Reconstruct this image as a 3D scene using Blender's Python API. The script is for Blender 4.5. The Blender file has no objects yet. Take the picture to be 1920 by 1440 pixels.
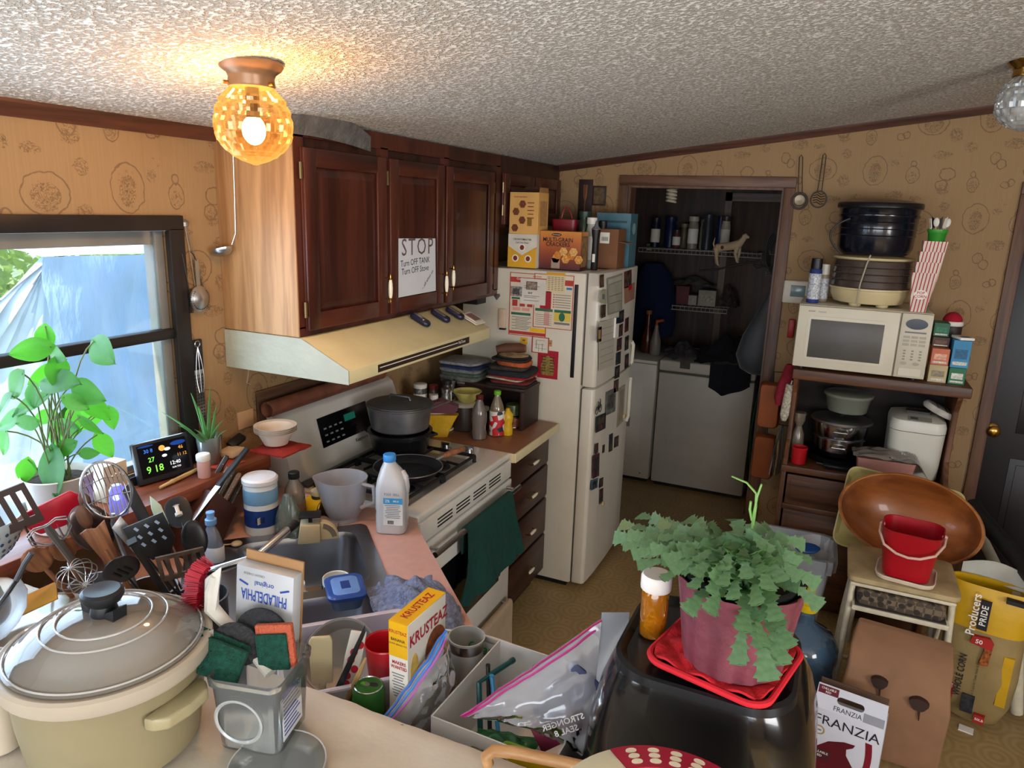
import bpy, bmesh, math, random
from mathutils import Vector, Matrix, Euler, noise
random.seed(11)
SC = bpy.context.scene
COL = SC.collection
PI = math.pi
rad = math.radians
def lin(h):
    h = h.lstrip('#'); c = [int(h[i:i+2], 16)/255 for i in (0, 2, 4)]
    return tuple(x/12.92 if x <= .04045 else ((x+.055)/1.055)**2.4 for x in c)
# ------------------------------------------------------------------ camera
FPX = 1345.0
CAM = Vector((0, 0, 1.95))
_yaw, _pit, _rol = rad(-23.972), rad(13.717), rad(1.865)
_f = Vector((math.sin(_yaw)*math.cos(_pit), math.cos(_yaw)*math.cos(_pit), -math.sin(_pit)))
_r0 = Vector((math.cos(_yaw), -math.sin(_yaw), 0)); _u0 = _r0.cross(_f)
_r = _r0*math.cos(_rol)+_u0*math.sin(_rol); _u = _u0*math.cos(_rol)-_r0*math.sin(_rol)
cd = bpy.data.cameras.new('camera'); cam = bpy.data.objects.new('camera', cd); COL.objects.link(cam)
cd.sensor_width = 36; cd.lens = FPX/1920*36; cd.clip_start = .02; cd.clip_end = 200
cam.matrix_world = Matrix(((_r.x, _u.x, -_f.x, CAM.x), (_r.y, _u.y, -_f.y, CAM.y), (_r.z, _u.z, -_f.z, CAM.z), (0, 0, 0, 1)))
SC.camera = cam
# survey helpers: where the sight line through a photo point meets a known plane of the room
def sight(px, py): return _r*((px-960)/FPX)+_u*((720-py)/FPX)+_f
def at_z(px, py, z): d = sight(px, py); return CAM+d*((z-CAM.z)/d.z)
def at_x(px, py, x): d = sight(px, py); return CAM+d*((x-CAM.x)/d.x)
def at_y(px, py, y): d = sight(px, py); return CAM+d*((y-CAM.y)/d.y)
# ------------------------------------------------------------------ world, sun, daylight at the windows, exposure
wd = bpy.data.worlds.new('sky'); SC.world = wd; wd.use_nodes = True
bg = wd.node_tree.nodes['Background']; bg.inputs[0].default_value = (.50, .72, 1, 1); bg.inputs[1].default_value = 1.7
def light(name, typ, loc, energy, color, rot=(0, 0, 0), size=None, sizey=None, radius=None):
    d = bpy.data.lights.new(name, typ); d.energy = energy; d.color = color
    if typ == 'AREA':
        d.shape = 'RECTANGLE'; d.size = size; d.size_y = sizey
    if radius is not None and typ != 'SUN': d.shadow_soft_size = radius
    o = bpy.data.objects.new(name, d); COL.objects.link(o); o.location = loc; o.rotation_euler = rot
    return o
sun = light('sun', 'SUN', (-6, -4, 8), 4.5, (1, .95, .86)); sun.data.angle = rad(.6)
sun.rotation_euler = Vector((.10, .66, -.74)).to_track_quat('-Z', 'Y').to_euler()
# daylight entering by the kitchen window (in the opening, facing in)
light('daylight_window', 'AREA', (-1.86, .98, 1.5), 10.5, (.58, .78, 1), (0, rad(-90), 0), .78, 1.2)
# daylight entering by unseen rear and side windows behind the photographer; left one added
light('daylight_rear', 'AREA', (.3, -1.72, 1.5), 48, (1, .96, .91), (rad(140), 0, 0), 2.6, 1.3)
light('added_left_fill', 'AREA', (-1.96, -.75, 1.5), 10, (.86, .93, 1), (0, rad(-90), 0), 1.1, .9)  # unseen left window light, added to lift the foreground
light('daylight_side', 'AREA', (3.12, -.7, 1.5), 56, (1, .96, .90), (0, rad(90), 0), 1.2, 1.6)
SC.view_settings.view_transform = 'Standard'; SC.view_settings.look = 'None'
SC.view_settings.gamma = 1; SC.view_settings.use_curve_mapping = False
SC.view_settings.exposure = .86
cy = SC.cycles; cy.max_bounces = 7; cy.diffuse_bounces = 4; cy.glossy_bounces = 3; cy.transmission_bounces = 5; cy.transparent_max_bounces = 14; cy.caustics_reflective = False; cy.caustics_refractive = False
# ------------------------------------------------------------------ materials
MATS = {}
def nt(name):
    m = bpy.data.materials.new(name); m.use_nodes = True; t = m.node_tree
    return m, t, t.nodes['Principled BSDF']
def nd(t, typ, ins=None, **kw):
    n = t.nodes.new('ShaderNode'+typ)
    for k, v in kw.items(): setattr(n, k, v)
    for k, v in (ins or {}).items():
        if isinstance(v, bpy.types.NodeSocket): t.links.new(v, n.inputs[k])
        else: n.inputs[k].default_value = v
    return n
def c4(c): return (*lin(c), 1) if isinstance(c, str) else (*c, 1)
def mixc(t, fac, a, b, mode='MIX'):
    n = t.nodes.new('ShaderNodeMix'); n.data_type = 'RGBA'; n.blend_type = mode
    for i, v in ((0, fac), (6, a), (7, b)):
        if isinstance(v, bpy.types.NodeSocket): t.links.new(v, n.inputs[i])
        else: n.inputs[i].default_value = v
    return n.outputs[2]
def mat(col, rough=.5, metal=0, var=.12, scale=9, bump=0, bscale=60, trans=0, ior=1.45, emit=0, alpha=1, sss=0, key=None, coat=0, spec=None):
    k = key or (col, rough, metal, var, scale, bump, bscale, trans, emit, alpha, sss, coat, spec)
    if k in MATS: return MATS[k]
    m, t, p = nt('mat_%d' % len(MATS)); MATS[k] = m
    tc = nd(t, 'TexCoord')
    base = c4(col)
    if var:
        n = nd(t, 'TexNoise', {'Vector': tc.outputs['Object'], 'Scale': scale, 'Detail': 3})
        dark = tuple(x*(1-var) for x in base[:3])+(1,); lite = tuple(min(1, x*(1+var)) for x in base[:3])+(1,)
        r = nd(t, 'ValToRGB', {0: n.outputs[0]}); r.color_ramp.elements[0].position = .3; r.color_ramp.elements[1].position = .7
        r.color_ramp.elements[0].color = dark; r.color_ramp.elements[1].color = lite
        t.links.new(r.outputs[0], p.inputs['Base Color'])
    else: p.inputs['Base Color'].default_value = base
    p.inputs['Roughness'].default_value = rough; p.inputs['Metallic'].default_value = metal
    p.inputs['Transmission Weight'].default_value = trans; p.inputs['IOR'].default_value = ior
    p.inputs['Alpha'].default_value = alpha; p.inputs['Coat Weight'].default_value = coat
    if spec is not None: p.inputs['Specular IOR Level'].default_value = spec
    if sss: p.inputs['Subsurface Weight'].default_value = sss; p.inputs['Subsurface Radius'].default_value = (.02, .02, .02)
    if emit: p.inputs['Emission Color'].default_value = base; p.inputs['Emission Strength'].default_value = emit
    if bump:
        b = nd(t, 'TexNoise', {'Vector': tc.outputs['Object'], 'Scale': bscale, 'Detail': 4})
        bb = nd(t, 'Bump', {'Height': b.outputs[0], 'Strength': bump, 'Distance': .01}); t.links.new(bb.outputs[0], p.inputs['Normal'])
    return m
def wood(c1, c2, axis='Z', scale=14, rough=.45, dist=2.2, coat=0, stretch=.07):
    k = ('wood', c1, c2, axis, scale, rough, dist, coat)
    if k in MATS: return MATS[k]
    m, t, p = nt('wood_%d' % len(MATS)); MATS[k] = m
    tc = nd(t, 'TexCoord'); s = [1, 1, 1]; s['XYZ'.index(axis)] = stretch
    mp = nd(t, 'Mapping', {'Vector': tc.outputs['Object'], 'Scale': s})
    n1 = nd(t, 'TexNoise', {'Vector': mp.outputs[0], 'Scale': scale, 'Detail': 6, 'Distortion': dist})
    n2 = nd(t, 'TexNoise', {'Vector': mp.outputs[0], 'Scale': scale*9, 'Detail': 3})
    ad = nd(t, 'Math', {0: n1.outputs[0], 1: n2.outputs[0]}, operation='MULTIPLY_ADD'); ad.inputs[2].default_value = 0
    mx = nd(t, 'Math', {0: n1.outputs[0], 1: ad.outputs[0]}, operation='ADD')
    r = nd(t, 'ValToRGB', {0: mx.outputs[0]}); e = r.color_ramp.elements
    e[0].position = .55; e[0].color = c4(c1); e[1].position = .95; e[1].color = c4(c2)
    t.links.new(r.outputs[0], p.inputs['Base Color']); p.inputs['Roughness'].default_value = rough; p.inputs['Coat Weight'].default_value = coat
    b = nd(t, 'Bump', {'Height': n2.outputs[0], 'Strength': .15, 'Distance': .002}); t.links.new(b.outputs[0], p.inputs['Normal'])
    return m
def film(col, clear=.6, rough=.15, key=None):
    """thin translucent plastic or glass: part see-through, part glossy skin"""
    k = ('film', col, clear, rough)
    if k in MATS: return MATS[k]
    m, t, p = nt('film_%d' % len(MATS)); MATS[k] = m
    tr = nd(t, 'BsdfTransparent', {0: tuple(.3*x+.7 for x in c4(col)[:3])+(1,)})
    p.inputs['Base Color'].default_value = c4(col); p.inputs['Roughness'].default_value = rough
    tl = nd(t, 'BsdfTranslucent', {0: c4(col)}); ms = nd(t, 'MixShader', {0: .35, 1: p.outputs[0], 2: tl.outputs[0]})
    fr = nd(t, 'Fresnel', {0: 1.45})
    g = nd(t, 'BsdfGlossy', {0: (1, 1, 1, 1), 'Roughness': rough})
    a = nd(t, 'MixShader', {0: clear, 1: ms.outputs[0], 2: tr.outputs[0]})
    b = nd(t, 'MixShader', {0: fr.outputs[0], 1: a.outputs[0], 2: g.outputs[0]})
    t.links.new(b.outputs[0], t.nodes['Material Output'].inputs[0])
    return m
# ------------------------------------------------------------------ mesh building
class MB:
    def __init__(s, M=None): s.v = []; s.f = []; s.M = M
    def add(s, vs, fs):
        o = len(s.v)
        s.v += [(s.M @ Vector(q)) if s.M else Vector(q) for q in vs]
        s.f += [tuple(i+o for i in q) for q in fs]; return s
    def box(s, x0, y0, z0, x1, y1, z1):
        return s.add([(x0, y0, z0), (x1, y0, z0), (x1, y1, z0), (x0, y1, z0), (x0, y0, z1), (x1, y0, z1), (x1, y1, z1), (x0, y1, z1)],
                     [(0, 3, 2, 1), (4, 5, 6, 7), (0, 1, 5, 4), (1, 2, 6, 5), (2, 3, 7, 6), (3, 0, 4, 7)])
    def cbox(s, c, d, rot=None):
        M0 = s.M
        T = Matrix.Translation(c)
        if rot: T = T @ Euler(rot).to_matrix().to_4x4()
        s.M = (M0 @ T) if M0 else T
        s.box(-d[0]/2, -d[1]/2, -d[2]/2, d[0]/2, d[1]/2, d[2]/2); s.M = M0; return s
    def loops(s, rings, close=False, cap0=True, cap1=True):
        n = len(rings[0]); vs = [q for r in rings for q in r]; fs = []
        m = len(rings)
        for i in range(m if close else m-1):
            a = i*n; b = ((i+1) % m)*n
            for j in range(n): k = (j+1) % n; fs.append((a+j, a+k, b+k, b+j))
        if not close:
            if cap0: fs.append(tuple(reversed(range(n))))
            if cap1: fs.append(tuple(range((m-1)*n, m*n)))
        return s.add(vs, fs)
    def lathe(s, prof, n=28, c=(0, 0, 0), sx=1, sy=1, mod=None, cap0=True, cap1=True):
        rs = []
        for i, (r, z) in enumerate(prof):
            r = max(r, 1e-4)
            rs.append([(c[0]+sx*r*(mod(i, j) if mod else 1)*math.cos(2*PI*j/n), c[1]+sy*r*(mod(i, j) if mod else 1)*math.sin(2*PI*j/n), c[2]+z) for j in range(n)])
        return s.loops(rs, cap0=cap0, cap1=cap1)
    def tube(s, pts, r, n=8, cap=True, close=False, flat=1, up=None):
        pts = [Vector(q) for q in pts]; m = len(pts); rs = []
        rr = r if isinstance(r, (list, tuple)) else [r]*m
        T = (pts[1]-pts[0]).normalized(); N = up and Vector(up) or (Vector((0, 0, 1)) if abs(T.z) < .9 else Vector((1, 0, 0)))
        for i in range(m):
            a = pts[i-1] if (i > 0 or close) else pts[0]; b = pts[(i+1) % m] if (i < m-1 or close) else pts[-1]
            T = (b-a); T = T.normalized() if T.length > 1e-9 else Vector((0, 0, 1))
            N = N-T*N.dot(T); N = N.normalized() if N.length > 1e-6 else T.orthogonal().normalized(); B = T.cross(N)
            rs.append([pts[i]+N*(rr[i]*flat*math.cos(2*PI*j/n))+B*(rr[i]*math.sin(2*PI*j/n)) for j in range(n)])
        return s.loops(rs, close=close, cap0=cap, cap1=cap)
    def cyl(s, a, b, r0, r1=None, n=16): return s.tube([a, b], [r0, r0 if r1 is None else r1], n)
    def prism(s, poly, h0, h1, plane='xy'):
        f = {'xy': lambda a, b, h: (a, b, h), 'xz': lambda a, b, h: (a, h, b), 'yz': lambda a, b, h: (h, a, b)}[plane]
        return s.loops([[f(a, b, h0) for a, b in poly], [f(a, b, h1) for a, b in poly]])
    def sheet(s, fn, nu, nv, th=0):
        g = [[Vector(fn(i/nu, j/nv)) for j in range(nv+1)] for i in range(nu+1)]
        w = nv+1; vs = [q for r in g for q in r]; fs = [(i*w+j, (i+1)*w+j, (i+1)*w+j+1, i*w+j+1) for i in range(nu) for j in range(nv)]
        if th:
            ns = []
            for i in range(nu+1):
                for j in range(nv+1):
                    a = g[min(i+1, nu)][j]-g[max(i-1, 0)][j]; b = g[i][min(j+1, nv)]-g[i][max(j-1, 0)]
                    q = a.cross(b); ns.append(q.normalized() if q.length > 1e-12 else Vector((0, 0, 1)))
            o = len(vs); vs = vs+[p-q*th for p, q in zip(vs, ns)]
            fs = fs+[tuple(reversed([k+o for k in q])) for q in fs]
            bd = [(i*w) for i in range(nu+1)]+[nu*w+j for j in range(1, nv+1)]+[i*w+nv for i in range(nu-1, -1, -1)]+[j for j in range(nv-1, 0, -1)]
            for a, b in zip(bd, bd[1:]+bd[:1]): fs.append((a, b, b+o, a+o))
        return s.add(vs, fs)
    def sph(s, c, r, sc=(1, 1, 1), n=16, m=10, a0=-PI/2, a1=PI/2):
        pr = [(r*math.cos(a0+(a1-a0)*i/m), r*math.sin(a0+(a1-a0)*i/m)) for i in range(m+1)]
        M0 = s.M; T = Matrix.Translation(c) @ Matrix.Diagonal((*sc, 1)); s.M = (M0 @ T) if M0 else T
        s.lathe(pr, n); s.M = M0; return s
    def mesh(s, name, bevel=0, seg=2, smooth=True, ang=40, weld=False):
        me = bpy.data.meshes.new(name); me.from_pydata([tuple(q) for q in s.v], [], s.f)
        bm = bmesh.new(); bm.from_mesh(me)
        if weld: bmesh.ops.remove_doubles(bm, verts=bm.verts, dist=1e-5)
        bmesh.ops.recalc_face_normals(bm, faces=bm.faces)
        if bevel: bmesh.ops.bevel(bm, geom=bm.edges[:], offset=bevel, segments=seg, profile=.5, affect='EDGES', clamp_overlap=True)
        bm.to_mesh(me); bm.free()
        if smooth:
            me.polygons.foreach_set('use_smooth', [True]*len(me.polygons)); me.set_sharp_from_angle(angle=rad(ang))
        return me
    def build(s, name, m, parent=None, bevel=0, seg=2, smooth=True, ang=40, loc=None, rot=None, mx=None, weld=False):
        o = bpy.data.objects.new(name, s.mesh(name, bevel, seg, smooth, ang, weld)); COL.objects.link(o)
        if m: o.data.materials.append(m)
        if parent: o.parent = parent
        if mx is not None: o.matrix_local = mx
        if loc is not None: o.location = loc
        if rot is not None: o.rotation_euler = rot
        return o
def tag(o, label=None, cat=None, group=None, kind=None):
    for k, v in (('label', label), ('category', cat), ('group', group), ('kind', kind)):
        if v: o[k] = v
    return o
def thing(name, label, cat, loc=(0, 0, 0), rotz=0, group=None, rot=None, mx=None):
    o = bpy.data.objects.new(name, None); COL.objects.link(o); o.empty_display_size = .05
    o.location = loc; o.rotation_euler = rot or (0, 0, rotz)
    if mx is not None: o.matrix_world = mx
    return tag(o, label, cat, group)
def struct(name, mb, m, parent=None, **k):
    o = mb.build(name, m, parent, **k)
    if not parent: o['kind'] = 'structure'
    return o
def dup(src, parent=None):
    c = src.copy(); COL.objects.link(c)
    if parent: c.parent = parent
    for ch in src.children: dup(ch, c)
    return c
FACE = {'-y': (90, 0, 0), '+x': (90, 0, 90), '+z': (0, 0, 0), '-x': (90, 0, -90), '+y': (90, 0, 180)}
def txt(parent, s, size, loc, m, face='-y', spin=0, name='lettering', bold=0, sx=1, align='CENTER', rot=None, space=1, mx=None):
    cu = bpy.data.curves.new('t', 'FONT'); cu.body = s; cu.size = size; cu.align_x = align; cu.align_y = 'CENTER'; cu.offset = bold*size; cu.resolution_u = 2
    cu.space_character = space
    to = bpy.data.objects.new('t', cu); me = to.to_mesh(); me2 = me.copy(); to.to_mesh_clear()
    bpy.data.objects.remove(to); bpy.data.curves.remove(cu)
    R = Euler(rot).to_matrix().to_4x4() if rot else Euler([rad(a) for a in FACE[face]]).to_matrix().to_4x4()
    me2.transform(mx @ Matrix.Diagonal((sx, 1, 1, 1)) if mx is not None else Matrix.Translation(loc) @ R @ Matrix.Rotation(rad(spin), 4, 'Z') @ Matrix.Diagonal((sx, 1, 1, 1)))
    me2.materials.clear(); me2.materials.append(m); me2.name = name
    o = bpy.data.objects.new(name, me2); COL.objects.link(o); o.parent = parent
    return o
def panel(parent, name, c, w, h, m, face='-y', th=.0006, spin=0, poly=None):
    """thin printed panel standing proud of a face; c is its centre"""
    R = Matrix.Translation(c) @ Euler([rad(a) for a in FACE[face]]).to_matrix().to_4x4() @ Matrix.Rotation(rad(spin), 4, 'Z')
    b = MB(R)
    if poly: b.prism(poly, -.0003, th)
    else: b.box(-w/2, -h/2, -.0003, w/2, h/2, th)
    return b.build(name, m, parent, smooth=False)
def ellipse(rx, ry, n=24, a0=0, a1=2*PI, cx=0, cy=0): return [(cx+rx*math.cos(a0+(a1-a0)*i/n), cy+ry*math.sin(a0+(a1-a0)*i/n)) for i in range(n)]
def rrect(w, h, r, n=5):
    o = []
    for cx, cy, a in ((w/2-r, h/2-r, 0), (-w/2+r, h/2-r, PI/2), (-w/2+r, -h/2+r, PI), (w/2-r, -h/2+r, 1.5*PI)):
        o += [(cx+r*math.cos(a+PI/2*i/n), cy+r*math.sin(a+PI/2*i/n)) for i in range(n+1)]
    return o
def bez(p0, p1, p2, n=8):
    p0, p1, p2 = Vector(p0), Vector(p1), Vector(p2)
    return [p0*(1-t)**2+p1*2*t*(1-t)+p2*t*t for t in [i/n for i in range(n+1)]]
def aim(p0, p1, roll=0):
    """matrix with origin p0 whose +Z runs to p1"""
    d = Vector(p1)-Vector(p0)
    return Matrix.Translation(p0) @ d.to_track_quat('Z', 'Y').to_matrix().to_4x4() @ Matrix.Rotation(roll, 4, 'Z')
BLACK = mat('#16171a', .45); WHITE = mat('#e8e6e0', .45, var=.04); CHROME = mat('#c9c9cc', .18, 1, var=.05); STEEL = mat('#b4b4b6', .3, 1, var=.1)
INK = mat('#1b1b22', .6, var=0); REDINK = mat('#b3182a', .5, var=.05); PAPER = mat('#eeeae0', .7, var=.05); BRASS = mat('#b28a45', .25, 1)
BLUEINK = mat('#1c3f93', .5, var=.05); GREYINK = mat('#77767a', .6, var=.05); GREENINK = mat('#1e7a46', .5, var=.05); YEL = mat('#f0bd16', .5, var=.05)
DARKMETAL = mat('#2a2724', .4, .6)
# ================================================================== THE SETTING
XW, YB = -1.88, 4.1           # left wall plane, back wall plane
CZ0, CSL = 2.165, .13         # ceiling height at the left wall and its slope
def cz(x): return CZ0+CSL*(x-XW)
def wallpaper(axis):
    m, t, p = nt('wallpaper_'+axis)
    tc = nd(t, 'TexCoord'); sp = nd(t, 'SeparateXYZ', {0: tc.outputs['Object']})
    u = sp.outputs[0 if axis == 'x' else 1]; v = sp.outputs[2]
    T = .46
    def mth(op, a, b=0.0, c=0.0):
        n = t.nodes.new('ShaderNodeMath'); n.operation = op
        for i, q in enumerate((a, b, c)):
            if isinstance(q, bpy.types.NodeSocket): t.links.new(q, n.inputs[i])
            else: n.inputs[i].default_value = q
        return n.outputs[0]
    uu = mth('DIVIDE', u, T); col = mth('FLOOR', uu); vv = mth('ADD', mth('DIVIDE', v, T), mth('MULTIPLY', mth('MODULO', mth('ABSOLUTE', col), 2.0), .47))
    wob = nd(t, 'TexNoise', {'Vector': tc.outputs['Object'], 'Scale': 40, 'Detail': 2})
    wv = mth('MULTIPLY', mth('SUBTRACT', wob.outputs[0], .5), .035)
    lu = mth('ADD', mth('FRACT', uu), wv); lv = mth('SUBTRACT', mth('FRACT', vv), wv)
    cv = nd(t, 'CombineXYZ', {0: lu, 1: lv}).outputs[0]
    def dist(cx, cy, rx, ry):
        a = nd(t, 'VectorMath', {0: cv, 1: (cx, cy, 0)}, operation='SUBTRACT')
        b = nd(t, 'VectorMath', {0: a.outputs[0], 1: (1/rx, 1/ry, 0)}, operation='MULTIPLY')
        return nd(t, 'VectorMath', {0: b.outputs[0]}, operation='LENGTH').outputs['Value']
    def ring(cx, cy, rx, ry, w=.0045): return mth('LESS_THAN', mth('ABSOLUTE', mth('SUBTRACT', dist(cx, cy, rx, ry), 1.0)), w/max(rx, ry)*1.15)
    def blob(cx, cy, rx, ry): return mth('LESS_THAN', dist(cx, cy, rx, ry), 1.0)
    def mx(l):
        a = l[0]
        for b in l[1:]: a = mth('MAXIMUM', a, b)
        return a
    sc = nd(t, 'TexNoise', {'Vector': cv, 'Scale': 26, 'Detail': 3, 'Distortion': 2.0})
    sc2 = nd(t, 'TexNoise', {'Vector': cv, 'Scale': 55, 'Detail': 2, 'Distortion': 1.0})
    scr = mth('LESS_THAN', mth('ABSOLUTE', mth('SUBTRACT', sc.outputs[0], .5)), .045)
    scr2 = mth('GREATER_THAN', sc2.outputs[0], .6)
    lines = mx([ring(.22, .76, .115, .15), ring(.70, .24, .14, .12), ring(.58, .72, .06, .085), ring(.58, .83, .025, .03), ring(.30, .36, .045, .055), ring(.36, .30, .04, .045),
                ring(.86, .62, .055, .05), ring(.90, .73, .07, .06), ring(.14, .10, .05, .075), ring(.13, .2, .022, .025), ring(.42, .10, .035, .03), ring(.47, .12, .03, .035)])
    rose = mth('MULTIPLY', mx([blob(.22, .80, .07, .07), blob(.68, .27, .07, .05), blob(.31, .36, .04, .05), blob(.88, .64, .06, .03), blob(.44, .11, .04, .03), blob(.44, .93, .05, .03)]), scr2)
    ink = mth('MULTIPLY', mx([blob(.22, .74, .06, .10), blob(.70, .22, .09, .08), blob(.88, .58, .06, .06), blob(.44, .50, .09, .05), blob(.07, .47, .06, .05), blob(.83, .92, .09, .04), blob(.64, .48, .06, .03), blob(.40, .84, .04, .04), blob(.92, .40, .05, .05), blob(.14, .09, .04, .05), blob(.58, .70, .04, .05), blob(.92, .12, .06, .07)]), scr)
    green = mth('MULTIPLY', mx([blob(.46, .52, .06, .035), blob(.20, .70, .05, .05), blob(.86, .55, .05, .04), blob(.72, .18, .05, .04)]), scr2)
    gr = nd(t, 'TexNoise', {'Vector': nd(t, 'Mapping', {'Vector': tc.outputs['Object'], 'Scale': (160, 160, 6) }).outputs[0], 'Scale': 1, 'Detail': 2})
    big = nd(t, 'TexNoise', {'Vector': tc.outputs['Object'], 'Scale': 1.7, 'Detail': 3})
    c = mixc(t, gr.outputs[0], c4('#95764f'), c4('#a48660'))
    c = mixc(t, mth('MULTIPLY', big.outputs[0], .25), c, c4('#866b4a'))
    c = mixc(t, mth('MULTIPLY', rose, .5), c, c4('#8a4634')); c = mixc(t, mth('MULTIPLY', green, .45), c, c4('#4d573a'))
    c = mixc(t, mth('MULTIPLY', mth('MAXIMUM', lines, ink), .5), c, c4('#4a2f20'))
    t.links.new(c, p.inputs['Base Color']); p.inputs['Roughness'].default_value = .75
    return m
WPX, WPY = wallpaper('x'), wallpaper('y')
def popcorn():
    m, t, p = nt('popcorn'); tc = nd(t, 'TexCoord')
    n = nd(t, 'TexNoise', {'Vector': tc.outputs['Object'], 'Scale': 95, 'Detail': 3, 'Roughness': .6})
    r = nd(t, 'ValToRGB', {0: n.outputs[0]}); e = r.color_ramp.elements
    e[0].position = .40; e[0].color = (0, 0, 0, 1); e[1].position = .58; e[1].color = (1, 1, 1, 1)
    c = mixc(t, r.outputs[0], c4('#beb5a8'), c4('#faf7f0')); t.links.new(c, p.inputs['Base Color'])  # darker hollows: recess shade painted into the colour from the relief noise
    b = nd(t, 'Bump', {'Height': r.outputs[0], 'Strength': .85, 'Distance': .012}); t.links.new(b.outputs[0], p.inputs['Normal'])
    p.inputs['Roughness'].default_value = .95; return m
def vinyl():
    m, t, p = nt('vinyl'); tc = nd(t, 'TexCoord')
    mp = nd(t, 'Mapping', {'Vector': tc.outputs['Object'], 'Scale': (6.4, 6.4, 6.4), 'Rotation': (0, 0, rad(45))})
    fr = nd(t, 'VectorMath', {0: mp.outputs[0]}, operation='FRACTION')
    s = nd(t, 'VectorMath', {0: fr.outputs[0], 1: (.5, .5, 0)}, operation='SUBTRACT'); s2 = nd(t, 'VectorMath', {0: s.outputs[0], 1: (1, 1, 0)}, operation='MULTIPLY')
    l = nd(t, 'VectorMath', {0: s2.outputs[0]}, operation='LENGTH')
    w = nd(t, 'Math', {0: l.outputs['Value'], 1: 34.0}, operation='MULTIPLY'); w2 = nd(t, 'Math', {0: w.outputs[0]}, operation='SINE')
    n = nd(t, 'TexNoise', {'Vector': tc.outputs['Object'], 'Scale': 9, 'Detail': 5})
    c = mixc(t, n.outputs[0], c4('#8d7247'), c4('#ad9162'))
    k = nd(t, 'Math', {0: w2.outputs[0], 1: .11}, operation='MULTIPLY'); k2 = nd(t, 'Math', {0: k.outputs[0], 1: .11}, operation='ADD')
    c = mixc(t, k2.outputs[0], c, c4('#cdb88a')); t.links.new(c, p.inputs['Base Color']); p.inputs['Roughness'].default_value = .38
    return m
struct('floor', MB().box(-2.1, -1.9, -.1, 3.3, 6.0, 0), vinyl())
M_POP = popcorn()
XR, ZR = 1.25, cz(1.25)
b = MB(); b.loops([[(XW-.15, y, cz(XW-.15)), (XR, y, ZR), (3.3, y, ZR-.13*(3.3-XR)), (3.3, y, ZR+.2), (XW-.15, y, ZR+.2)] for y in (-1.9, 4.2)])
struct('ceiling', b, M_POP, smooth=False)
# left wall with the window opening
WY0, WY1, WZ0, WZ1 = .36, 1.60, 1.12, 1.86
b = MB(); b.box(XW-.1, -1.9, 0, XW, -1.3, 2.6); b.box(XW-.1, -.2, 0, XW, WY0, 2.6); b.box(XW-.1, -1.3, 0, XW, -.2, 1.05); b.box(XW-.1, -1.3, 1.95, XW, -.2, 2.6); b.box(XW-.1, WY1, 0, XW, 4.2, 2.6); b.box(XW-.1, WY0, 0, XW, WY1, WZ0); b.box(XW-.1, WY0, WZ1, XW, WY1, 2.6)  # second opening, out of view, added for the left fill light
struct('wall_left', b, WPY, smooth=False)
# back wall with laundry doorway and the dark door
DX0, DX1, DZ = -1.138, -.309, 2.10
EX0, EX1, EZ = .775, 1.62, 2.09
b = MB(); b.box(XW, YB, 0, DX0, YB+.1, 2.8); b.box(DX0, YB, DZ, DX1, YB+.1, 2.8); b.box(DX1, YB, 0, EX0, YB+.1, 2.8); b.box(EX0, YB, EZ, EX1, YB+.1, 2.8); b.box(EX1, YB, 0, 3.3, YB+.1, 2.8)
struct('wall_back', b, WPX, smooth=False)
struct('wall_right', MB().box(3.2, -1.9, 0, 3.3, -1.5, 2.8).box(3.2, .1, 0, 3.3, 4.2, 2.8).box(3.2, -1.5, 0, 3.3, .1, .85).box(3.2, -1.5, 2.1, 3.3, .1, 2.8), WPY, smooth=False)
struct('wall_rear', MB().box(XW, -1.9, 0, -1.1, -1.8, 2.9).box(1.7, -1.9, 0, 3.3, -1.8, 2.9).box(-1.1, -1.9, 0, 1.7, -1.8, .8).box(-1.1, -1.9, 2.15, 1.7, -1.8, 2.9), WPX, smooth=False)
# laundry room shell
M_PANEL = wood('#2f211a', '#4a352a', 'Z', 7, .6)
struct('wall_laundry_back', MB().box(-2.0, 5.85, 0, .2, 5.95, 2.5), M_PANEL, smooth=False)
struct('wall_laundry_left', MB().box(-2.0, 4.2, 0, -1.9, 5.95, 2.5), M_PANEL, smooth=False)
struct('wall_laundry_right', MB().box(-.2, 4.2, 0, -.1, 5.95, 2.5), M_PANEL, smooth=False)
struct('ceiling_laundry', MB().box(-2.0, 4.2, 2.3, .2, 5.95, 2.4), mat('#8f877c', .9))
# crown mouldings and casings
M_TRIM = wood('#3c2218', '#5b3424', 'Y', 10, .5); M_TRIMX = wood('#3c2218', '#5b3424', 'X', 10, .5); M_CASE = wood('#4a3022', '#6d4a34', 'Z', 12, .5); M_CASEX = wood('#4a3022', '#6d4a34', 'X', 12, .5)
zl = cz(XW)
b = MB(); b.loops([[(XW, y, zl-.036), (XW+.012, y, zl-.036), (XW+.020, y, zl-.018), (XW+.032, y, zl-.004), (XW+.032, y, zl+.006), (XW, y, zl+.006)] for y in (-1.8, 1.82)]); struct('trim_1', b, M_TRIM)
def crown(x): z = cz(x); return [(x, YB, z-.036), (x, YB-.012, z-.036), (x, YB-.022, z-.016), (x, YB-.032, z-.003), (x, YB-.032, z+.006), (x, YB, z+.006)]
struct('trim_2', MB().loops([crown(-1.56), crown(XR)]), M_TRIMX)
def casing(n, x0, x1, ztop, w=.055):
    struct('trim_%d' % n, MB().box(x0-w, YB-.018, 0, x0, YB, ztop), M_CASE, bevel=.004)
    struct('trim_%d' % (n+1), MB().box(x1, YB-.018, 0, x1+w, YB, ztop), M_CASE, bevel=.004)
    struct('trim_%d' % (n+2), MB().box(x0-w, YB-.018, ztop, x1+w, YB, ztop+w), M_CASEX, bevel=.004)
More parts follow.
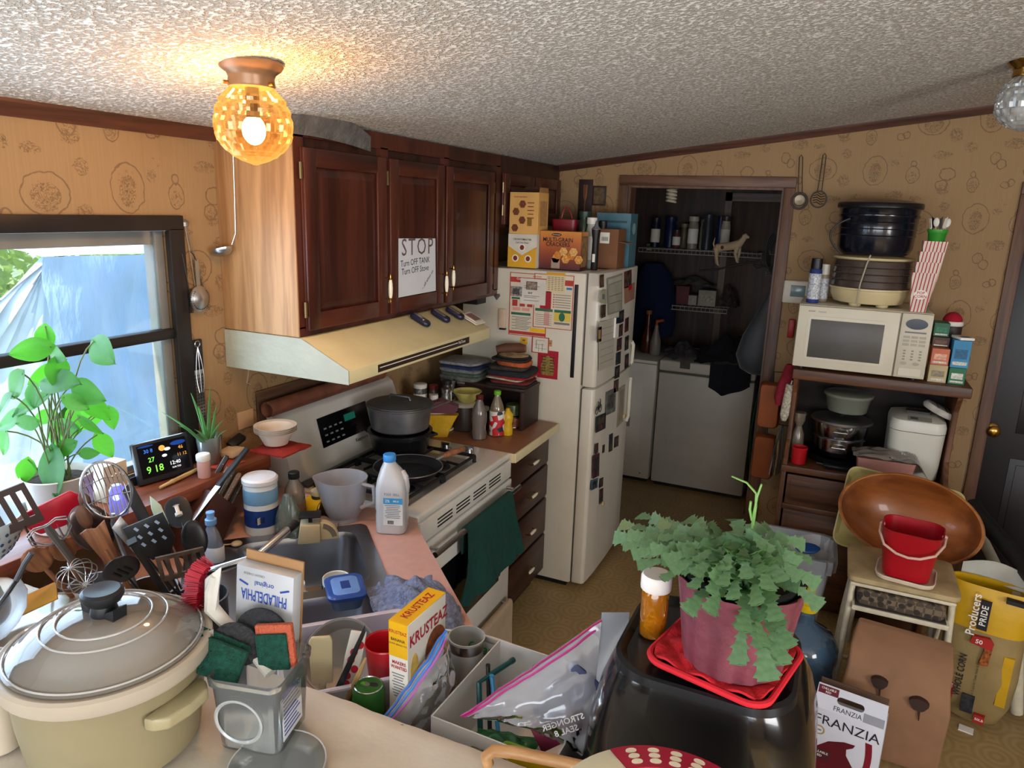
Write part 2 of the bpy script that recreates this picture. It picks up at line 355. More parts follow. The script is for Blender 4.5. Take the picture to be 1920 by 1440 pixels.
casing(3, DX0, DX1, DZ); casing(6, EX0, EX1, EZ)
b = MB(); b.box(DX0, YB+.001, 0, DX0+.012, YB+.11, DZ); b.box(DX1-.012, YB+.001, 0, DX1, YB+.11, DZ); b.box(DX0+.012, YB+.001, DZ-.012, DX1-.012, YB+.11, DZ); struct('trim_9', b, M_CASE)
# dark panel door on the far right
M_DOOR = mat('#1c1619', .42, var=.1)
d = thing('door_2', None, None, (EX0, YB+.03, 0)); d['kind'] = 'structure'
MB().box(.004, 0, .01, .84, .035, EZ-.004).build('door_slab', M_DOOR, d, bevel=.002)
for x0 in (.12, .47):
    for z0, z1 in ((.25, .82), (.95, 1.25), (1.38, 1.95)):
        b = MB(); b.box(x0, -.004, z0, x0+.26, 0, z1); b.box(x0+.03, -.008, z0+.03, x0+.23, -.003, z1-.03); b.build('door_panel', M_DOOR, d, bevel=.002)
k = at_y(1862, 808, YB-.01); kx, kz = k.x-EX0, k.z
b = MB(Matrix.Translation((kx, -.002, kz)) @ Matrix.Rotation(rad(90), 4, 'X')); b.lathe([(.032, 0), (.033, .004), (.028, .009), (.012, .012), (.011, .03), (.02, .036), (.029, .046), (.029, .056), (.02, .064), (.004, .066)], 24); b.build('door_knob', BRASS, d)
# the window in the left wall: bronze frame, sliding sashes, two panes
M_BRONZE = mat('#2b2727', .42, .3); M_ALU = mat('#b9b6ac', .4, .3)
M_PANE = film('#eef6ff', .965, .05)
w1 = thing('window_1', None, None, (XW, 0, 0)); w1['kind'] = 'structure'
oy0, oy1, oz0, oz1 = WY0-.05, 1.648, 1.085, 1.898
b = MB(); b.box(0, oy0, WZ1-.008, .022, oy1, oz1); b.box(0, oy0, oz0, .022, oy1, WZ0+.008); b.build('window_frame', M_BRONZE, w1, bevel=.003)
MB().box(0, WY1-.008, WZ0, .022, oy1, WZ1).build('window_frame', M_BRONZE, w1, bevel=.003)
MB().box(0, oy0, WZ0, .022, WY0, WZ1).build('window_frame', M_BRONZE, w1, bevel=.003)
MB().box(-.03, WY0, 1.522, .012, WY1-.008, 1.552).build('meeting_rail', M_BRONZE, w1, bevel=.003)
b = MB(); b.box(-.07, WY1-.03, WZ0, -.03, WY1, WZ1); b.box(-.07, WY0, WZ1-.05, -.03, WY1, WZ1); b.box(-.07, WY0, WZ0, -.03, WY1, WZ0+.025); b.build('outer_sash', M_ALU, w1, bevel=.003)
b = MB(); b.box(-.028, WY1-.036, 1.552, -.008, WY1-.008, WZ1-.01); b.box(-.028, WY1-.036, WZ0, -.008, WY1-.008, 1.522); b.build('inner_sash', mat('#8f8f8c', .4, .4), w1, bevel=.002)
MB().box(-.020, WY0, 1.552, -.017, WY1-.03, WZ1).build('pane', M_PANE, w1); MB().box(-.020, WY0, WZ0, -.017, WY1-.03, 1.522).build('pane', M_PANE, w1)
# wooden ledge under the window
M_RED = wood('#5c2c1c', '#8a4a30', 'Y', 12, .35)
struct('trim_10', MB().box(XW, .3, 1.055, -1.70, 1.80, 1.10), M_RED, bevel=.005)
# ------------------------------------------------------------------ outside: a tarp-covered trailer, trees, ground
struct('ground_outside', MB().box(-30, -14, -.9, -2.0, 40, -.6), mat('#7c8a63', .9, var=.3))
def tarp():
    m, t, p = nt('tarp'); tc = nd(t, 'TexCoord')
    n = nd(t, 'TexNoise', {'Vector': nd(t, 'Mapping', {'Vector': tc.outputs['Object'], 'Scale': (1, 1, .35)}).outputs[0], 'Scale': 5, 'Detail': 5})
    c = mixc(t, n.outputs[0], c4('#8db8e6'), c4('#cfe2f6')); t.links.new(c, p.inputs['Base Color'])
    b = nd(t, 'Bump', {'Height': n.outputs[0], 'Strength': .6, 'Distance': .08}); t.links.new(b.outputs[0], p.inputs['Normal']); p.inputs['Roughness'].default_value = .6
    return m
M_TARP = tarp()
t = thing('tarp_covered_trailer', 'pale blue tarp draped over a boxy trailer outside the window', 'trailer', (-4.5, 2.9, -.6))
def wr(a, b, k=.05): return k*noise.noise(Vector((a*3, b*1.3, 3)))+k*.5*noise.noise(Vector((a*9, b*4, 7)))
MB().sheet(lambda u, v: (wr(u*4, v*2, .10), 5*u, 2.17*v-.10*u*v), 60, 24).build('side_tarp', M_TARP, t)
MB().sheet(lambda u, v: (-3.0*u, 5*v+.0, 2.17-.1*v+.10*math.sin(u*PI)+wr(u*3, v*3, .02)), 16, 24).build('roof_tarp', mat('#eef2f6', .6, var=.05), t)
MB().sheet(lambda u, v: (-.10-.95*u*(1-v)+wr(u*3, v*3, .10)*u, .10-2.1*u*(1-v), 2.17*v), 24, 24).build('end_tarp', mat('#e3ecf5', .6, var=.1, scale=4, bump=.6, bscale=6), t)
MB().box(-1.6, 1.4, 2.2, -1.0, 2.3, 2.36).build('roof_vent', mat('#9fb6cf', .5), t, bevel=.03)
def leaf_mat(c, k):
    m, tt, p = nt('leaf_'+k); tc = nd(tt, 'TexCoord'); n = nd(tt, 'TexNoise', {'Vector': tc.outputs['Object'], 'Scale': 7, 'Detail': 3})
    cc = mixc(tt, n.outputs[0], c4(c[0]), c4(c[1])); tt.links.new(cc, p.inputs['Base Color']); p.inputs['Roughness'].default_value = .4
    tr = nd(tt, 'BsdfTranslucent', {0: c4(c[2])}); ms = nd(tt, 'MixShader', {0: .42, 1: p.outputs[0], 2: tr.outputs[0]})
    tt.links.new(ms.outputs[0], tt.nodes['Material Output'].inputs[0]); return m
M_TREE = leaf_mat(('#5f7a3c', '#a3b868', '#b8d060'), 'tree'); M_BARK = mat('#4a3d30', .9, bump=.5)
for i, (x, y, h, r, w_) in enumerate(((-9, 4.2, 3.4, 1.5, 'bushy sunlit tree beyond the trailer at the window edge'), (-11.5, 7.6, 3.6, 1.7, 'tall leafy tree rising behind the trailer roof'), (-14.5, 12.5, 3.2, 1.9, 'farthest leafy tree seen above the trailer roof vent'))):
    t = thing('garden_tree', w_, 'tree', (x, y, -.6), 0, 'trees outside the window')
    MB().tube([(0, 0, 0), (.05, .03, h*.4), (0, .1, h*.75)], [.16, .11, .05], 8).build('trunk', M_BARK, t)
    b = MB(); rr = random.Random(i)
    for k in range(2600):
        a, e = rr.uniform(0, 2*PI), rr.uniform(-1, 1); q = r*(.55+.45*rr.random())*(1+.25*noise.noise(Vector((3*math.cos(a), 3*math.sin(a), 3*e+i))))
        c = Vector((q*math.cos(a)*math.sqrt(1-e*e), q*math.sin(a)*math.sqrt(1-e*e), h*.55+q*e*1.15)); s_ = rr.uniform(.05, .11)
        d1 = Vector((rr.uniform(-1, 1), rr.uniform(-1, 1), rr.uniform(-1, 1))).normalized(); d2 = d1.orthogonal().normalized()
        b.add([c-d1*s_, c+d2*s_*.5, c+d1*s_, c-d2*s_*.5], [(0, 1, 2, 3)])
    o = b.build('foliage', M_TREE, t, smooth=False); o['kind'] = 'stuff'
# ================================================================== CEILING LAMPS
def globe_lamp(loc, label, lit):
    t = thing('ceiling_lamp', label, 'lamp', loc, group=None)
    b = MB(); b.lathe([(.02, 0), (.070, 0), (.072, -.006), (.066, -.016), (.054, -.024), (.050, -.034), (.052, -.050), (.050, -.054), (.02, -.054)], 32); b.build('canopy', mat('#8c6a4c', .35, .2) if lit else BRASS, t)
    for a in (0, 2.1, 4.2): MB().cyl((.048*math.cos(a), .048*math.sin(a), -.048), (.062*math.cos(a), .062*math.sin(a), -.048), .004, n=8).build('set_screw', BRASS, t)
    prof = [(.044, -.052), (.055, -.062), (.066, -.074), (.0725, -.080), (.071, -.088), (.079, -.096), (.0815, -.104), (.080, -.112), (.0845, -.122), (.085, -.135), (.0835, -.148), (.0825, -.152), (.0835, -.156), (.080, -.168), (.0745, -.174), (.072, -.180), (.062, -.192), (.056, -.195), (.048, -.204), (.040, -.207), (.030, -.213), (.022, -.2155), (.010, -.2195), (.004, -.222)]
    g = MB().lathe(prof, 64, mod=lambda i, j: 1+(.028 if (j//2+i//3) % 2 else -.028)*(1 if i < 20 else .3), cap0=False)
    m = film('#dfe3e4', .5, .08)
    if lit:
        m, tt, p_ = nt('amber_globe'); lw = nd(tt, 'LayerWeight', {'Blend': .42}); tr = nd(tt, 'BsdfTransparent', {0: c4('#ffe0b4')}); em = nd(tt, 'Emission', {0: c4('#ffb455'), 1: .85}); gl = nd(tt, 'BsdfGlossy', {0: c4('#ffe2b0'), 'Roughness': .12})
        ms = nd(tt, 'MixShader', {0: lw.outputs['Facing'], 1: tr.outputs[0], 2: em.outputs[0]}); m2 = nd(tt, 'MixShader', {0: .10, 1: ms.outputs[0], 2: gl.outputs[0]}); tt.links.new(m2.outputs[0], tt.nodes['Material Output'].inputs[0])
    g.build('glass_globe', m, t, ang=15)
    MB().sph((0, 0, -.145), .026, (1, 1, 1.25)).build('bulb', mat('#ffe2a8', .4, var=0, emit=38) if lit else WHITE, t)
    MB().cyl((0, 0, -.05), (0, 0, -.12), .015).build('socket', mat('#3d2a18', .6), t)
    if lit:
        l = light('lamp_glow', 'POINT', (0, 0, -.145), 29, (1, .60, .27), radius=.03); l.parent = t
lp = at_z(459, 122, cz(-1.27)-.004); lp.x, lp.y = -1.262, 1.335
globe_lamp((lp.x, lp.y, cz(lp.x)+.006), 'lit amber glass globe lamp on the textured ceiling', True)
q = at_z(1935, 130, 2.44); globe_lamp((q.x, q.y, cz(q.x)-.002), 'unlit clear ribbed glass lamp at the ceiling above the dark door', False)
# ================================================================== COUNTERS
M_TOP = mat('#cda398', .38, var=.06, scale=30); M_TOP2 = mat('#8a5b40', .35, var=.08, scale=20); M_EDGE = mat('#d8cba4', .45, var=.05)
M_CAB = wood('#2a1713', '#43241c', 'Z', 9, .42); M_CABX = wood('#2a1713', '#43241c', 'Y', 9, .42)
ZC = .91
# corner counter with the diagonal front, cut out for the sink
DA, DB = Vector((-1.205, 1.93)), Vector((-.575, 1.30))
outer = [(XW, .92), (.06, .92), (.06, 1.30), tuple(DB), tuple(DA), (-1.205, 1.952), (XW, 1.952)]
ex = Vector((1, -1)).normalized(); ey = Vector((-1, -1)).normalized()   # along the diagonal front, and back toward the corner
S0 = Vector((-1.335, 1.835))                                           # sink's front right corner
def sk(a, b_): q = S0+ex*a+ey*b_; return (q.x, q.y)
hole = [sk(.03, .03), sk(.03, .43), sk(.76, .43), sk(.76, .03)]
def flat_with_hole(outer, hole, z0, z1):
    bm = bmesh.new()
    def ring(pts, z): return [bm.verts.new((x, y, z)) for x, y in pts]
    es = []
    for pts in (outer, hole):
        vs = ring(pts, z1); es += [bm.edges.new((vs[i], vs[(i+1) % len(vs)])) for i in range(len(vs))]
    bmesh.ops.triangle_fill(bm, use_beauty=True, edges=es)
    g = bmesh.ops.extrude_face_region(bm, geom=bm.faces[:])
    for v in g['geom']:
        if isinstance(v, bmesh.types.BMVert): v.co.z = z0
    bmesh.ops.recalc_face_normals(bm, faces=bm.faces); return bm
bm = flat_with_hole(outer, hole, ZC-.035, ZC); me = bpy.data.meshes.new('countertop'); bm.to_mesh(me); bm.free()
ct = bpy.data.objects.new('corner_countertop', me); COL.objects.link(ct); me.materials.append(M_TOP)
tag(ct, 'dusty pink laminate countertop with a diagonal front around the sink', 'countertop')
cabn = thing('corner_base_cabinet', 'dark wood base cabinet with angled front under the sink counter', 'cabinet', (0, 0, 0))
b = MB(); b.prism([(XW+.01, .94), (.02, .94), (.02, 1.27), (DB.x-.02, 1.27), (DA.x-.03, DA.y-.02), (XW+.01, 1.94)], .09, .66); b.build('body', M_CAB, cabn)
MB().prism([(XW+.03, .96), (0, .96), (0, 1.20), (DB.x-.05, 1.20), (DA.x-.08, DA.y-.04), (XW+.03, 1.9)], 0, .09).build('toe_kick', BLACK, cabn)
# ledge wall and raised bar between kitchen and the photographer
struct('wall_bar', MB().box(XW, .80, 0, .06, .915, 1.035), WPX, smooth=False)
M_CLOTH = mat('#c2b8a8', .8, var=.1, scale=5, bump=.25, bscale=18)
bar = MB().box(XW, .38, 1.036, .06, .918, 1.068).build('bar_top', wood('#6b4a30', '#8c6644', 'X', 10), None, bevel=.006); tag(bar, 'raised breakfast bar top under the white tablecloth', 'counter')
def barcloth(u, v):
    x = XW+.02+(.02-(XW+.02))*u; y = .36+.575*v; z = 1.073+.004*noise.noise(Vector((x*6, y*9, 0)))+.003*noise.noise(Vector((x*22, y*14, 1)))
    if y > .918: z -= (y-.918)*2.6
    return (x, min(y, .928), z)
o = MB().sheet(barcloth, 110, 40, .002).build('tablecloth', M_CLOTH); tag(o, 'wrinkled off-white cloth spread over the breakfast bar', 'tablecloth')
# sink
sk_t = thing('kitchen_sink', 'stainless steel double bowl sink set diagonally in the corner counter', 'sink', (S0.x, S0.y, ZC), 0, mx=Matrix(((ex.x, ey.x, 0, S0.x), (ex.y, ey.y, 0, S0.y), (0, 0, 1, ZC), (0, 0, 0, 1))))
M_SINK = mat('#a9a9ae', .28, 1, var=.12, scale=6)
def bowl(x0, x1, y0, y1, d):
    rings = []
    for z, ins in ((.004, 0), (-.004, .004), (-.02, .008), (-d+.03, .018), (-d+.008, .028), (-d, .05)):
        w, h = x1-x0-2*ins, y1-y0-2*ins; rings.append([((x0+x1)/2+a, (y0+y1)/2+c, z) for a, c in rrect(w, h, .05, 5)])
    MB().loops(rings, cap0=False).build('bowl', M_SINK, sk_t)
    MB().lathe([(.0, -d+.002), (.035, -d+.002), (.04, -d+.004), (.042, -d+.001)], 20, ((x0+x1)/2, (y0+y1)/2, 0)).build('drain', CHROME, sk_t)
bowl(.045, .395, .045, .405, .17); bowl(.435, .775, .045, .405, .17)
bm = bmesh.new(); es = []
for pts in (rrect(.82, .55, .03, 4), [(a-.19, c-.05) for a, c in rrect(.35, .36, .05, 5)], [(a+.195, c-.05) for a, c in rrect(.34, .36, .05, 5)]):
    vs = [bm.verts.new((a+.41, c+.275, .004)) for a, c in pts]; es += [bm.edges.new((vs[i], vs[(i+1) % len(vs)])) for i in range(len(vs))]
bmesh.ops.triangle_fill(bm, use_beauty=True, edges=es)
g = bmesh.ops.extrude_face_region(bm, geom=bm.faces[:])
for v in g['geom']:
    if isinstance(v, bmesh.types.BMVert): v.co.z = .0005
bmesh.ops.recalc_face_normals(bm, faces=bm.faces)
me = bpy.data.meshes.new('rim'); bm.to_mesh(me); bm.free(); o = bpy.data.objects.new('rim', me); COL.objects.link(o); me.materials.append(M_SINK); o.parent = sk_t
# ================================================================== GAS RANGE
SY0, SY1, SXF = 1.958, 2.722, -1.205
M_ENAM = mat('#dcdad4', .25, var=.04, coat=.3); M_ENAM2 = mat('#cfccc4', .35, var=.05); M_GLASSB = mat('#0b0c10', .12, var=0)
M_IRON = mat('#17171a', .55, .2)
st = thing('gas_range', 'white gas range with black grates and a backguard clock', 'stove', (SXF, SY0, 0)); W = SY1-SY0; D = -.655
MB().box(D, .004, .10, -.03, W-.004, .895).build('body', M_ENAM2, st, bevel=.004)
MB().box(D+.03, .02, 0, -.06, W-.02, .10).build('plinth', BLACK, st)
b = MB(); b.box(D, 0, .885, 0, W, .915); b.build('cooktop', M_ENAM, st, bevel=.010, seg=3)
b = MB(); b.prism([(-.48, .03), (-.075, .03), (-.075, .585), (-.48, .585)], .9155, .918); b.build('burner_well', mat('#9d9a95', .3, .4), st)
# backguard: tall curved console
prof = [(D-.005, .90), (D+.105, .90), (D+.115, .925), (D+.10, .98), (D+.06, 1.13), (D+.045, 1.165), (D+.02, 1.18), (D-.005, 1.18)]
MB().loops([[(x, y, z) for x, z in prof] for y in (0, W)]).build('backguard', M_ENAM, st, bevel=.006, seg=2)
n_ = Vector((.97, 0, .26)); 
def bgp(y, s): return Vector((D+.10+(-.04)*s+.0015, y, .98+.15*s))
def bgq(name, y0, y1, s0, s1, m, o=.0): 
    e = n_*o; a = [bgp(y0, s0)+e, bgp(y1, s0)+e, bgp(y1, s1)+e, bgp(y0, s1)+e]; MB().loops([a, [p+n_*.002 for p in a]]).build(name, m, st, smooth=False)
bgq('control_panel', .20, .52, .18, .95, M_GLASSB, .0)
bgq('clock_display', .36, .43, .62, .80, mat('#0f5a4a', .4, var=0, emit=.25), .002)
MKEY = mat('#8d939c', .5, var=0)
for i in range(4):
    for j in range(3): bgq('key_print', .225+.033*i, .240+.033*i, .28+.17*j, .32+.17*j, MKEY, .002)
txt(st, 'Kenmore', .022, bgp(.44, .02)+n_*.003, INK, rot=(rad(75), 0, rad(90)), bold=.01)
# vent slot plate along the bottom of the backguard
MB().box(D+.117, .02, .916, D+.165, W-.02, .925).build('vent_plate', mat('#55565a', .4, .3), st, bevel=.002)
# burners and grates (two cast grates, left pair and right pair of burners)
for y0 in (.045, .315):
    b = MB(); x0, x1, y1 = -.475, -.08, y0+.255; z = .945
    b.tube([(x0, y0, z), (x1, y0, z), (x1, y1, z), (x0, y1, z)], .008, 6, close=True)
    b.tube([((x0+x1)/2, y0, z), ((x0+x1)/2, y1, z)], .007, 6)
    for cx in (x0+.10, x1-.10):
        cy = (y0+y1)/2
        for dx, dy in ((0, 1), (0, -1), (1, 0), (-1, 0)):
            e = .127 if dy else .10
            b.tube([(cx+dx*e, cy+dy*e, z), (cx+dx*.04, cy+dy*.04, z+.004)], .006, 6)
    for x in (x0, x1):
        for y in (y0, y1): b.cyl((x, y, .918), (x, y, z), .008, n=8)
    b.build('grate', M_IRON, st)
    for cx in (x0+.10, x1-.10):
        c = (cx, y0+.1275, .918); MB().lathe([(.05, 0), (.05, .006), (.036, .010), (.036, .018), (.0, .020)], 20, c).build('burner', M_IRON, st)
# knobs across the right end of the cooktop
for i in range(4):
    kx = -.50+.115*i; b = MB(); b.lathe([(.027, .915), (.027, .918), (.021, .922), (.019, .938), (.0, .939)], 20, (kx, .665, 0)); b.box(kx-.022, .660, .930, kx+.022, .670, .948); b.build('knob', CHROME if i != 1 else mat('#33323a', .35, .5), st)
# oven front
b = MB(); b.box(-.03, .006, .20, .012, W-.006, .80); b.build('oven_door', M_ENAM, st, bevel=.006)
MB().box(.0125, .12, .36, .014, W-.12, .66).build('oven_window', M_GLASSB, st, bevel=.0004)
MB().box(-.03, .004, .805, .006, W-.004, .884).build('vent_rail', M_ENAM, st, bevel=.004)
for i in range(4):
    for j in range(3): y = .12+.14*i; MB().box(.0055, y, .826+.014*j, .0068, y+.11, .832+.014*j).build('vent_slot', BLACK, st)
b = MB(); b.cyl((.055, .02, .775), (.055, W-.02, .775), .011, n=14); b.build('door_handle', STEEL, st)
for y in (.06, W-.06): MB().cyl((.008, y, .775), (.055, y, .775), .007, n=10).build('handle_post', STEEL, st)
MB().box(-.03, .006, .105, .010, W-.006, .192).build('drawer', M_ENAM, st, bevel=.005)
for j in range(3): MB().box(.0095, .10, .168-.012*j, .0108, W-.3, .173-.012*j).build('vent_slot', BLACK, st)
MB().cyl((.045, .05, .235), (.045, W-.05, .235), .009, n=12).build('towel_rail', STEEL, st)
for y in (.08, W-.08): MB().cyl((.01, y, .235), (.045, y, .235), .005, n=8).build('handle_post', STEEL, st)
# ================================================================== DRAWER BASE AND COUNTER BY THE FRIDGE
rc = MB().box(XW, SY1+.004, ZC-.04, -1.19, 3.262, ZC-.001).build('side_countertop', M_TOP2, None, bevel=.003); tag(rc, 'brown laminate countertop between the range and the fridge', 'countertop')
MB().box(-1.19, SY1+.004, ZC-.042, -1.182, 3.262, ZC).build('edge_band', M_EDGE, rc, bevel=.001); MB().box(XW+.03, SY1+.0005, ZC-.042, -1.19, SY1+.004, ZC).build('edge_band', M_EDGE, rc)
dc = thing('drawer_cabinet', 'dark wood base cabinet with four drawers and china handles', 'cabinet', (-1.235, SY1+.008, 0)); dw = 3.25-SY1-.008
MB().box(-.63, 0, .10, 0, dw, .868).build('body', M_CAB, dc, bevel=.002); MB().box(-.6, .01, 0, -.06, dw-.01, .10).build('toe_kick', BLACK, dc)
M_CHINA = mat('#efe6d0', .25, var=.03)
def china_handle(parent, M):
    h = MB(M)
    h.tube([(0, 0, -.055), (0, 0, -.046), (0, 0, -.040), (0, 0, -.034)], [.0015, .004, .0025, .0055], 10); h.tube([(0, 0, .055), (0, 0, .046), (0, 0, .040), (0, 0, .034)], [.0015, .004, .0025, .0055], 10)
    for z in (-.040, .040): h.cyl((0, 0, z), (-.022, 0, z), .003, n=8)
    o = h.build('handle', BRASS, parent)
    g = MB(M).tube([(0, 0, -.034), (0, 0, -.02), (0, 0, 0), (0, 0, .02), (0, 0, .034)], [.0052, .0075, .0085, .0075, .0052], 12).build('grip', M_CHINA, o)
    return o
for i, (z0, z1) in enumerate(((.715, .855), (.535, .70), (.335, .52), (.12, .32))):
    d = MB().box(.0005, .03, z0, .018, dw-.03, z1).build('drawer', M_CABX, dc, bevel=.006, seg=2)
    china_handle(d, Matrix.Translation((.042, dw/2, (z0+z1)/2)) @ Matrix.Rotation(rad(90), 4, 'X'))
# ================================================================== WALL CABINETS AND HOOD
UX = -1.56; UY0, UY1, UZ0, UZ1 = 1.805, 3.285, 1.53, 2.20
M_WAL = wood('#341610', '#54281c', 'Z', 6, .34, 1.2, coat=.15); M_WALY = wood('#341610', '#54281c', 'Y', 6, .34, 1.2, coat=.15)
M_SIDE = wood('#9a7048', '#bd9264', 'Z', 9, .5, 2.5)
uc = thing('wall_cabinet', 'dark walnut wall cabinet with three raised doors above the range', 'cabinet', (XW, UY0, UZ0)); ud = UX-XW; ul = UY1-UY0; uh = UZ1-UZ0
MB().box(.001, .006, 0, ud-.02, ul, uh-.001).build('body', M_CAB, uc)
MB().box(.001, 0, -.006, ud-.001, .006, uh+.01).build('end_panel', M_SIDE, uc, bevel=.001)
b = MB(); b.box(ud-.02, .006, -.006, ud, ul, .025); b.box(ud-.02, .006, uh-.055, ud, ul, uh)
for y in (.006, .47, .93, ul-.04): b.box(ud-.02, y, .02, ud, y+.045, uh-.05)
b.build('face_frame', M_WAL, uc)
def raised_door(parent, x, y0, y1, z0, z1, hinge, hz=None):
    fw = .058; th = .02
    d = MB().box(x+.001, y0, z0, x+.0085, y1, z1).build('door', M_WAL, parent, bevel=.002)
    for nm, bx, m in (('stile', (x+.0085, y0, z0, x+th, y0+fw, z1), M_WAL), ('stile', (x+.0085, y1-fw, z0, x+th, y1, z1), M_WAL), ('rail', (x+.0085, y0+fw, z0, x+th, y1-fw, z0+fw), M_WALY), ('rail', (x+.0085, y0+fw, z1-fw, x+th, y1-fw, z1), M_WALY)):
        MB().box(*bx).build(nm, m, d, bevel=.004)
    c = [(y0+fw, z0+fw), (y1-fw, z0+fw), (y1-fw, z1-fw), (y0+fw, z1-fw)]; cy, cz_ = (y0+y1)/2, (z0+z1)/2
    def ins(k): return [(y+(k if y < cy else -k), z+(k if z < cz_ else -k)) for y, z in c]
    MB().loops([[(x+.0085, y, z) for y, z in ins(.0)], [(x+.010, y, z) for y, z in ins(.006)], [(x+.0165, y, z) for y, z in ins(.028)]]).build('raised_panel', M_WAL, d, smooth=False)
    if hz is not None:
        hy = y1-.02 if hinge == 'a' else y0+.02
        china_handle(d, Matrix.Translation((x+.044, hy, hz)))
        for z in (z0+.07, z1-.07): MB().tube([(x+.012, (y0 if hinge == 'a' else y1)-(.008 if hinge == 'a' else -.008), z-.025), (x+.012, (y0 if hinge == 'a' else y1)-(.008 if hinge == 'a' else -.008), z+.025)], .006, 8).build('hinge', mat('#7d6a48', .35, .8), d)
    return d
raised_door(uc, ud, .030, .480, .012, uh-.085, 'a', .115); raised_door(uc, ud, .502, .905, .012, uh-.085, 'a', .10); raised_door(uc, ud, .925, 1.385, .012, uh-.085, 'b', .12)
# grey tape along the top edge of the cabinet, lifting in an arch toward the ceiling
def tape(u, v):
    y = UY0-.02+.42*u; return (UX+.006+.03*math.sin(u*3.1)*v, y, 2.150+.05*v+.02*math.sin(u*PI)*(.4+v)-.02*u)
o = MB().sheet(tape, 40, 4, .001).build('sealing_tape', mat('#6b6a69', .45, .2, var=.25, scale=25, bump=.5)); tag(o, 'wrinkled grey tape strip arching over the top of the wall cabinet', 'tape')
of = thing('fridge_top_cabinet', 'dark wood wall cabinet with two doors above the fridge', 'cabinet', (XW, UY1+.002, 1.86)); ofl = YB-.002-UY1-.002
MB().box(.001, 0, 0, ud-.001, ofl, 2.20-1.86).build('body', M_CAB, of)
raised_door(of, ud, .02, ofl/2-.012, .012, .26, 'a', .07); raised_door(of, ud, ofl/2+.012, ofl-.02, .012, .26, 'b', .07)
# hood
HX, HY0, HY1, HZ0, HZ1 = -1.365, 1.80, 2.815, 1.392, 1.522
M_HOOD = mat('#dccfa0', .4, var=.06); M_HOODS = mat('#a5a695', .55, var=.06, bump=.3, bscale=40)
h = thing('range_hood', 'almond coloured range hood with a brown stripe above the range', 'range hood', (XW, HY0, HZ0)); hd = HX-XW; hl = HY1-HY0; hh = HZ1-HZ0
pr = [(.002, 0), (hd, 0), (hd, .046), (ud+.012, hh), (.002, hh)]
b = MB(); b.loops([[(x, y, z) for x, z in pr] for y in (.004, hl-.004)]); b.build('body', M_HOOD, h, bevel=.004)
for y0 in (0, hl-.003): MB().loops([[(x, y, z) for x, z in pr] for y in (y0, y0+.003)]).build('side_panel', M_HOODS, h)
MB().box(hd, .16, .010, hd+.0012, hl-.20, .036).build('stripe', mat('#33231f', .5), h); MB().box(hd+.001, .17, .0235, hd+.0018, hl-.30, .0265).build('stripe_line', M_CHINA, h)
txt(h, 'NuTone', .017, (hd+.002, hl-.265, .0245), M_CHINA, '+x', bold=.01)
MB().box(.05, .1, .002, hd-.06, hl-.1, .004).build('filter', mat('#8f8c84', .5, .6), h)
# ================================================================== REFRIGERATOR
FX, FY0, FY1, FZ = -1.02, 3.292, 3.985, 1.665
M_FR = mat('#d3cdbd', .38, var=.04); M_FR2 = mat('#d8d3c6', .3, var=.03)
fr = thing('refrigerator', 'off-white top freezer refrigerator covered with magnets and papers', 'refrigerator', (FX, FY0, 0)); fw = FY1-FY0
b = MB(); b.box(-.74, 0, .03, -.075, fw, FZ-.004); b.build('body', M_FR, fr, bevel=.008)
MB().box(-.73, .02, 0, -.10, fw-.02, .03).build('base_grille', BLACK, fr)
for nm, z0, z1 in (('freezer_door', 1.105, FZ), ('fridge_door', .035, 1.095)):
    d = MB(); d.loops([[(x, y, z) for x, y in [(-.066, .004), (-.012, .004), (0, .02), (.008, .15), (.010, fw/2), (.008, fw-.15), (0, fw-.02), (-.012, fw-.004), (-.066, fw-.004)]] for z in (z0, z1)]); d = d.build(nm, M_FR2, fr, bevel=.006)
    MB().box(-.075, .012, z0+.006, -.064, fw-.012, z1-.006).build('gasket', mat('#57544e', .6), d)
    zc = 1.145 if nm == 'freezer_door' else 1.055
    MB().tube([(.006, fw-.06, zc-.03), (.012, fw-.05, zc-.02), (.014, fw-.05, zc+.08 if nm == 'freezer_door' else zc-.25), (.006, fw-.06, zc+.1 if nm == 'freezer_door' else zc-.28)], .010, 8).build('handle', M_FR2, d)
# ================================================================== helpers for loose things
def facing(p0, p1, lean=0):
    """matrix at p0, +Z to p1, +Y (flat side normal) toward the middle of the room"""
    p0, p1 = Vector(p0), Vector(p1); z = (p1-p0).normalized(); y = (Vector((0, -.2, 1.9))-p0); y = (y-z*y.dot(z)).normalized(); x = y.cross(z)
    M = Matrix(((x.x, y.x, z.x, p0.x), (x.y, y.y, z.y, p0.y), (x.z, y.z, z.z, p0.z), (0, 0, 0, 1)))
    return M @ Matrix.Rotation(lean, 4, 'Z')
def cloth_heap(name, label, cat, m, c, sx, sy, h, seed=0, rotz=0, th=.004, n=34):
    def fn(u, v):
        a, b_ = (u-.5)*2, (v-.5)*2; r = math.sqrt(a*a+b_*b_)
        k = max(0, 1-r*.8); z = h*(k*.75)+h*.6*abs(noise.noise(Vector((a*1.7+seed, b_*1.7, seed))))*(1-.35*r)+h*.09*noise.noise(Vector((a*4, b_*4, seed+4)))
        w = 1+.18*noise.noise(Vector((a*2, b_*2, seed+9)))
        return (a*sx*w, b_*sy*w, max(.004, z))
    o = MB().sheet(fn, n, n, th).build(name, m, None, loc=c, rot=(0, 0, rotz)); return tag(o, label, cat)
def carton(name, label, cat, c, w, d, h, m, rotz=0, group=None, rot=None, flaps=False):
    t = thing(name, label, cat, c, rotz, group, rot=rot)
    MB().box(-w/2, -d/2, 0, w/2, d/2, h).build('carton_body', m, t, bevel=.0012, seg=1); return t
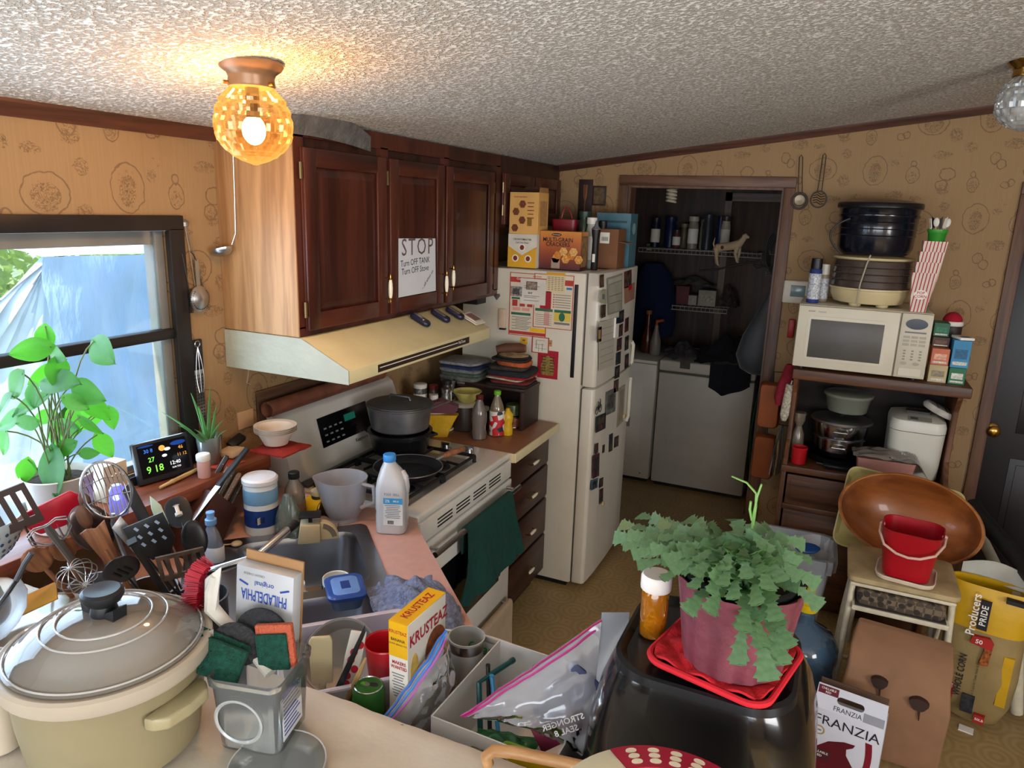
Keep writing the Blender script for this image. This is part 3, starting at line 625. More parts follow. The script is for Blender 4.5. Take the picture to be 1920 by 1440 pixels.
# ================================================================== WINDOW LEDGE (top at z 1.10)
ZL = 1.10
M_PHIL = leaf_mat(('#1f5a22', '#3f8a2c', '#58a828'), 'philo'); M_STEM = mat('#5c6b36', .6); M_SOIL = mat('#33261c', .95, bump=.6, bscale=90)
pp = thing('potted_philodendron', 'leafy heart-leaved plant in a ribbed white pot on the window ledge', 'potted plant', (-1.775, 1.115, ZL))
b = MB(); b.lathe([(.062, 0), (.066, .004), (.080, .145), (.083, .148), (.079, .150), (.073, .128), (.0, .128)], 64, mod=lambda i, j: 1+(.012 if j % 2 and i in (1, 2) else 0)); b.build('pot', mat('#d9d3ca', .5), pp)
MB().lathe([(.0, .124), (.073, .124), (.073, .131), (.04, .136), (0, .134)], 20).build('soil', M_SOIL, pp)
def heart(k=0):
    o = MB(); rows = []
    N = 9
    for i in range(N+1):
        t = i/N; w = .46*math.sin(min(1, t*1.25)**.62*PI*.5)*(1-max(0, t-.25)/.75)**.72 if t < 1 else 0
        y = -t+(.16*(1-t*3) if t < .33 else 0)
        rows.append([(-w, -t+(.14 if t < .25 else 0)*(1-t/.25), .10*w+.12*t*t*-1), (-w*.5, -t+(.10 if t < .25 else 0)*(1-t/.25), .02-.12*t*t), (0, -t, -.0-.14*t*t-.02), (w*.5, -t+(.10 if t < .25 else 0)*(1-t/.25), .02-.12*t*t), (w, -t+(.14 if t < .25 else 0)*(1-t/.25), .10*w-.12*t*t)])
    vs = [q for r in rows for q in r]; fs = [(i*5+j, i*5+j+1, i*5+5+j+1, i*5+5+j) for i in range(N) for j in range(4)]
    o.add(vs, fs); me = o.mesh('leaf', ang=80); me.materials.append(M_PHIL); return me
HEART = heart()
Rl = random.Random(5)
leaves = [(85, 612, 48, 95), (176, 640, 78, 35), (95, 650, 62, 165), (95, 655, 50, 15), (108, 672, 58, 85), (118, 690, 62, 160), (42, 700, 64, 140), (82, 716, 76, 10), (138, 722, 70, 22), (190, 768, 90, 165), (204, 765, 44, 75), (42, 778, 62, 165), (20, 742, 50, 150), (88, 740, 62, 125), (132, 768, 42, 70), (146, 806, 58, 190), (150, 782, 48, 60), (182, 815, 52, 55), (98, 842, 88, 78), (52, 862, 48, 100), (150, 850, 34, 0), (140, 830, 46, 150), (115, 790, 54, 100), (70, 790, 44, 170), (10, 808, 52, 120), (160, 745, 60, 60), (62, 720, 44, 80), (120, 745, 44, 30), (100, 772, 40, 150)]
for i, (lx, ly, L, ang) in enumerate(leaves):
    X = -1.775+Rl.uniform(-.05, .09); p = at_x(lx, ly, X); s_ = L*1.42e-3
    a = rad(ang-90); fwd = (CAM-p).normalized()
    R = Matrix((_r, _u, -_f)).transposed().to_4x4() @ Matrix.Rotation(-a, 4, 'Z') @ Euler((Rl.uniform(-.6, .5), Rl.uniform(-.6, .6), 0)).to_matrix().to_4x4()
    o = bpy.data.objects.new('leaf', HEART); COL.objects.link(o); o.parent = pp
    o.matrix_local = Matrix.Translation(p-Vector(pp.location)) @ R @ Matrix.Scale(s_, 4)
    q = p-Vector(pp.location); base = Vector((Rl.uniform(-.03, .03), Rl.uniform(-.03, .03), .13))
    mid = Vector((base.x+(q.x-base.x)*.25, base.y+(q.y-base.y)*.3, max(q.z, .2)*.9))
    MB().tube(bez(base, mid, q, 7), .0019, 5).build('stem', M_STEM, pp)
# weather station
ws = thing('weather_station', 'dark weather station display propped on the window ledge', 'clock', (-1.81, 1.475, ZL+.004), 0, rot=(rad(-14), 0, rad(78)))
MB().box(-.088, 0, 0, .088, .02, .128).build('case', mat('#23242a', .35), ws, bevel=.005)
MB().box(-.076, -.0015, .018, .076, .0, .118).build('screen', mat('#0a0d18', .15, var=0), ws)
E_B = mat('#2f74d8', .4, var=0, emit=.5); E_G = mat('#78d44a', .4, var=0, emit=.8); E_O = mat('#c98a3a', .4, var=0, emit=.5); E_W = mat('#dfe6ee', .4, var=0, emit=.6)
for s_, sz, x, z, m in (('30 8', .016, -.045, .098, E_B), ('46', .016, .056, .088, E_O), ('27', .020, -.040, .070, E_G), ('9 18', .030, -.034, .040, E_G), ('12:40', .016, .030, .045, E_W), ('11 12', .014, .056, .066, E_O), ('SUN 7/20', .007, .032, .031, E_W)):
    txt(ws, s_, sz, (x, -.0022, z), m, '-y', bold=.01, name='display_digits')
for x, z, w_, h_, m in ((-.002, .098, .02, .018, mat('#e8a050', .4, var=0, emit=.5)), (.014, .092, .02, .010, E_W), (.002, .074, .016, .009, E_W), (.05, .104, .05, .014, mat('#123a86', .4, var=0, emit=.4)), (-.05, .114, .05, .006, mat('#123a86', .4, var=0, emit=.3))):
    panel(ws, 'display_icon', (x, -.0018, z), 0, 0, m, '-y', .0003, poly=ellipse(w_/2, h_/2, 12))
MB().box(-.03, .02, .0, .03, .075, .008).build('stand', BLACK, ws)
# aloe in a clear cup
al = thing('potted_aloe', 'small spiky aloe in a clear plastic cup on the window ledge', 'potted plant', (-1.815, 1.645, ZL))
MB().lathe([(.030, 0), (.032, .002), (.041, .095), (.0425, .097), (.0395, .096), (.030, .006), (0, .005)], 24).build('cup', film('#d7e2df', .6, .12), al)
MB().lathe([(0, .006), (.030, .006), (.034, .038), (0, .042)], 20).build('soil', M_SOIL, al)
M_ALOE = leaf_mat(('#4f8a55', '#8fbf86', '#8fd088'), 'aloe')
for px_, py_, dx in ((302, 772, .05), (333, 797, .03), (358, 737, .0), (394, 723, -.02), (406, 758, 0), (418, 788, .02), (372, 762, .04), (425, 806, .05), (365, 805, .05)):
    tip = at_x(px_, py_, -1.815+dx)-Vector(al.location); base = Vector((.008*random.uniform(-1, 1), .008*random.uniform(-1, 1), .045))
    MB().tube(bez(base, (base*.55+tip*.45)+Vector((0, 0, .025)), tip, 6), [.008, .0085, .008, .0068, .005, .003, .0008], 6, flat=.45).build('leaf', M_ALOE, al)
pb = thing('pill_bottle', 'small white-capped pill bottle on the ledge before the aloe', 'bottle', (-1.735, 1.545, ZL))
MB().lathe([(.018, 0), (.0195, .002), (.0195, .056), (.017, .058)], 20).build('bottle_body', mat('#dca9a0', .4), pb); MB().lathe([(.0205, .056), (.0215, .058), (.0215, .074), (.019, .077), (0, .077)], 28).build('cap', WHITE, pb)
a, b_ = at_z(300, 914, ZL+.008), at_z(370, 880, ZL+.008)
o = MB().tube([a, a.lerp(b_, .3), a.lerp(b_, .33), a.lerp(b_, .36), a.lerp(b_, .7), b_], [.004, .0065, .0078, .0065, .0068, .006], 8).build('bamboo_stick', wood('#b58a50', '#d8b47a', 'Y', 14)); tag(o, 'jointed bamboo stick lying before the weather station', 'stick')
o = MB().sheet(lambda u, v: (-1.80+.075*u, 1.60+.09*v+.02*u, ZL+.003+.004*noise.noise(Vector((u*3, v*3, 2)))), 8, 8, .002).build('red_cloth', mat('#b2402f', .8)); tag(o, 'flat red cloth under the aloe cup at the ledge end', 'cloth')
o = MB().cbox((-1.815, 1.735, ZL+.012), (.06, .075, .02), (0, 0, .2)).build('tape_pack', mat('#d9c4a4', .6), None, bevel=.004); tag(o, 'small tan packet beside the aloe cup on the ledge', 'packet')
o = MB().cbox((-1.845, 1.79, ZL+.03), (.035, .07, .022), (.3, .5, .2)).build('black_clip', BLACK, None, bevel=.008); tag(o, 'black oval clip lying behind the tan packet', 'clip')
o = MB().cbox((-1.835, 1.30, ZL+.055), (.05, .08, .108), (0, 0, .1)).build('small_carton', mat('#cfc0a8', .7), None, bevel=.002); tag(o, 'small beige carton wedged behind the weather station', 'box')
bl = thing('night_light', 'glowing blue night light behind the wire skimmer', 'light', (-1.72, 1.235, ZL))
MB().lathe([(.022, 0), (.024, .004), (.020, .07), (.012, .085), (0, .088)], 16).build('lens', mat('#c9d4ff', .3, var=0, trans=.3), bl); MB().sph((0.012, -.012, .055), .009).build('diode', mat('#3d4bff', .3, var=0, emit=14), bl)
# paper bowls, red mitt
mt = at_z(470, 856, ZL+.004)
mit = MB().sheet(lambda u, v: (-1.79+.15*u, 1.79+.15*v, ZL+.006+.012*math.sin(u*PI)*math.sin(v*PI)+.003*noise.noise(Vector((u*6, v*6, 1)))), 12, 12, .006).build('oven_mitt', mat('#a5332c', .9, bump=.4, bscale=120)); tag(mit, 'faded red quilted mitt lying under the paper bowls', 'oven mitt')
for i in range(4):
    z0 = ZL+.022+.006*i
    o = MB().lathe([(.036, 0), (.040, .001), (.062, .045), (.072, .049), (.073, .051), (.061, .047), (.039, .004), (0, .003)], 36).build('paper_bowl', mat('#e9dccb', .6, var=.04), None, loc=(-1.725, 1.855, z0))
    tag(o, ('lowest', 'second lowest', 'second topmost', 'topmost')[i]+' white paper bowl of the stack beside the range backguard', 'bowl', 'stack of paper bowls')
# brown rolled sheet on top of the backguard and the board behind it
o = MB()
o.sheet(lambda u, v: (-1.825+(.030-.008*u)*math.cos(u*11), 1.925+.72*v, 1.212+(.030-.008*u)*math.sin(u*11)), 60, 4, .0015); o = o.build('leather_roll', mat('#7a4a38', .6, var=.35, scale=12)); tag(o, 'rolled brown leather sheet lying on top of the range backguard', 'roll')
o = MB().box(-1.877, 1.925, 1.11, -1.866, 2.62, 1.275).build('baking_board', wood('#4a3224', '#6b4a34', 'Y', 10), None, bevel=.002); tag(o, 'dark brown board standing against the wall behind the roll', 'board')
# ---- things hanging on the left wall
hs = thing('strainer_spoon', 'slotted steel strainer spoon hanging on the wall beside the window', 'strainer', at_x(372, 560, -1.862))
M90 = Matrix.Rotation(rad(90), 4, 'Y')
b = MB(M90); b.lathe([(.040, .004), (.041, .007), (.036, .009), (.022, .020), (.0, .024)], 28); b.build('bowl', STEEL, hs)
b = MB()
for k in range(22): a = 2*PI*k/28+.8; b.box(.0095, .031*math.sin(a)-.0012, .031*math.cos(a)-.004, .0125, .031*math.sin(a)+.0012, .031*math.cos(a)+.004)
o = b.build('slots', BLACK, hs); o['kind'] = 'stuff'
MB().box(.002, -.007, .036, .005, .007, .125).build('handle', mat('#9b9890', .4, .7), hs)
MB().tube([(.004, -.001, .12), (.006, -.012, .14), (.003, -.02, .15)], .0015, 6).build('hook', DARKMETAL, hs)
hb = thing('bottle_brush', 'black bristled bottle brush hanging in front of the strainer spoon', 'brush', at_x(357, 560, -1.845))
MB().tube([(0, 0, -.045), (0, -.002, .03), (-.008, -.012, .14)], .0016, 6).build('wire', DARKMETAL, hb); b = MB()
for k in range(26): z = -.045+.075*k/25; b.lathe([(.0, z), (.0085, z+.001), (0, z+.002)], 10)
o = b.build('bristles', BLACK, hb); o['kind'] = 'stuff'
for i, (px_, y0, y1, lab) in enumerate(((367, 428, 545, 'thin wire skewer hanging behind the strainer spoon'), (379, 435, 580, 'long wire brush with pale bristles hanging beside the strainer'))):
    a, c = at_x(344, 410, -1.868), at_x(px_+14*i, y1, -1.868)
    t = thing('wire_brush' if i else 'wire_skewer', lab, 'brush' if i else 'skewer', a); d = c-a
    MB().tube([(0, 0, 0), d*.5+Vector((.004, 0, 0)), d], .0014, 5).build('wire', mat('#6d665c', .4, .7), t)
    if i:
        b = MB()
        for k in range(24): q = d*(.62+.36*k/24); b.lathe([(0, 0), (.007, .001), (0, .002)], 8, q)
        o = b.build('bristles', mat('#9b8f7d', .8), t); o['kind'] = 'stuff'
o = MB().lathe([(.0, -.012), (.012, -.010), (.013, .002), (.006, .01), (0, .011)], 12).build('cup_hook', mat('#8a8680', .4, .6), None, loc=at_x(346, 418, -1.866)); tag(o, 'steel hook cluster at the top corner of the window frame', 'hook')
gr = thing('hand_grater', 'flat steel hand grater with black handle hanging below the strainer', 'grater', at_x(377, 800, -1.874)); gh = at_x(368, 636, -1.874)-Vector(gr.location)
MB().box(0, -.024, 0, .006, .020, gh.z*.66).build('blade', STEEL, gr, bevel=.002); MB().box(0, -.022, gh.z*.66, .010, .022, gh.z).build('handle', BLACK, gr, bevel=.004); b = MB()
for k in range(15):
    for j in range(4): b.box(.006, -.018+.0095*j, .02+.011*k, .0075, -.013+.0095*j, .026+.011*k)
o = b.build('teeth', mat('#6d6d70', .3, .9), gr); o['kind'] = 'stuff'
wk = thing('small_whisk', 'small wire whisk hanging over the black-handled grater', 'whisk', at_x(370, 645, -1.850)); 
MB().tube([Vector((0, .010*math.cos(a), .010*math.sin(a))) for a in [2*PI*k/10 for k in range(10)]], .0015, 5, close=True).build('ring', STEEL, wk)
for s_ in (-1, 0, 1): MB().tube(bez((0, 0, -.01), (.012*(s_+.2), .014*s_, -.10), (.004, .008*s_, -.16), 8), .0013, 5).build('wire', STEEL, wk)
# ladle on the cabinet's end panel
ld = thing('ladle', 'long steel ladle hanging against the wall cabinet end panel', 'ladle', at_y(428, 466, UY0-.012)); d = at_y(437, 265, UY0-.012)-Vector(ld.location)
MB(Matrix.Rotation(rad(-15), 4, 'Y')).sph((0, -.03, 0), .040, (1, .8, .62), 20, 8, -PI/2, 0.0).build('bowl', STEEL, ld); MB().tube([(.038, -.02, .014), (.045, -.008, .05), (d.x*.8+.012, -.008, d.z*.5), (d.x+.008, -.008, d.z)], [.004, .0035, .003, .003], 8, flat=.5).build('handle', STEEL, ld)
ch = thing('string_hook', 'twisted string loop on a hook below the wall cabinet end', 'hook', at_x(460, 622, -1.84))
MB().tube([(0, 0, .016), (0, 0, 0), (.004, .006, -.014), (0, .012, -.008)], .002, 6).build('hook', DARKMETAL, ch); MB().tube([(0, .004, -.012), (.002, .0, -.08), (0, .006, -.14), (0, -.006, -.18), (0, .010, -.19)], .0018, 6).build('string', mat('#a58d72', .8), ch)
# small picture plate near the range
o = MB().cbox((XW+.004, 1.87, 1.185), (.006, .075, .065)).build('ceramic_tile', mat('#c7a27c', .4), None, bevel=.002); tag(o, 'small tan flowered tile on the wall above the paper bowls', 'tile')
# ================================================================== UTENSIL CROCKS AND UTENSILS, corner counter (top z .91)
M_WOODU = wood('#6d4128', '#a06a45', 'Z', 18, .55); M_WOODD = wood('#4a3022', '#744c34', 'Z', 18, .55); M_NYL = mat('#1a1a1d', .35); M_NYLB = mat('#3d2f2a', .45)
CR = [Vector((-1.50, 1.00, ZC)), Vector((-1.375, 1.045, ZC)), Vector((-1.245, 1.075, ZC))]
for c, col, lab in zip(CR, ('#7d7f84', '#59412f', '#3f4247'), ('grey utensil crock nearest the window wall', 'brown stoneware utensil crock in the middle of three', 'dark utensil crock nearest the sink')):
    t = thing('utensil_crock', lab, 'crock', c, group='utensil crocks')
    MB().lathe([(.050, 0), (.054, .004), (.057, .14), (.060, .146), (.060, .152), (.055, .152), (.052, .01), (0, .008)], 28).build('crock_body', mat(col, .35), t)
    MB().lathe([(.0575, .03), (.0585, .034), (.0585, .040), (.0575, .044)], 28, cap0=False, cap1=False).build('band', mat('#2b2521', .4), t)
def tool(name, label, cat, ci, hx, hy, X, sunk=.10, off=(0, 0), roll=0):
    h = at_x(hx, hy, X); b0 = CR[ci]+Vector((off[0], off[1], .02)); M = facing(b0, h, roll); L = (h-b0).length
    return thing(name, label, cat, mx=M), L
def grip(t, L0, L1, r, m, flat=.6): MB().tube([(0, 0, L0), (0, 0, (L0+L1)/2), (0, 0, L1)], [r, r*.8, r*.7], 8, flat=flat).build('handle', m, t)
def blade(t, poly, m, th=.003, nm='head', bevel=.001, holes=()):
    b = MB().prism(poly, -th/2, th/2, 'xz'); return b.build(nm, m, t, bevel=bevel)
def slotted(t, w, z0, z1, n, m, nm='head', th=.003, top=None):
    """turner head with real open slots: bars between two rails"""
    b = MB(); h = z1-z0; b.box(-w/2, -th/2, z0, w/2, th/2, z0+h*.2); b.box(-w/2, -th/2, z1-h*.14, w/2, th/2, z1)
    k = 2*n+1
    for i in range(n+1): x0 = -w/2+w*(2*i)/k; b.box(x0, -th/2, z0+h*.2, x0+w/k, th/2, z1-h*.14)
    return b.build(nm, m, t)
# brown slotted turner leaning far left
t, L = tool('slotted_turner', 'brown nylon slotted turner leaning at the window edge', 'utensil', 0, 30, 960, -1.50, off=(-.02, -.02)); grip(t, 0, L-.04, .006, M_NYLB); slotted(t, .075, L-.045, L+.06, 3, M_NYLB)
t, L = tool('silicone_spatula', 'broad red silicone spatula among the utensils', 'utensil', 0, 95, 960, -1.53, off=(0, .02), roll=.1); grip(t, 0, L-.03, .006, STEEL)
blade(t, [(-.062, L-.028), (-.03, L-.045), (.035, L-.040), (.060, L+.0), (.052, L+.022), (-.050, L+.030), (-.064, L+.012)], mat('#b5122a', .45, var=.05), .008, bevel=.003)
t = thing('colander', 'white perforated colander half hidden at the window edge', 'colander', (-1.62, .80, 1.0785))
def cold(u, v): a = 2*PI*u; r = .115*math.sin(PI*.5*(.2+.8*v)); return (r*math.cos(a), r*math.sin(a), .20-.12*math.cos(PI*.5*(.2+.8*v)))
MB().sheet(cold, 40, 10, .002).build('bowl', mat('#c8d2d8', .4), t); b = MB()
for k in range(36):
    for j in range(4): q = Vector(cold((k+.5*(j % 2))/36, .45+.13*j)); n_ = Vector((q.x, q.y, q.z-.20)).normalized(); b.cyl(q-n_*.0005, q+n_*.0016, .004, n=6)
o = b.build('holes', mat('#3b5470', .5), t); o['kind'] = 'stuff'; MB().lathe([(.055, .0), (.06, .004), (.04, .085)], 24).build('base', mat('#b9c4ca', .4), t)
t, L = tool('wire_beater', 'old hand beater head with bent wire loops standing upright', 'utensil', 1, 86, 985, -1.36, off=(-.04, -.03)); MB().tube([(0, 0, 0), (0, 0, L-.02), (0, 0, L)], [.006, .008, .005], 8).build('handle', mat('#6e6b68', .35, .7), t)
for s_ in (-1, 1):
    for k in (0, 1): MB().tube([(0, .004*k, L), (.02*s_, .006*k, L+.006), (.036*s_, .01*k, L-.002), (.037*s_, .012*k, L-.02), (.022*s_, .008*k, L-.042), (.008*s_, 0, L-.055)], .0014, 6).build('wire_loop', STEEL, t)
for i, (hx, hy, X, w_, m, lab) in enumerate(((70, 1050, -1.37, .026, M_WOODU, 'reddish wooden spoon below the wire beater'), (118, 1030, -1.40, .024, M_WOODU, 'pale brown wooden spoon behind the round whisk'), (158, 970, -1.42, .014, M_WOODD, 'dark narrow wooden spoon with a rounded tip'), (186, 1010, -1.38, .026, M_WOODU, 'notched flat wooden spatula in the middle crock'), (163, 945, -1.46, .013, M_WOODD, 'thin wooden spoon handle beside the wire skimmer'))):
    t, L = tool('wooden_spoon' if i != 3 else 'wooden_spatula', lab, 'utensil', 1 if i > 1 else 0, hx, hy, X, off=(.025*math.cos(i*2), .025*math.sin(i*2))); grip(t, 0, L-.03, .0065, m, 1)
    if i == 3: blade(t, [(-.012, L-.07), (.012, L-.07), (w_, L+.03), (.012, L+.034), (-.004, L+.026), (-w_, L+.036)], m, .005)
    else: MB().sph((0, 0, L), 1, (w_, .006, .042 if i < 2 else .03), 16, 8).build('head', m, t)
# wire skimmer with a deep basket
t, L = tool('wire_skimmer', 'large round wire skimmer basket standing above the other utensils', 'utensil', 1, 200, 918, -1.42, off=(.02, 0)); Rk = .058
MB().tube([(.01, 0, 0), (.012, 0, L-Rk-.02), (.004, 0, L-Rk)], [.004, .005, .004], 8).build('handle', STEEL, t); MB().tube([(Rk*.82*math.cos(a), .004, L+Rk*1.15*math.sin(a)) for a in [2*PI*k/28 for k in range(28)]], .0032, 6, close=True).build('rim', CHROME, t)
for k in range(-5, 6):
    x = k*.0088; hh = 1.15*math.sqrt(max(0, Rk**2-(x/.82)**2)); MB().tube([(x, .004-.0*hh, L-hh), (x, -.02*(hh/Rk), L), (x, .004, L+hh)] if hh > .01 else [(x, 0, L-.004), (x, 0, L+.004)], .0011, 5).build('wire', CHROME, t)
for k in (-1, 1): x = Rk*.82*.95; MB().tube([(-x, .004, L+k*.02), (0, -.021, L+k*.022), (x, .004, L+k*.02)], .0011, 5).build('wire', CHROME, t)
t, L = tool('round_whisk', 'round balloon whisk lying over the crock rim', 'utensil', 1, 140, 1075, -1.26, off=(.0, -.03))
MB().tube([(0, 0, 0), (0, 0, L-.05)], .006, 8).build('handle', STEEL, t)
for k in range(6):
    a = PI*k/6; MB().tube([(0, 0, L-.055)]+[(.036*math.sin(s_)*math.cos(a), .030*math.sin(s_)*math.sin(a), L-.012-.036*math.cos(s_)) for s_ in [PI*j/10 for j in range(1, 10)]]+[(0, 0, L+.024)], .0010, 5).build('wire', STEEL, t)
    MB().tube([(0, 0, L+.024)]+[(-.036*math.sin(s_)*math.cos(a), -.030*math.sin(s_)*math.sin(a), L-.012-.036*math.cos(s_)) for s_ in [PI*j/10 for j in range(9, 0, -1)]]+[(0, 0, L-.055)], .0010, 5).build('wire', STEEL, t)
t, L = tool('steel_spoon', 'big polished steel serving spoon behind the wooden spatula', 'utensil', 1, 172, 990, -1.44, off=(0, .02)); grip(t, 0, L-.03, .005, STEEL); MB().sph((0, 0, L), 1, (.042, .008, .062), 18, 10).build('head', mat('#5e5350', .25, .9), t)
t, L = tool('slotted_spoon', 'black slotted serving spoon in front of the crocks', 'utensil', 2, 228, 1068, -1.22, off=(-.03, -.03)); grip(t, 0, L-.03, .006, M_NYL); MB().sph((0, 0, L), 1, (.034, .005, .038), 20, 10).build('head', M_NYL, t)
for k in (-1, 0, 1): MB().cbox((.011*k, .0055, L-.002), (.0035, .003, .030-.008*abs(k)), (0, .35, 0)).build('slot', mat('#050506', .8, var=0), t)
t, L = tool('perforated_turner', 'black perforated turner leaning toward the sink', 'utensil', 2, 285, 1005, -1.30, off=(0, 0), roll=-.2); grip(t, 0, L-.05, .006, M_NYL)
h_ = blade(t, [(-.02, L-.055), (.02, L-.055), (.042, L-.02), (.046, L+.04), (-.040, L+.046), (-.042, L-.02)], M_NYL, .004)
for i in range(3):
    for j in range(3): MB().cbox((-.022+.022*i, 0, L-.012+.02*j), (.006, .0056, .010), (0, .5, 0)).build('opening', mat('#9fb0c4', .4), h_)
t, L = tool('burnt_turner', 'scorched wide slotted turner with brown stains', 'utensil', 2, 342, 1058, -1.18, off=(.02, -.02)); grip(t, 0, L-.04, .006, M_NYL); slotted(t, .092, L-.035, L+.035, 5, mat('#4a3d33', .5, var=.6, scale=40), th=.004)
t, L = tool('black_ladle_spoon', 'glossy black spoon behind the scorched turner', 'utensil', 2, 365, 1010, -1.28, off=(.02, .02)); grip(t, 0, L-.03, .006, M_NYL); MB().sph((0, 0, L), 1, (.028, .007, .045), 18, 10).build('head', M_NYL, t)
t, L = tool('pale_spreader', 'pale mint plastic spreader with pointed blade', 'utensil', 2, 295, 958, -1.40, off=(-.01, .03), roll=.3); grip(t, 0, L-.03, .005, M_WOODD); blade(t, [(-.012, L-.04), (.012, L-.04), (.010, L+.01), (.002, L+.04), (-.012, L+.01)], mat('#b6d6c8', .4), .004)
t, L = tool('black_mandoline', 'rounded black tool with a white nozzle in its centre', 'utensil', 2, 335, 960, -1.45, off=(.0, .04)); grip(t, 0, L-.03, .008, M_NYL); blade(t, [(a, L+c) for a, c in rrect(.06, .08, .026, 5)], M_NYL, .010, bevel=.003); MB().lathe([(.009, -.014), (.009, -.006), (.005, -.004), (.005, .012), (.008, .014), (0, .015)], 14, (0, .014, L)).build('nozzle', WHITE, t)
t, L = tool('square_steel_handle', 'dark square metal handle rising between the slotted spoons', 'utensil', 2, 252, 1022, -1.25, off=(-.02, 0)); MB().box(-.007, -.007, 0, .007, .007, L+.012).build('shaft', mat('#3b3c40', .35, .7), t, bevel=.001); MB().box(-.009, -.009, L+.008, .009, .009, L+.013).build('end_cap', BLACK, t)
t, L = tool('flat_knife_blade', 'broad grey blade end behind the perforated turner', 'utensil', 2, 238, 1000, -1.36, off=(0, .03), roll=.2); grip(t, 0, L-.03, .006, M_NYL); blade(t, [(-.014, L-.05), (.014, L-.05), (.016, L+.03), (-.012, L+.04)], STEEL, .002)
t, L = tool('brown_fork_handle', 'black knife sheath standing beside the wire skimmer', 'utensil', 2, 252, 935, -1.50, off=(-.03, .03)); blade(t, [(-.012, L-.16), (.012, L-.16), (.016, L+.03), (-.012, L+.045)], M_NYL, .012, 'sheath', .003); grip(t, 0, L-.15, .006, M_NYL)
# mesh strainer at the far left on the bar
t = thing('mesh_strainer', 'round fine mesh strainer standing at the picture edge', 'strainer', (-1.40, .72, 1.077), rot=(rad(55), 0, rad(-50)))
MB().tube([(.075*math.cos(a), .075+.075*math.sin(a), .045) for a in [2*PI*k/30 for k in range(30)]], .004, 6, close=True).build('rim', mat('#55575c', .35, .7), t); MB().lathe([(.073, 0), (.06, -.025), (.03, -.042), (0, -.046)], 28, (0, .075, .045), cap0=False).build('mesh_bowl', film('#3f4a54', .45, .5), t); MB().tube([(0, .15, .045), (0, .19, .05), (0, .215, .05)], .005, 8).build('handle', mat('#55575c', .35, .7), t)
o = MB().cbox(at_z(52, 1132, 1.125), (.115, .05, .004), (rad(20), rad(-20), rad(50))).build('orange_folder', mat('#d79a35', .6), None, bevel=.001); tag(o, 'orange card folder sticking up beside the slow cooker', 'folder')
ck = thing('clear_platter', 'clear plastic food tub platter behind the slow cooker', 'platter', (-1.40, .80, 1.077)); MB().lathe([(.10, 0), (.104, .004), (.104, .02), (.098, .03), (.09, .03), (.0, .026)], 40).build('lid_disc', film('#e8d8c6', .45, .1), ck); MB().lathe([(.0985, .0305), (.1005, .033), (.1015, .0305)], 40, cap0=False, cap1=False).build('rim_ring', film('#f0e6da', .3, .1), ck)
o = MB().lathe([(.032, 0), (.036, .004), (.040, .10), (.035, .108), (.026, .112), (.024, .128), (0, .13)], 24).build('sauce_tub', mat('#b9ac98', .5), None, loc=at_z(2, 1395, 1.078)); tag(o, 'pale ribbed jar at the lower picture corner by the slow cooker', 'jar')
# knife block
kb = thing('knife_block', 'wooden knife block with its knives slanting toward the range', 'knife block', (-1.70, 1.50, ZC), rotz=0)
dv = Vector((.02, .70, .715)).normalized(); up = dv.cross(Vector((1, 0, 0))).normalized()*-1; sd = up.cross(dv)*-1
KM = Matrix(((sd.x, up.x, dv.x, 0), (sd.y, up.y, dv.y, 0), (sd.z, up.z, dv.z, .02), (0, 0, 0, 1)))
b = MB(Matrix.Translation((0, -.06, 0))); b.prism([(-.06, 0), (.085, 0), (.150, .085), (.07, .17), (-.035, .06)], -.05, .05, 'yz'); b.build('block', mat('#4a2a20', .5, var=.2), kb, bevel=.003)
Fy = Vector((0, .05, .108))
hd_ = [(-.036, .02, .15, .012, '#17181c', 'black'), (-.014, .012, .12, .011, '#6a5340', 'w'), (.010, .010, .115, .0105, '#5c4532', 'w'), (.032, .004, .11, .0105, '#6b4e38', 'w'), (-.024, -.022, .10, .010, '#2b2c30', 'b'), (.000, -.024, .11, .010, '#53504e', 'g'), (.026, -.026, .10, .0105, '#3c3a3a', 'g')]
for i, (a, c, Lk, r, col, kd) in enumerate(hd_):
    o0 = Fy+sd*a+Vector((0, -.045, .045))*(c/.03)*.55
    kn = MB().tube([o0-dv*.01, o0+dv*.02, o0+dv*Lk*.5, o0+dv*(Lk-.01), o0+dv*Lk], [r*.8, r, r*.9, r*1.05, r*.6], 10, flat=.62).build('knife_handle', mat(col, .45), kb)
    for k in (.25, .5, .75): MB().sph(o0+dv*Lk*k+Vector((r*.75, 0, r*.55)), .0022).build('rivet', STEEL, kn)
    MB().tube([o0+dv*.005+up*r*.62, o0+dv*(Lk-.005)+up*r*.62], .0016, 6).build('tang', STEEL, kn)
sc_ = thing('bread_knife', 'long steel knife with black handle lying over the knife block', 'knife', (-1.66, 1.40, 1.01)); e1 = at_z(463, 842, 1.17)-Vector((-1.66, 1.40, 1.01))
MB().tube([Vector((0, 0, 0)), e1*.5], .012, 6, flat=.15).build('blade', CHROME, sc_); MB().tube([e1*.5, e1*.75, e1], [.011, .012, .011], 8, flat=.6).build('handle', BLACK, sc_)
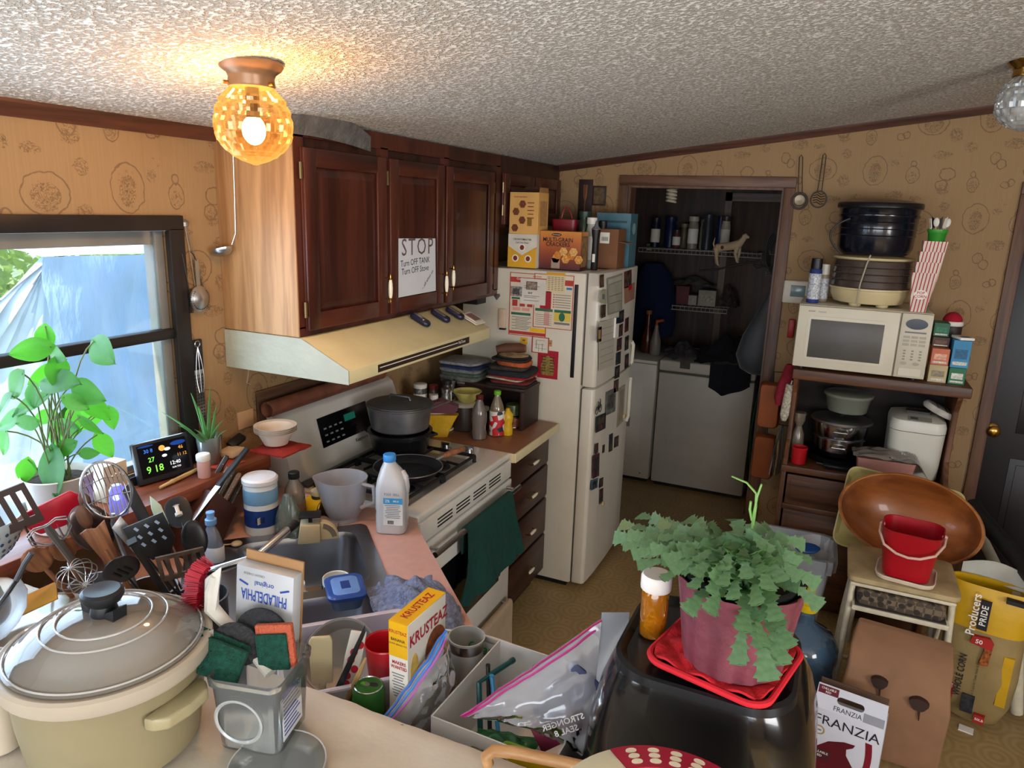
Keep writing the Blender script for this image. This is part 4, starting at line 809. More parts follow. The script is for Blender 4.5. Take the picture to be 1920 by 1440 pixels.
# wipes tub
wt = thing('wipes_tub', 'white and blue round tub of wipes beside the knife block', 'tub', (-1.60, 1.64, ZC)); MB().lathe([(.050, 0), (.053, .003), (.053, .165), (.050, .17)], 36).build('tub_body', mat('#dfe5ea', .4), wt)
MB().lathe([(.0535, .03), (.0537, .032), (.0537, .085), (.0535, .087)], 36, cap0=False, cap1=False).build('label_band', mat('#1f3f8a', .4), wt); MB().lathe([(.0535, .105), (.0538, .107), (.0538, .15), (.0535, .152)], 36, cap0=False, cap1=False).build('label_band', mat('#7fb0d8', .4), wt)
MB().lathe([(.054, .168), (.056, .17), (.056, .182), (.050, .188), (.0, .192)], 36).build('lid', mat('#e6e8ee', .4), wt)
a = rad(-52); panel(wt, 'barcode', (.0542*math.cos(a), .0542*math.sin(a), .056), .022, .022, WHITE, '+x', .0008)
for k in range(7): a2 = a+(-.012+.004*k)/.0545; MB().box(.0552*math.cos(a2)-.0006, .0552*math.sin(a2)-.0006, .048, .0552*math.cos(a2)+.0006, .0552*math.sin(a2)+.0006, .066).build('bar_print', INK, wt)
# dish soap bottle
ds = thing('dish_soap_bottle', 'clear dish soap bottle with a pale blue cap by the sink', 'bottle', (-1.555, 1.395, ZC)); MB().lathe([(.030, 0), (.034, .004), (.036, .05), (.030, .085), (.024, .105), (.013, .125), (.0125, .132)], 24, sy=.7).build('bottle_body', film('#c3cddb', .5, .08), ds)
MB().lathe([(.015, .130), (.016, .132), (.016, .146), (.011, .148), (.010, .160), (.012, .162), (.012, .168), (0, .17)], 20).build('cap', mat('#7fb2e6', .4), ds); b = MB(); b.lathe([(.0365, .02), (.0372, .022), (.0372, .062), (.035, .066)], 24, sy=.7, cap0=False, cap1=False); b.build('label', mat('#dfe6ee', .5), ds); MB().lathe([(.0338, .006), (.0352, .045), (0, .046)], 24, sy=.68).build('liquid', mat('#4b7fd6', .2), ds)
# syrup bottle, pickle jar
sb = thing('syrup_bottle', 'half-full clear plastic bottle with black cap behind the scale', 'bottle', (-1.545, 1.735, ZC)); MB().lathe([(.030, 0), (.034, .004), (.034, .10), (.030, .125), (.016, .150), (.015, .160)], 24).build('bottle_body', film('#cfc4b8', .6, .06), sb); MB().lathe([(.0, .004), (.0325, .006), (.0325, .085), (0, .086)], 24).build('liquid', mat('#8a6448', .2), sb); MB().lathe([(.0347, .035), (.0349, .037), (.0349, .075), (.0347, .077)], 24, cap0=False, cap1=False).build('label', mat('#7b5a48', .5), sb); MB().lathe([(.0175, .158), (.0182, .16), (.0182, .178), (.016, .18), (0, .18)], 28).build('cap', BLACK, sb)
txt(sb, 'Stackers', .013, (.012, -.034, .060), WHITE, rot=(rad(90), 0, rad(20)), bold=.01)
pj = thing('pickle_jar', 'small dark green jar with cream lid behind the clear bottle', 'jar', (-1.51, 1.815, ZC)); MB().lathe([(.024, 0), (.026, .003), (.026, .075), (.023, .082)], 20).build('jar_body', mat('#39401f', .15), pj); MB().lathe([(.027, .08), (.0275, .082), (.0275, .094), (0, .096)], 24).build('lid', mat('#d9cfae', .4), pj)
# postal scale
ps = thing('postal_scale', 'beige postal scale with black platform and fan-shaped dial', 'scale', (-1.415, 1.655, ZC), rotz=rad(38)); MB().prism([(-.04, 0), (.03, 0), (.03, .06), (-.03, .065)], -.028, .028, 'xz').build('case', mat('#cdbd98', .45), ps, bevel=.004)
b = MB(); b.prism([(.03, .004)]+[(.03+.055*math.cos(a), .004+.06*math.sin(a)) for a in [PI/2*k/8 for k in range(9)]], -.014, .014, 'xz'); b.build('dial', mat('#d6c7a2', .45), ps, bevel=.002); b = MB(); b.prism([(.03+.052*math.cos(a), .004+.057*math.sin(a)) for a in [PI/2*k/8 for k in range(1, 8)]]+[(.03+.036*math.cos(a), .004+.04*math.sin(a)) for a in [PI/2*k/8 for k in range(7, 0, -1)]], -.0148, -.0142, 'xz'); b.build('dial_scale', mat('#7b7262', .6), ps)
MB().box(-.006, -.006, .062, .006, .006, .083).build('stem', BLACK, ps); MB().cbox((0, 0, .087), (.066, .05, .006)).build('platform', BLACK, ps, bevel=.002)
# yellow spice can on its side
p0, p1 = at_z(560, 942, ZC+.036), at_z(618, 957, ZC+.036); M = aim(p0, p1); yc = thing('seasoning_can', 'yellow labelled can lying on its side behind the rag', 'can', mx=M); Lc = .115
MB().lathe([(.034, 0), (.036, .002), (.036, .006), (.034, .008)], 28).build('end_rim', BRASS, yc); MB().lathe([(.0345, .006), (.0345, Lc-.006)], 28).build('can_body', mat('#e0bd22', .4, var=.1, scale=40), yc); MB().lathe([(.034, Lc-.008), (.036, Lc-.006), (.036, Lc-.002), (.034, Lc), (0, Lc-.003)], 28).build('end_rim', BRASS, yc); MB().lathe([(.0347, .02), (.0349, .022), (.0349, .045), (.0347, .047)], 28, cap0=False, cap1=False).build('label_band', mat('#d9b9a4', .5, var=.4, scale=90), yc)
cloth_heap('grey_rag', 'crumpled grey rag by the back rim of the sink', 'rag', mat('#8a7c74', .95, bump=.5, bscale=150), at_z(592, 985, ZC+.001), .075, .05, .035, 3, .5, .003)
# measuring pitcher
mp_ = thing('measuring_pitcher', 'translucent white measuring pitcher with pouring lip near the range', 'pitcher', (-1.425, 1.835, ZC)); 
def pit(i, j, n=40): return 1+(.22*max(0, math.cos(2*PI*j/n-PI*1.15))**12 if i in (5, 6, 7) else 0)
MB().lathe([(.050, 0), (.052, .002), (.050, .014), (.060, .03), (.074, .075), (.081, .145), (.083, .15), (.080, .15), (.071, .075), (.056, .03), (0, .018)], 40, mod=pit).build('pitcher_body', film('#dcdde6', .30, .3), mp_)
for k in range(7):
    b = MB(); a0 = -1.5; R_ = .0715+.0012*k; z = .07+.01*k; b.tube([(R_*math.cos(a0+.05*q), R_*math.sin(a0+.05*q), z) for q in range(6)], .0006, 4); b.build('graduation', GREYINK, mp_)
MB().tube([(.079, .0, .14), (.115, .01, .135), (.118, .012, .08), (.072, .0, .055)], .007, 8).build('handle', film('#dcdde6', .25, .3), mp_)
# milk jug
mj = thing('milk_jug', 'translucent white milk jug with blue cap at the counter edge', 'jug', (-1.235, 1.845, ZC), rotz=rad(22)); M_JUG = film('#f2f6fc', .08, .3)
def rr_loop(w, d, r, z, ox=0): return [(a+ox, c, z) for a, c in rrect(w, d, r, 4)]
b = MB(); b.loops([rr_loop(w, d, r, z, ox) for w, d, r, z, ox in ((.085, .085, .02, 0, 0), (.096, .096, .022, .006, 0), (.098, .098, .022, .06, 0), (.094, .094, .02, .075, 0), (.098, .098, .022, .085, 0), (.098, .098, .022, .15, 0), (.090, .09, .025, .18, 0), (.066, .064, .028, .212, -.004), (.040, .040, .0195, .232, -.008), (.034, .034, .0168, .244, -.008))]); b.build('jug_body', M_JUG, mj)
MB().tube([(.034, 0, .202), (.046, -.012, .19), (.050, -.012, .16), (.046, 0, .135)], .010, 10).build('handle', M_JUG, mj); MB().lathe([(.0195, .238), (.0205, .240), (.0205, .258), (.0185, .261), (0, .261)], 30, (-.008, 0, 0), mod=lambda i, j: 1+.02*(j % 2)).build('cap', mat('#3f93e0', .4), mj)
panel(mj, 'label', (.012, -.0492, .082), .062, .092, mat('#dfe6ea', .6), '-y', .0006); panel(mj, 'label_header', (.012, -.0500, .119), .062, .020, mat('#3aa0dc', .5), '-y', .0004)
for k in range(8): panel(mj, 'print_line', (.010+.002*(k % 2), -.0500, .104-.006*k), .05-.006*(k % 3), .0018, GREYINK, '-y', .0004)
for k in range(9): panel(mj, 'barcode', (-.005+.0022*k, -.0500, .046), .0009 if k % 2 else .0014, .012, INK, '-y', .0004)
txt(mj, 'T333  SELL', .011, (.008, -.0498, .141), GREYINK, bold=.005); txt(mj, '2%', .013, (-.006, -.0505, .119), WHITE, bold=.02); txt(mj, 'MILK', .009, (.022, -.0505, .119), WHITE, bold=.01)
# faucet
fc = thing('kitchen_faucet', 'chrome kitchen faucet with black tip reaching over the sink', 'faucet', (-1.395, 1.205, ZC+.0045)); tp = at_z(480, 1045, 1.045)-Vector(fc.location); te = at_z(540, 993, 1.075)-Vector(fc.location)
MB().lathe([(.028, 0), (.028, .006), (.020, .012), (.018, .05), (.015, .06), (0, .06)], 20).build('base', CHROME, fc); MB().tube([Vector((0, 0, .05)), Vector((.01, .01, .10)), tp, te], [.014, .013, .011, .011], 12).build('spout', CHROME, fc); d_ = (te-tp).normalized(); MB().tube([te, te+d_*.03, te+d_*.034], [.0135, .0145, .012], 12, flat=.8).build('spray_tip', BLACK, fc); MB().tube([(0, 0, .055), (-.03, .02, .09)], [.006, .005], 8).build('lever', CHROME, fc)
# mugs in the sink bowl
def mug(label, c, r, h_, m, rz, ring=None):
    t = thing('coffee_mug', label, 'mug', c, rz, 'mugs in the sink'); MB().lathe([(r*.92, 0), (r, .004), (r, h_), (r-.0015, h_+.002), (r-.004, h_), (r-.005, .01), (0, .008)], 30).build('mug_body', m, t); MB().tube([(r-.001, 0, h_*.82), (r+.020, 0, h_*.78), (r+.026, 0, h_*.5), (r+.018, 0, h_*.22), (r-.001, 0, h_*.18)], .0055, 8, flat=.8).build('handle', m, t)
    for k in range(ring or 0): a = 2*PI*k/ring; MB().box((r+.0004)*math.cos(a)-.0016, (r+.0004)*math.sin(a)-.0016, .012, (r+.0004)*math.cos(a)+.0016, (r+.0004)*math.sin(a)+.0016, h_*.8).build('stripe', mat('#33544a', .5), t)
    return t
mug('white mug with green stripes standing in the sink', (-1.245, 1.56, .785), .040, .085, WHITE, rad(100), 26)
mug('white checked mug with its handle toward the striped mug', (-1.335, 1.465, .785), .042, .085, mat('#d9dee6', .4), rad(10))
o = MB().cbox((-1.29, 1.515, .7615), (.19, .16, .041), (0, 0, rad(-45))).build('soaking_pan', STEEL, None, bevel=.006); tag(o, 'low steel pan under the mugs in the sink', 'pan')
bc = thing('food_container', 'blue lidded food container on the sink divider', 'container', (-1.092, 1.405, ZC+.006), rotz=rad(-45)); MB().loops([rr_loop(w, d, .02, z) for w, d, z in ((.10, .075, 0), (.115, .09, .035))]).build('tub', film('#7fa6dd', .3, .15), bc); MB().loops([rr_loop(w, d, .022, z) for w, d, z in ((.126, .10, .033), (.128, .102, .042), (.120, .094, .046))]).build('lid', mat('#2f55a8', .3), bc); MB().loops([rr_loop(w, d, .016, z) for w, d, z in ((.096, .072, .0455), (.09, .066, .0478))]).build('lid_panel', mat('#6f9ae0', .25), bc)
MB().box(-.02, -.012, .0478, .02, .012, .0484).build('lid_logo', mat('#24418c', .4), bc)
o = MB().sheet(lambda u, v: (-1.26+.085*u, 1.25+.05*v+.03*u, ZC+.02+.07*v+.012*math.sin(u*3)), 10, 10, .0008).build('paper_sheet', PAPER); tag(o, 'curled white paper sheet standing at the sink rim behind the container', 'paper')
# ================================================================== ON THE RANGE
ZG = .9545
bp = thing('black_roaster', 'deep black enamel roaster on the rear burner', 'pot', (-1.575, 2.415, ZG)); MB().lathe([(.10, 0), (.112, .004), (.125, .07), (.128, .075), (.128, .085), (.134, .088), (.134, .094), (.122, .094), (.108, .012), (0, .010)], 40).build('pot_body', mat('#121215', .3, coat=.4), bp)
for a in (.3, .3+PI): MB().tube([(.126*math.cos(a-.25), .126*math.sin(a-.25), .08), (.155*math.cos(a), .155*math.sin(a), .082), (.126*math.cos(a+.25), .126*math.sin(a+.25), .08)], .006, 8).build('handle', BLACK, bp)
ap = thing('aluminium_pot', 'dull aluminium pot with lid stacked on the black roaster', 'pot', (-1.575, 2.415, ZG+.0945)); M_ALUM = mat('#8f9094', .42, .9, var=.15, scale=20)
MB().lathe([(.092, 0), (.105, .004), (.118, .012), (.131, .10), (.138, .104), (.139, .110), (.132, .112), (.128, .104), (.112, .016), (0, .014)], 44).build('pot_body', M_ALUM, ap); MB().lathe([(.131, .108), (.130, .113), (.10, .122), (.05, .128), (0, .130)], 44).build('lid', mat('#77787c', .5, .8, var=.2, scale=10), ap); MB().tube([(-.05, 0, .127), (-.045, 0, .14), (.045, 0, .14), (.05, 0, .127)], .005, 8).build('lid_handle', mat('#6d6d70', .4, .8), ap)
MB().tube([(.132, .02, .10), (.16, .05, .115), (.175, .10, .118)], .007, 8, flat=.5).build('handle', M_ALUM, ap)
sk2 = thing('skillet', 'wide black skillet with worn wooden handle on the front burner', 'skillet', (-1.40, 2.20, ZG)); MB().lathe([(.10, 0), (.108, .003), (.128, .030), (.131, .032), (.126, .030), (.104, .006), (0, .005)], 48).build('pan', mat('#1d1e22', .4, .3), sk2); MB().tube([(.131*math.cos(2*PI*k/40), .131*math.sin(2*PI*k/40), .032) for k in range(40)], .0022, 6, close=True).build('rim', STEEL, sk2)
hd2 = Vector((.40, .92, 0)).normalized(); MB().tube([hd2*.128+Vector((0, 0, .028)), hd2*.165+Vector((0, 0, .036))], [.008, .010], 8).build('ferrule', STEEL, sk2); MB().tube([hd2*.163+Vector((0, 0, .036)), hd2*.20+Vector((0, 0, .040)), hd2*.27+Vector((0, 0, .046))], [.010, .013, .011], 10).build('handle', M_WOODU, sk2)
# towels on the oven handle
def hung_towel(name, label, m, x, y0, y1, ztop, lf, lb, seed, th=.006, fold=.02, skew=0.0):
    R = .016
    def fn(u, v):
        s_ = v*(lf+lb+PI*R); y = y0+(y1-y0)*u
        w = fold*noise.noise(Vector((u*4.5+seed, s_*2, seed)))+fold*.5*noise.noise(Vector((u*11, s_*4, seed+3)))
        if s_ < lf: d = lf-s_; return (x+R+abs(w)*min(1, d*6), y+w*.6*min(1, d*4)+skew*d*(u-.4)*2, ztop-d+(.05*math.sin(u*5+seed))*d)
        if s_ < lf+PI*R: a = (s_-lf)/R; return (x+R*math.cos(a), y, ztop+R*math.sin(a))
        d = s_-lf-PI*R; return (x-R, y, ztop-d)
    o = MB().sheet(fn, 44, 56, th).build(name, m); return tag(o, label, 'towel')
hung_towel('green_towel', 'dark green kitchen towel draped over the oven handle', mat('#10413b', .95, bump=.6, bscale=220), SXF+.055, 2.20, 2.60, .775, .30, .10, 2, fold=.05, skew=.30)
hung_towel('beige_towel', 'beige towel with a brown printed sprig on the lower rail', mat('#a8937c', .95, var=.12, bump=.4, bscale=160), SXF+.045, 2.30, 2.66, .235, .20, .08, 5, fold=.01)
# ================================================================== COUNTER BETWEEN RANGE AND FRIDGE
ZS = ZC-.0005
M_DK = wood('#241612', '#3a251c', 'Z', 8, .5)
sh = thing('counter_shelf', 'dark wood open shelf box on the counter holding potholders', 'shelf', (-1.80, 3.045, ZS)); MB().box(.49, 0, 0, .508, .20, .19).build('side_panel', M_DK, sh, bevel=.002); MB().box(.20, 0, 0, .215, .20, .19).build('side_panel', M_DK, sh, bevel=.002); MB().box(.19, 0, .191, .512, .20, .205).build('top_board', M_DK, sh, bevel=.002); MB().box(.20, .188, 0, .50, .2, .19).build('back_panel', M_DK, sh)
def slab(name, label, cat, c, w, d, h_, m, rz, seed, group=None, rnd=.03, trim=None):
    def ring(z, k): return [(a*k, b_*k, z+.006*noise.noise(Vector((a*14+seed, b_*14, seed)))+.02*abs(a/w)*abs(b_/d)*noise.noise(Vector((a*5, b_*5, seed)))) for a, b_ in rrect(w, d, rnd, 4)]
    o = MB().loops([ring(0, .95), ring(h_*.3, 1), ring(h_*.75, 1), ring(h_, .94)]).build(name, m, None, loc=c, rot=(0, 0, rz)); tag(o, label, cat, group)
    return o
zt = ZS+.206; GRP = 'potholders and mats stacked on the counter shelf'
pile = [(.215, .19, .014, '#2a2321', 'black mat at the bottom of the potholder pile'), (.20, .18, .014, '#6d2b26', 'maroon potholder low in the pile'), (.20, .17, .010, '#cdbda6', 'cream and red printed potholder showing in the pile'), (.21, .17, .012, '#a02a2c', 'bright red potholder under the navy mitt'), (.22, .19, .024, '#23262d', 'dark navy quilted mitt with green edging in the pile'), (.19, .16, .018, '#3b342f', 'charcoal potholder above the navy mitt'), (.17, .13, .022, '#b0562c', 'orange oven mitt near the top of the pile'), (.18, .16, .012, '#2d2522', 'black round trivet base under the leafy potholder')]
for i, (w_, d_, h_, col, lab) in enumerate(pile):
    o = slab('potholder', lab, 'potholder', (-1.395+.012*math.sin(i*2.3), 3.135, zt), w_, d_, h_, mat(col, .9, var=.25, scale=40, bump=.5, bscale=140), .15*math.sin(i*1.7), i, GRP, .05 if i > 5 else .03); zt += h_+.001
t = thing('leaf_potholder', 'oval potholder printed with leaves on top of the pile', 'potholder', (-1.385, 3.125, zt+.001), .1); MB().lathe([(.0, 0), (.082, .001), (.088, .005), (.082, .010), (0, .010)], 30, sy=.8).build('pad', mat('#2a221e', .9), t); MB().lathe([(0, .0102), (.074, .0103), (.074, .0115), (0, .012)], 30, sy=.8).build('printed_face', mat('#b59c76', .9, var=.7, scale=45), t)
t = thing('rolled_mitt', 'rolled brown leather mitt at the top of the pile', 'oven mitt', (-1.44, 3.19, zt+.02), .3); MB().tube([(-.06, -.02, 0), (-.02, -.01, .008), (.05, .01, .01), (.075, .015, .008)], [.022, .026, .026, .020], 14).build('mitt_body', mat('#5c3626', .7), t); MB().tube([(.074, .015, .008), (.082, .017, .008)], [.021, .019], 14).build('cuff', mat('#7d4a30', .7), t)
zt2 = ZS+.001
o = MB().box(-1.80, 3.05, ZS, -1.615, 3.235, ZS+.17).build('dark_canister_box', M_DK, None, bevel=.003); tag(o, 'dark wooden box under the folded dish cloths', 'box'); zt2 = ZS+.171
for i, (h_, col, lab) in enumerate(((.016, '#4a3330', 'brown woven mat at the base of the folded cloths'), (.014, '#7a716a', 'grey striped dish cloth above the woven mat'), (.022, '#6e6f68', 'thick grey folded dish towel in the cloth pile'), (.018, '#4f5d50', 'green grey folded dish towel in the cloth pile'), (.018, '#75797c', 'pale grey folded dish towel near the top'), (.014, '#23345c', 'navy patterned dish towel on top of the cloth pile'), (.016, '#8f8f92', 'black and white checked cloth crowning the pile'))):
    slab('dish_towel', lab, 'towel', (-1.655+.01*math.sin(i*3), 3.14, zt2), .22, .18, h_, mat(col, .95, var=.3, scale=60, bump=.4, bscale=150), .1*math.sin(i*2.1), i+20, 'folded dish cloths beside the potholders', .03); zt2 += h_+.001
# lazy susan with spice jars
lz = thing('spice_turntable', 'white two-tier spice turntable behind the aluminium pot', 'turntable', (-1.68, 2.875, ZS)); MB().lathe([(.09, 0), (.095, .004), (.095, .012), (.03, .014), (.012, .02), (.012, .095), (.03, .098), (.115, .10), (.118, .108), (.116, .118), (.112, .108), (0, .106)], 36).build('turntable_body', mat('#d7d0bd', .45), lz); MB().lathe([(.1155, .103), (.117, .105), (.117, .109)], 36, cap0=False, cap1=False).build('rim_line', GREYINK, lz)
def jar(label, c, r, h_, body, lid, lidh=.016, group=None, band=None, name='spice_jar'):
    t = thing(name, label, 'jar', c, 0, group); MB().lathe([(r*.92, 0), (r, .003), (r, h_*.85), (r*.85, h_*.93), (r*.85, h_)], 18).build('jar_body', body, t); MB().lathe([(r*.98, h_-.002), (r, h_), (r, h_+lidh), (r*.9, h_+lidh+.002), (0, h_+lidh+.002)], 18).build('lid', lid, t)
    if band: MB().lathe([(r+.0004, h_*.2), (r+.0006, h_*.22), (r+.0006, h_*.7), (r+.0004, h_*.72)], 18, cap0=False, cap1=False).build('label', band, t)
    return t
GJ = film('#8d8a84', .45, .08); G_ = 'spice jars on the turntable'
for lab, a, rr_, r, h_, bd, ld_, bn in (('clear spice jar with white lid and printed label', 3.9, .07, .032, .10, GJ, WHITE, PAPER), ('small white shaker standing in front on the turntable', 5.2, .075, .020, .062, WHITE, WHITE, None), ('brown spice bottle with dark lid behind the shaker', .8, .06, .024, .11, mat('#4a3428', .3), BLACK, PAPER), ('slim steel-capped spice jar at the turntable edge', 6.1, .07, .022, .085, GJ, STEEL, None), ('short square-shouldered spice jar at the back', 2.2, .06, .022, .075, GJ, mat('#7d2a22', .4), PAPER)):
    jar(lab, (-1.68+rr_*math.cos(a), 2.875+rr_*math.sin(a), ZS+.1085), r, h_, bd, ld_, group=G_, band=bn)
o = MB().sheet(lambda u, v: (-1.66+.03*math.cos(u*6.2)*(1+.3*math.sin(v*9+u*4)), 2.99+.03*math.sin(u*6.2)*(1-.4*v), ZS+.24+.11*v), 16, 10).build('plastic_bag', film('#a0a4a2', .5, .1), None); tag(o, 'crinkled clear bag of spices behind the jars', 'bag'); o.location = (0, 0, -.13)
# bowl on canister
cn = thing('canister', 'brown canister with white snap lid left of the bottles', 'canister', (-1.555, 2.945, ZS)); MB().lathe([(.052, 0), (.056, .003), (.056, .115), (.053, .12)], 28).build('canister_body', mat('#3a2a24', .4), cn); MB().lathe([(.058, .117), (.060, .12), (.060, .130), (.052, .134), (0, .134)], 28).build('lid', mat('#cfc8b6', .45), cn); MB().tube([(-.05, -.03, .125), (-.05, -.042, .14), (-.03, -.05, .15)], .0025, 6).build('clasp', STEEL, cn)
yb = thing('yellow_bowl', 'pale yellow plastic bowl sitting on the brown canister', 'bowl', (-1.545, 2.95, ZS+.1345)); MB().lathe([(.032, 0), (.036, .002), (.066, .05), (.069, .053), (.065, .052), (.034, .006), (0, .005)], 32).build('bowl_body', mat('#cfc270', .4), yb); MB().tube([(.069*math.cos(2*PI*k/32), .069*math.sin(2*PI*k/32), .053) for k in range(32)], .0018, 6, close=True).build('rim', mat('#c0b25e', .4), yb)
c2 = thing('black_canister', 'slim black canister with cream lid between canister and bottle', 'canister', (-1.475, 2.975, ZS)); MB().lathe([(.03, 0), (.032, .003), (.032, .10)], 20).build('canister_body', BLACK, c2); MB().lathe([(.033, .098), (.034, .1), (.034, .112), (0, .114)], 20).build('lid', mat('#cfc8b6', .45), c2)
def pet(name, label, c, r, h_, body, cap, rz=0, liquid=None):
    t = thing(name, label, 'bottle', c, rz); MB().lathe([(r*.8, 0), (r*.95, .004), (r, .02), (r*.88, h_*.28), (r, h_*.4), (r, h_*.58), (r*.85, h_*.7), (r*.42, h_*.88), (r*.38, h_*.93)], 24, mod=lambda i, j: 1+(.03*math.cos(j*PI/3) if i < 3 else 0)).build('bottle_body', body, t); MB().lathe([(r*.45, h_*.92), (r*.48, h_*.93), (r*.48, h_), (r*.42, h_+.002), (0, h_+.002)], 24, mod=lambda i, j: 1+.03*(j % 2)).build('cap', cap, t)
    if liquid: MB().lathe([(0, .004), (r*.9, .006), (r*.84, h_*.28), (0, h_*.3)], 20).build('liquid', liquid, t)
    return t
pet('clear_bottle', 'empty clear plastic bottle with red cap on the brown counter', (-1.425, 2.845, ZS), .036, .205, film('#b5aba4', .55, .06), mat('#5a1716', .4))
fb = pet('floral_bottle', 'drink bottle with green cap wrapped in a red floral sleeve', (-1.375, 2.93, ZS), .034, .215, film('#b9a88c', .4, .06), mat('#69b52e', .4))
def floral():
    m, t, p = nt('floral'); tc = nd(t, 'TexCoord'); v = nd(t, 'TexVoronoi', {'Vector': tc.outputs['Object'], 'Scale': 42}); n = nd(t, 'TexNoise', {'Vector': tc.outputs['Object'], 'Scale': 60, 'Detail': 2})
    r = nd(t, 'ValToRGB', {0: v.outputs['Color']}); r.color_ramp.interpolation = 'CONSTANT'; e = r.color_ramp.elements; e[0].color = c4('#d8d6d2'); e[1].position = .42; e[1].color = c4('#c0202c')
    for q, c in ((.62, '#1e2a3c'), (.78, '#cfd0cc'), (.88, '#3a4a58')): k = e.new(q); k.color = c4(c)
    t.links.new(r.outputs[0], p.inputs['Base Color']); p.inputs['Roughness'].default_value = .6; return m
MB().lathe([(.030, .004), (.0355, .006), (.0365, .06), (.0365, .118), (.034, .122)], 24, cap0=False, cap1=False).build('fabric_sleeve', floral(), fb)
y2 = thing('mustard_bottle', 'yellow squeeze bottle half behind the floral bottle', 'bottle', (-1.335, 2.965, ZS)); MB().lathe([(.024, 0), (.026, .003), (.026, .03), (.021, .05), (.026, .075), (.026, .10), (.012, .118), (.008, .13), (0, .131)], 20).build('bottle_body', mat('#d2ab22', .35), y2); MB().lathe([(.012, .117), (.013, .119), (.011, .128)], 14).build('nozzle', mat('#c8a020', .4), y2)
tc_ = thing('tuna_can', 'squat food can with colourful label inside the counter shelf', 'can', (-1.365, 3.10, ZS+.0005)); MB().lathe([(.042, 0), (.0435, .002), (.042, .004), (.042, .052), (.0435, .054), (.042, .056), (.039, .053), (0, .053)], 26).build('can_body', STEEL, tc_); MB().lathe([(.0424, .006), (.0427, .008), (.0427, .048), (.0424, .05)], 26, cap0=False, cap1=False).build('label', mat('#8a4a34', .5, var=.8, scale=50), tc_)
o = MB().lathe([(.03, 0), (.034, .002), (.036, .05), (.034, .055), (0, .055)], 22).build('jar_pate', mat('#4d5a3a', .3, var=.4, scale=40), None, loc=(-1.37, 3.10, ZS+.058)); tag(o, 'green-lidded jar stacked on the squat can', 'jar')
o = MB().loops([[(x, y, z) for x, y in rrect(w_, .05, .012, 3)] for w_, z in ((.07, 0), (.10, .04), (.16, .10), (.17, .105))]).build('corn_chip_bag', mat('#d0a21e', .4, bump=.5, bscale=30), None, loc=(-1.60, 2.79, ZS), rot=(0, 0, .5)); tag(o, 'bright yellow open pouch behind the range knobs', 'pouch')
t = thing('napkin_fan', 'folded mauve napkins fanned above the yellow pouch', 'napkins', (-1.605, 2.80, ZS+.106), .5)
for k in range(6): MB(Matrix.Rotation(.25-.1*k, 4, 'X')).prism([(-.07, 0), (.07, .0), (.085, .035), (.0, .065), (-.085, .04)], -.0015, .0015, 'xz').build('napkin', mat('#6d4048', .9), t, loc=(0, .006*k-.015, .004))
# clips on the hood
hh = HZ1-HZ0
sl = math.atan2(hh-.046, ud+.012-hd)
for i, (px_, py_, lab) in enumerate(((786, 604, 'navy chip clip with chrome bar nearest the sink on the hood'), (824, 597, 'navy oval chip clip in the middle of the hood trio'), (851, 592, 'navy oval chip clip nearest the fridge on the hood'))):
    tq = None
    for s_ in [k/40 for k in range(41)]:
        X = XW+hd+(ud+.012-hd)*s_; Zt = HZ0+.046+(hh-.046)*s_; q = at_x(px_, py_, X)
        if tq is None or abs(q.z-Zt) < tq[0]: tq = (abs(q.z-Zt), Vector((X, q.y, Zt)))
    M = Matrix.Translation(tq[1]) @ Matrix.Rotation(PI-sl, 4, 'Y') @ Matrix.Rotation(rad(180), 4, 'Y')
    t = thing('chip_clip', lab, 'clip', mx=Matrix.Translation(tq[1]+Vector((.002, 0, .003))) @ Matrix.Rotation(math.atan2(hh-.046, hd-ud-.012), 4, 'Y'), group='magnetic chip clips on the hood'); 
    MB().loops([[(a, c, z) for a, c in rrect(w_, d_, d_*.48, 6)] for w_, d_, z in ((.088, .036, 0), (.094, .042, .004), (.094, .042, .013), (.086, .036, .018))]).build('clip_body', mat('#1d2038', .3), t)
    MB().loops([[(a-.008, c, z) for a, c in rrect(w_, .018, .008, 4)] for w_, z in ((.06, .017), (.058, .0205))]).build('inlay', CHROME if i == 0 else mat('#6a5f58', .4), t)
t = thing('recipe_card', 'small stack of printed cards lying under the hood clips', 'card', mx=Matrix.Translation((tq[1].x+.055, tq[1].y+.075, tq[1].z-.0195)) @ Matrix.Rotation(math.atan2(hh-.046, hd-ud-.012), 4, 'Y')); MB().box(-.035, -.05, .0015, .045, .035, .004).build('card_sheet', PAPER, t); MB().box(-.045, -.03, .004, .03, .045, .006).build('card_sheet', mat('#d9cdbb', .7), t); MB().box(-.035, -.02, .006, .02, .035, .0066).build('card_print', mat('#8d6a62', .7), t)
# STOP note on the middle door
pn = thing('stop_note', 'handwritten white STOP note taped to the middle cabinet door', 'note', (0, 0, 0)); xs = UX+.0215
c_ = [at_x(*q, xs) for q in ((747, 447), (816, 447), (817, 545), (747, 558))]
MB().loops([c_, [q+Vector((.0006, 0, 0)) for q in c_]]).build('paper_sheet', mat('#d6d8de', .7, var=.03), pn, smooth=False); PEN = mat('#6b5a58', .6, var=0)
cy_ = (c_[0].y+c_[1].y)/2; hH = c_[0].z-c_[3].z; hW = c_[1].y-c_[0].y; ztp = c_[0].z
txt(pn, 'STOP', hW*.34, (xs+.0012, cy_, ztp-hH*.17), PEN, '+x', sx=.95, space=1.2); txt(pn, 'Turn OFF TANK', hW*.125, (xs+.0012, cy_-hW*.06, ztp-hH*.42), INK, '+x', sx=.9, spin=2); txt(pn, 'Turn OFF Stove', hW*.125, (xs+.0012, cy_-hW*.06, ztp-hH*.56), INK, '+x', sx=.9, spin=2); txt(pn, '~ off when on', hW*.07, (xs+.0012, cy_+hW*.28, ztp-hH*.76), INK, '+x', spin=40)
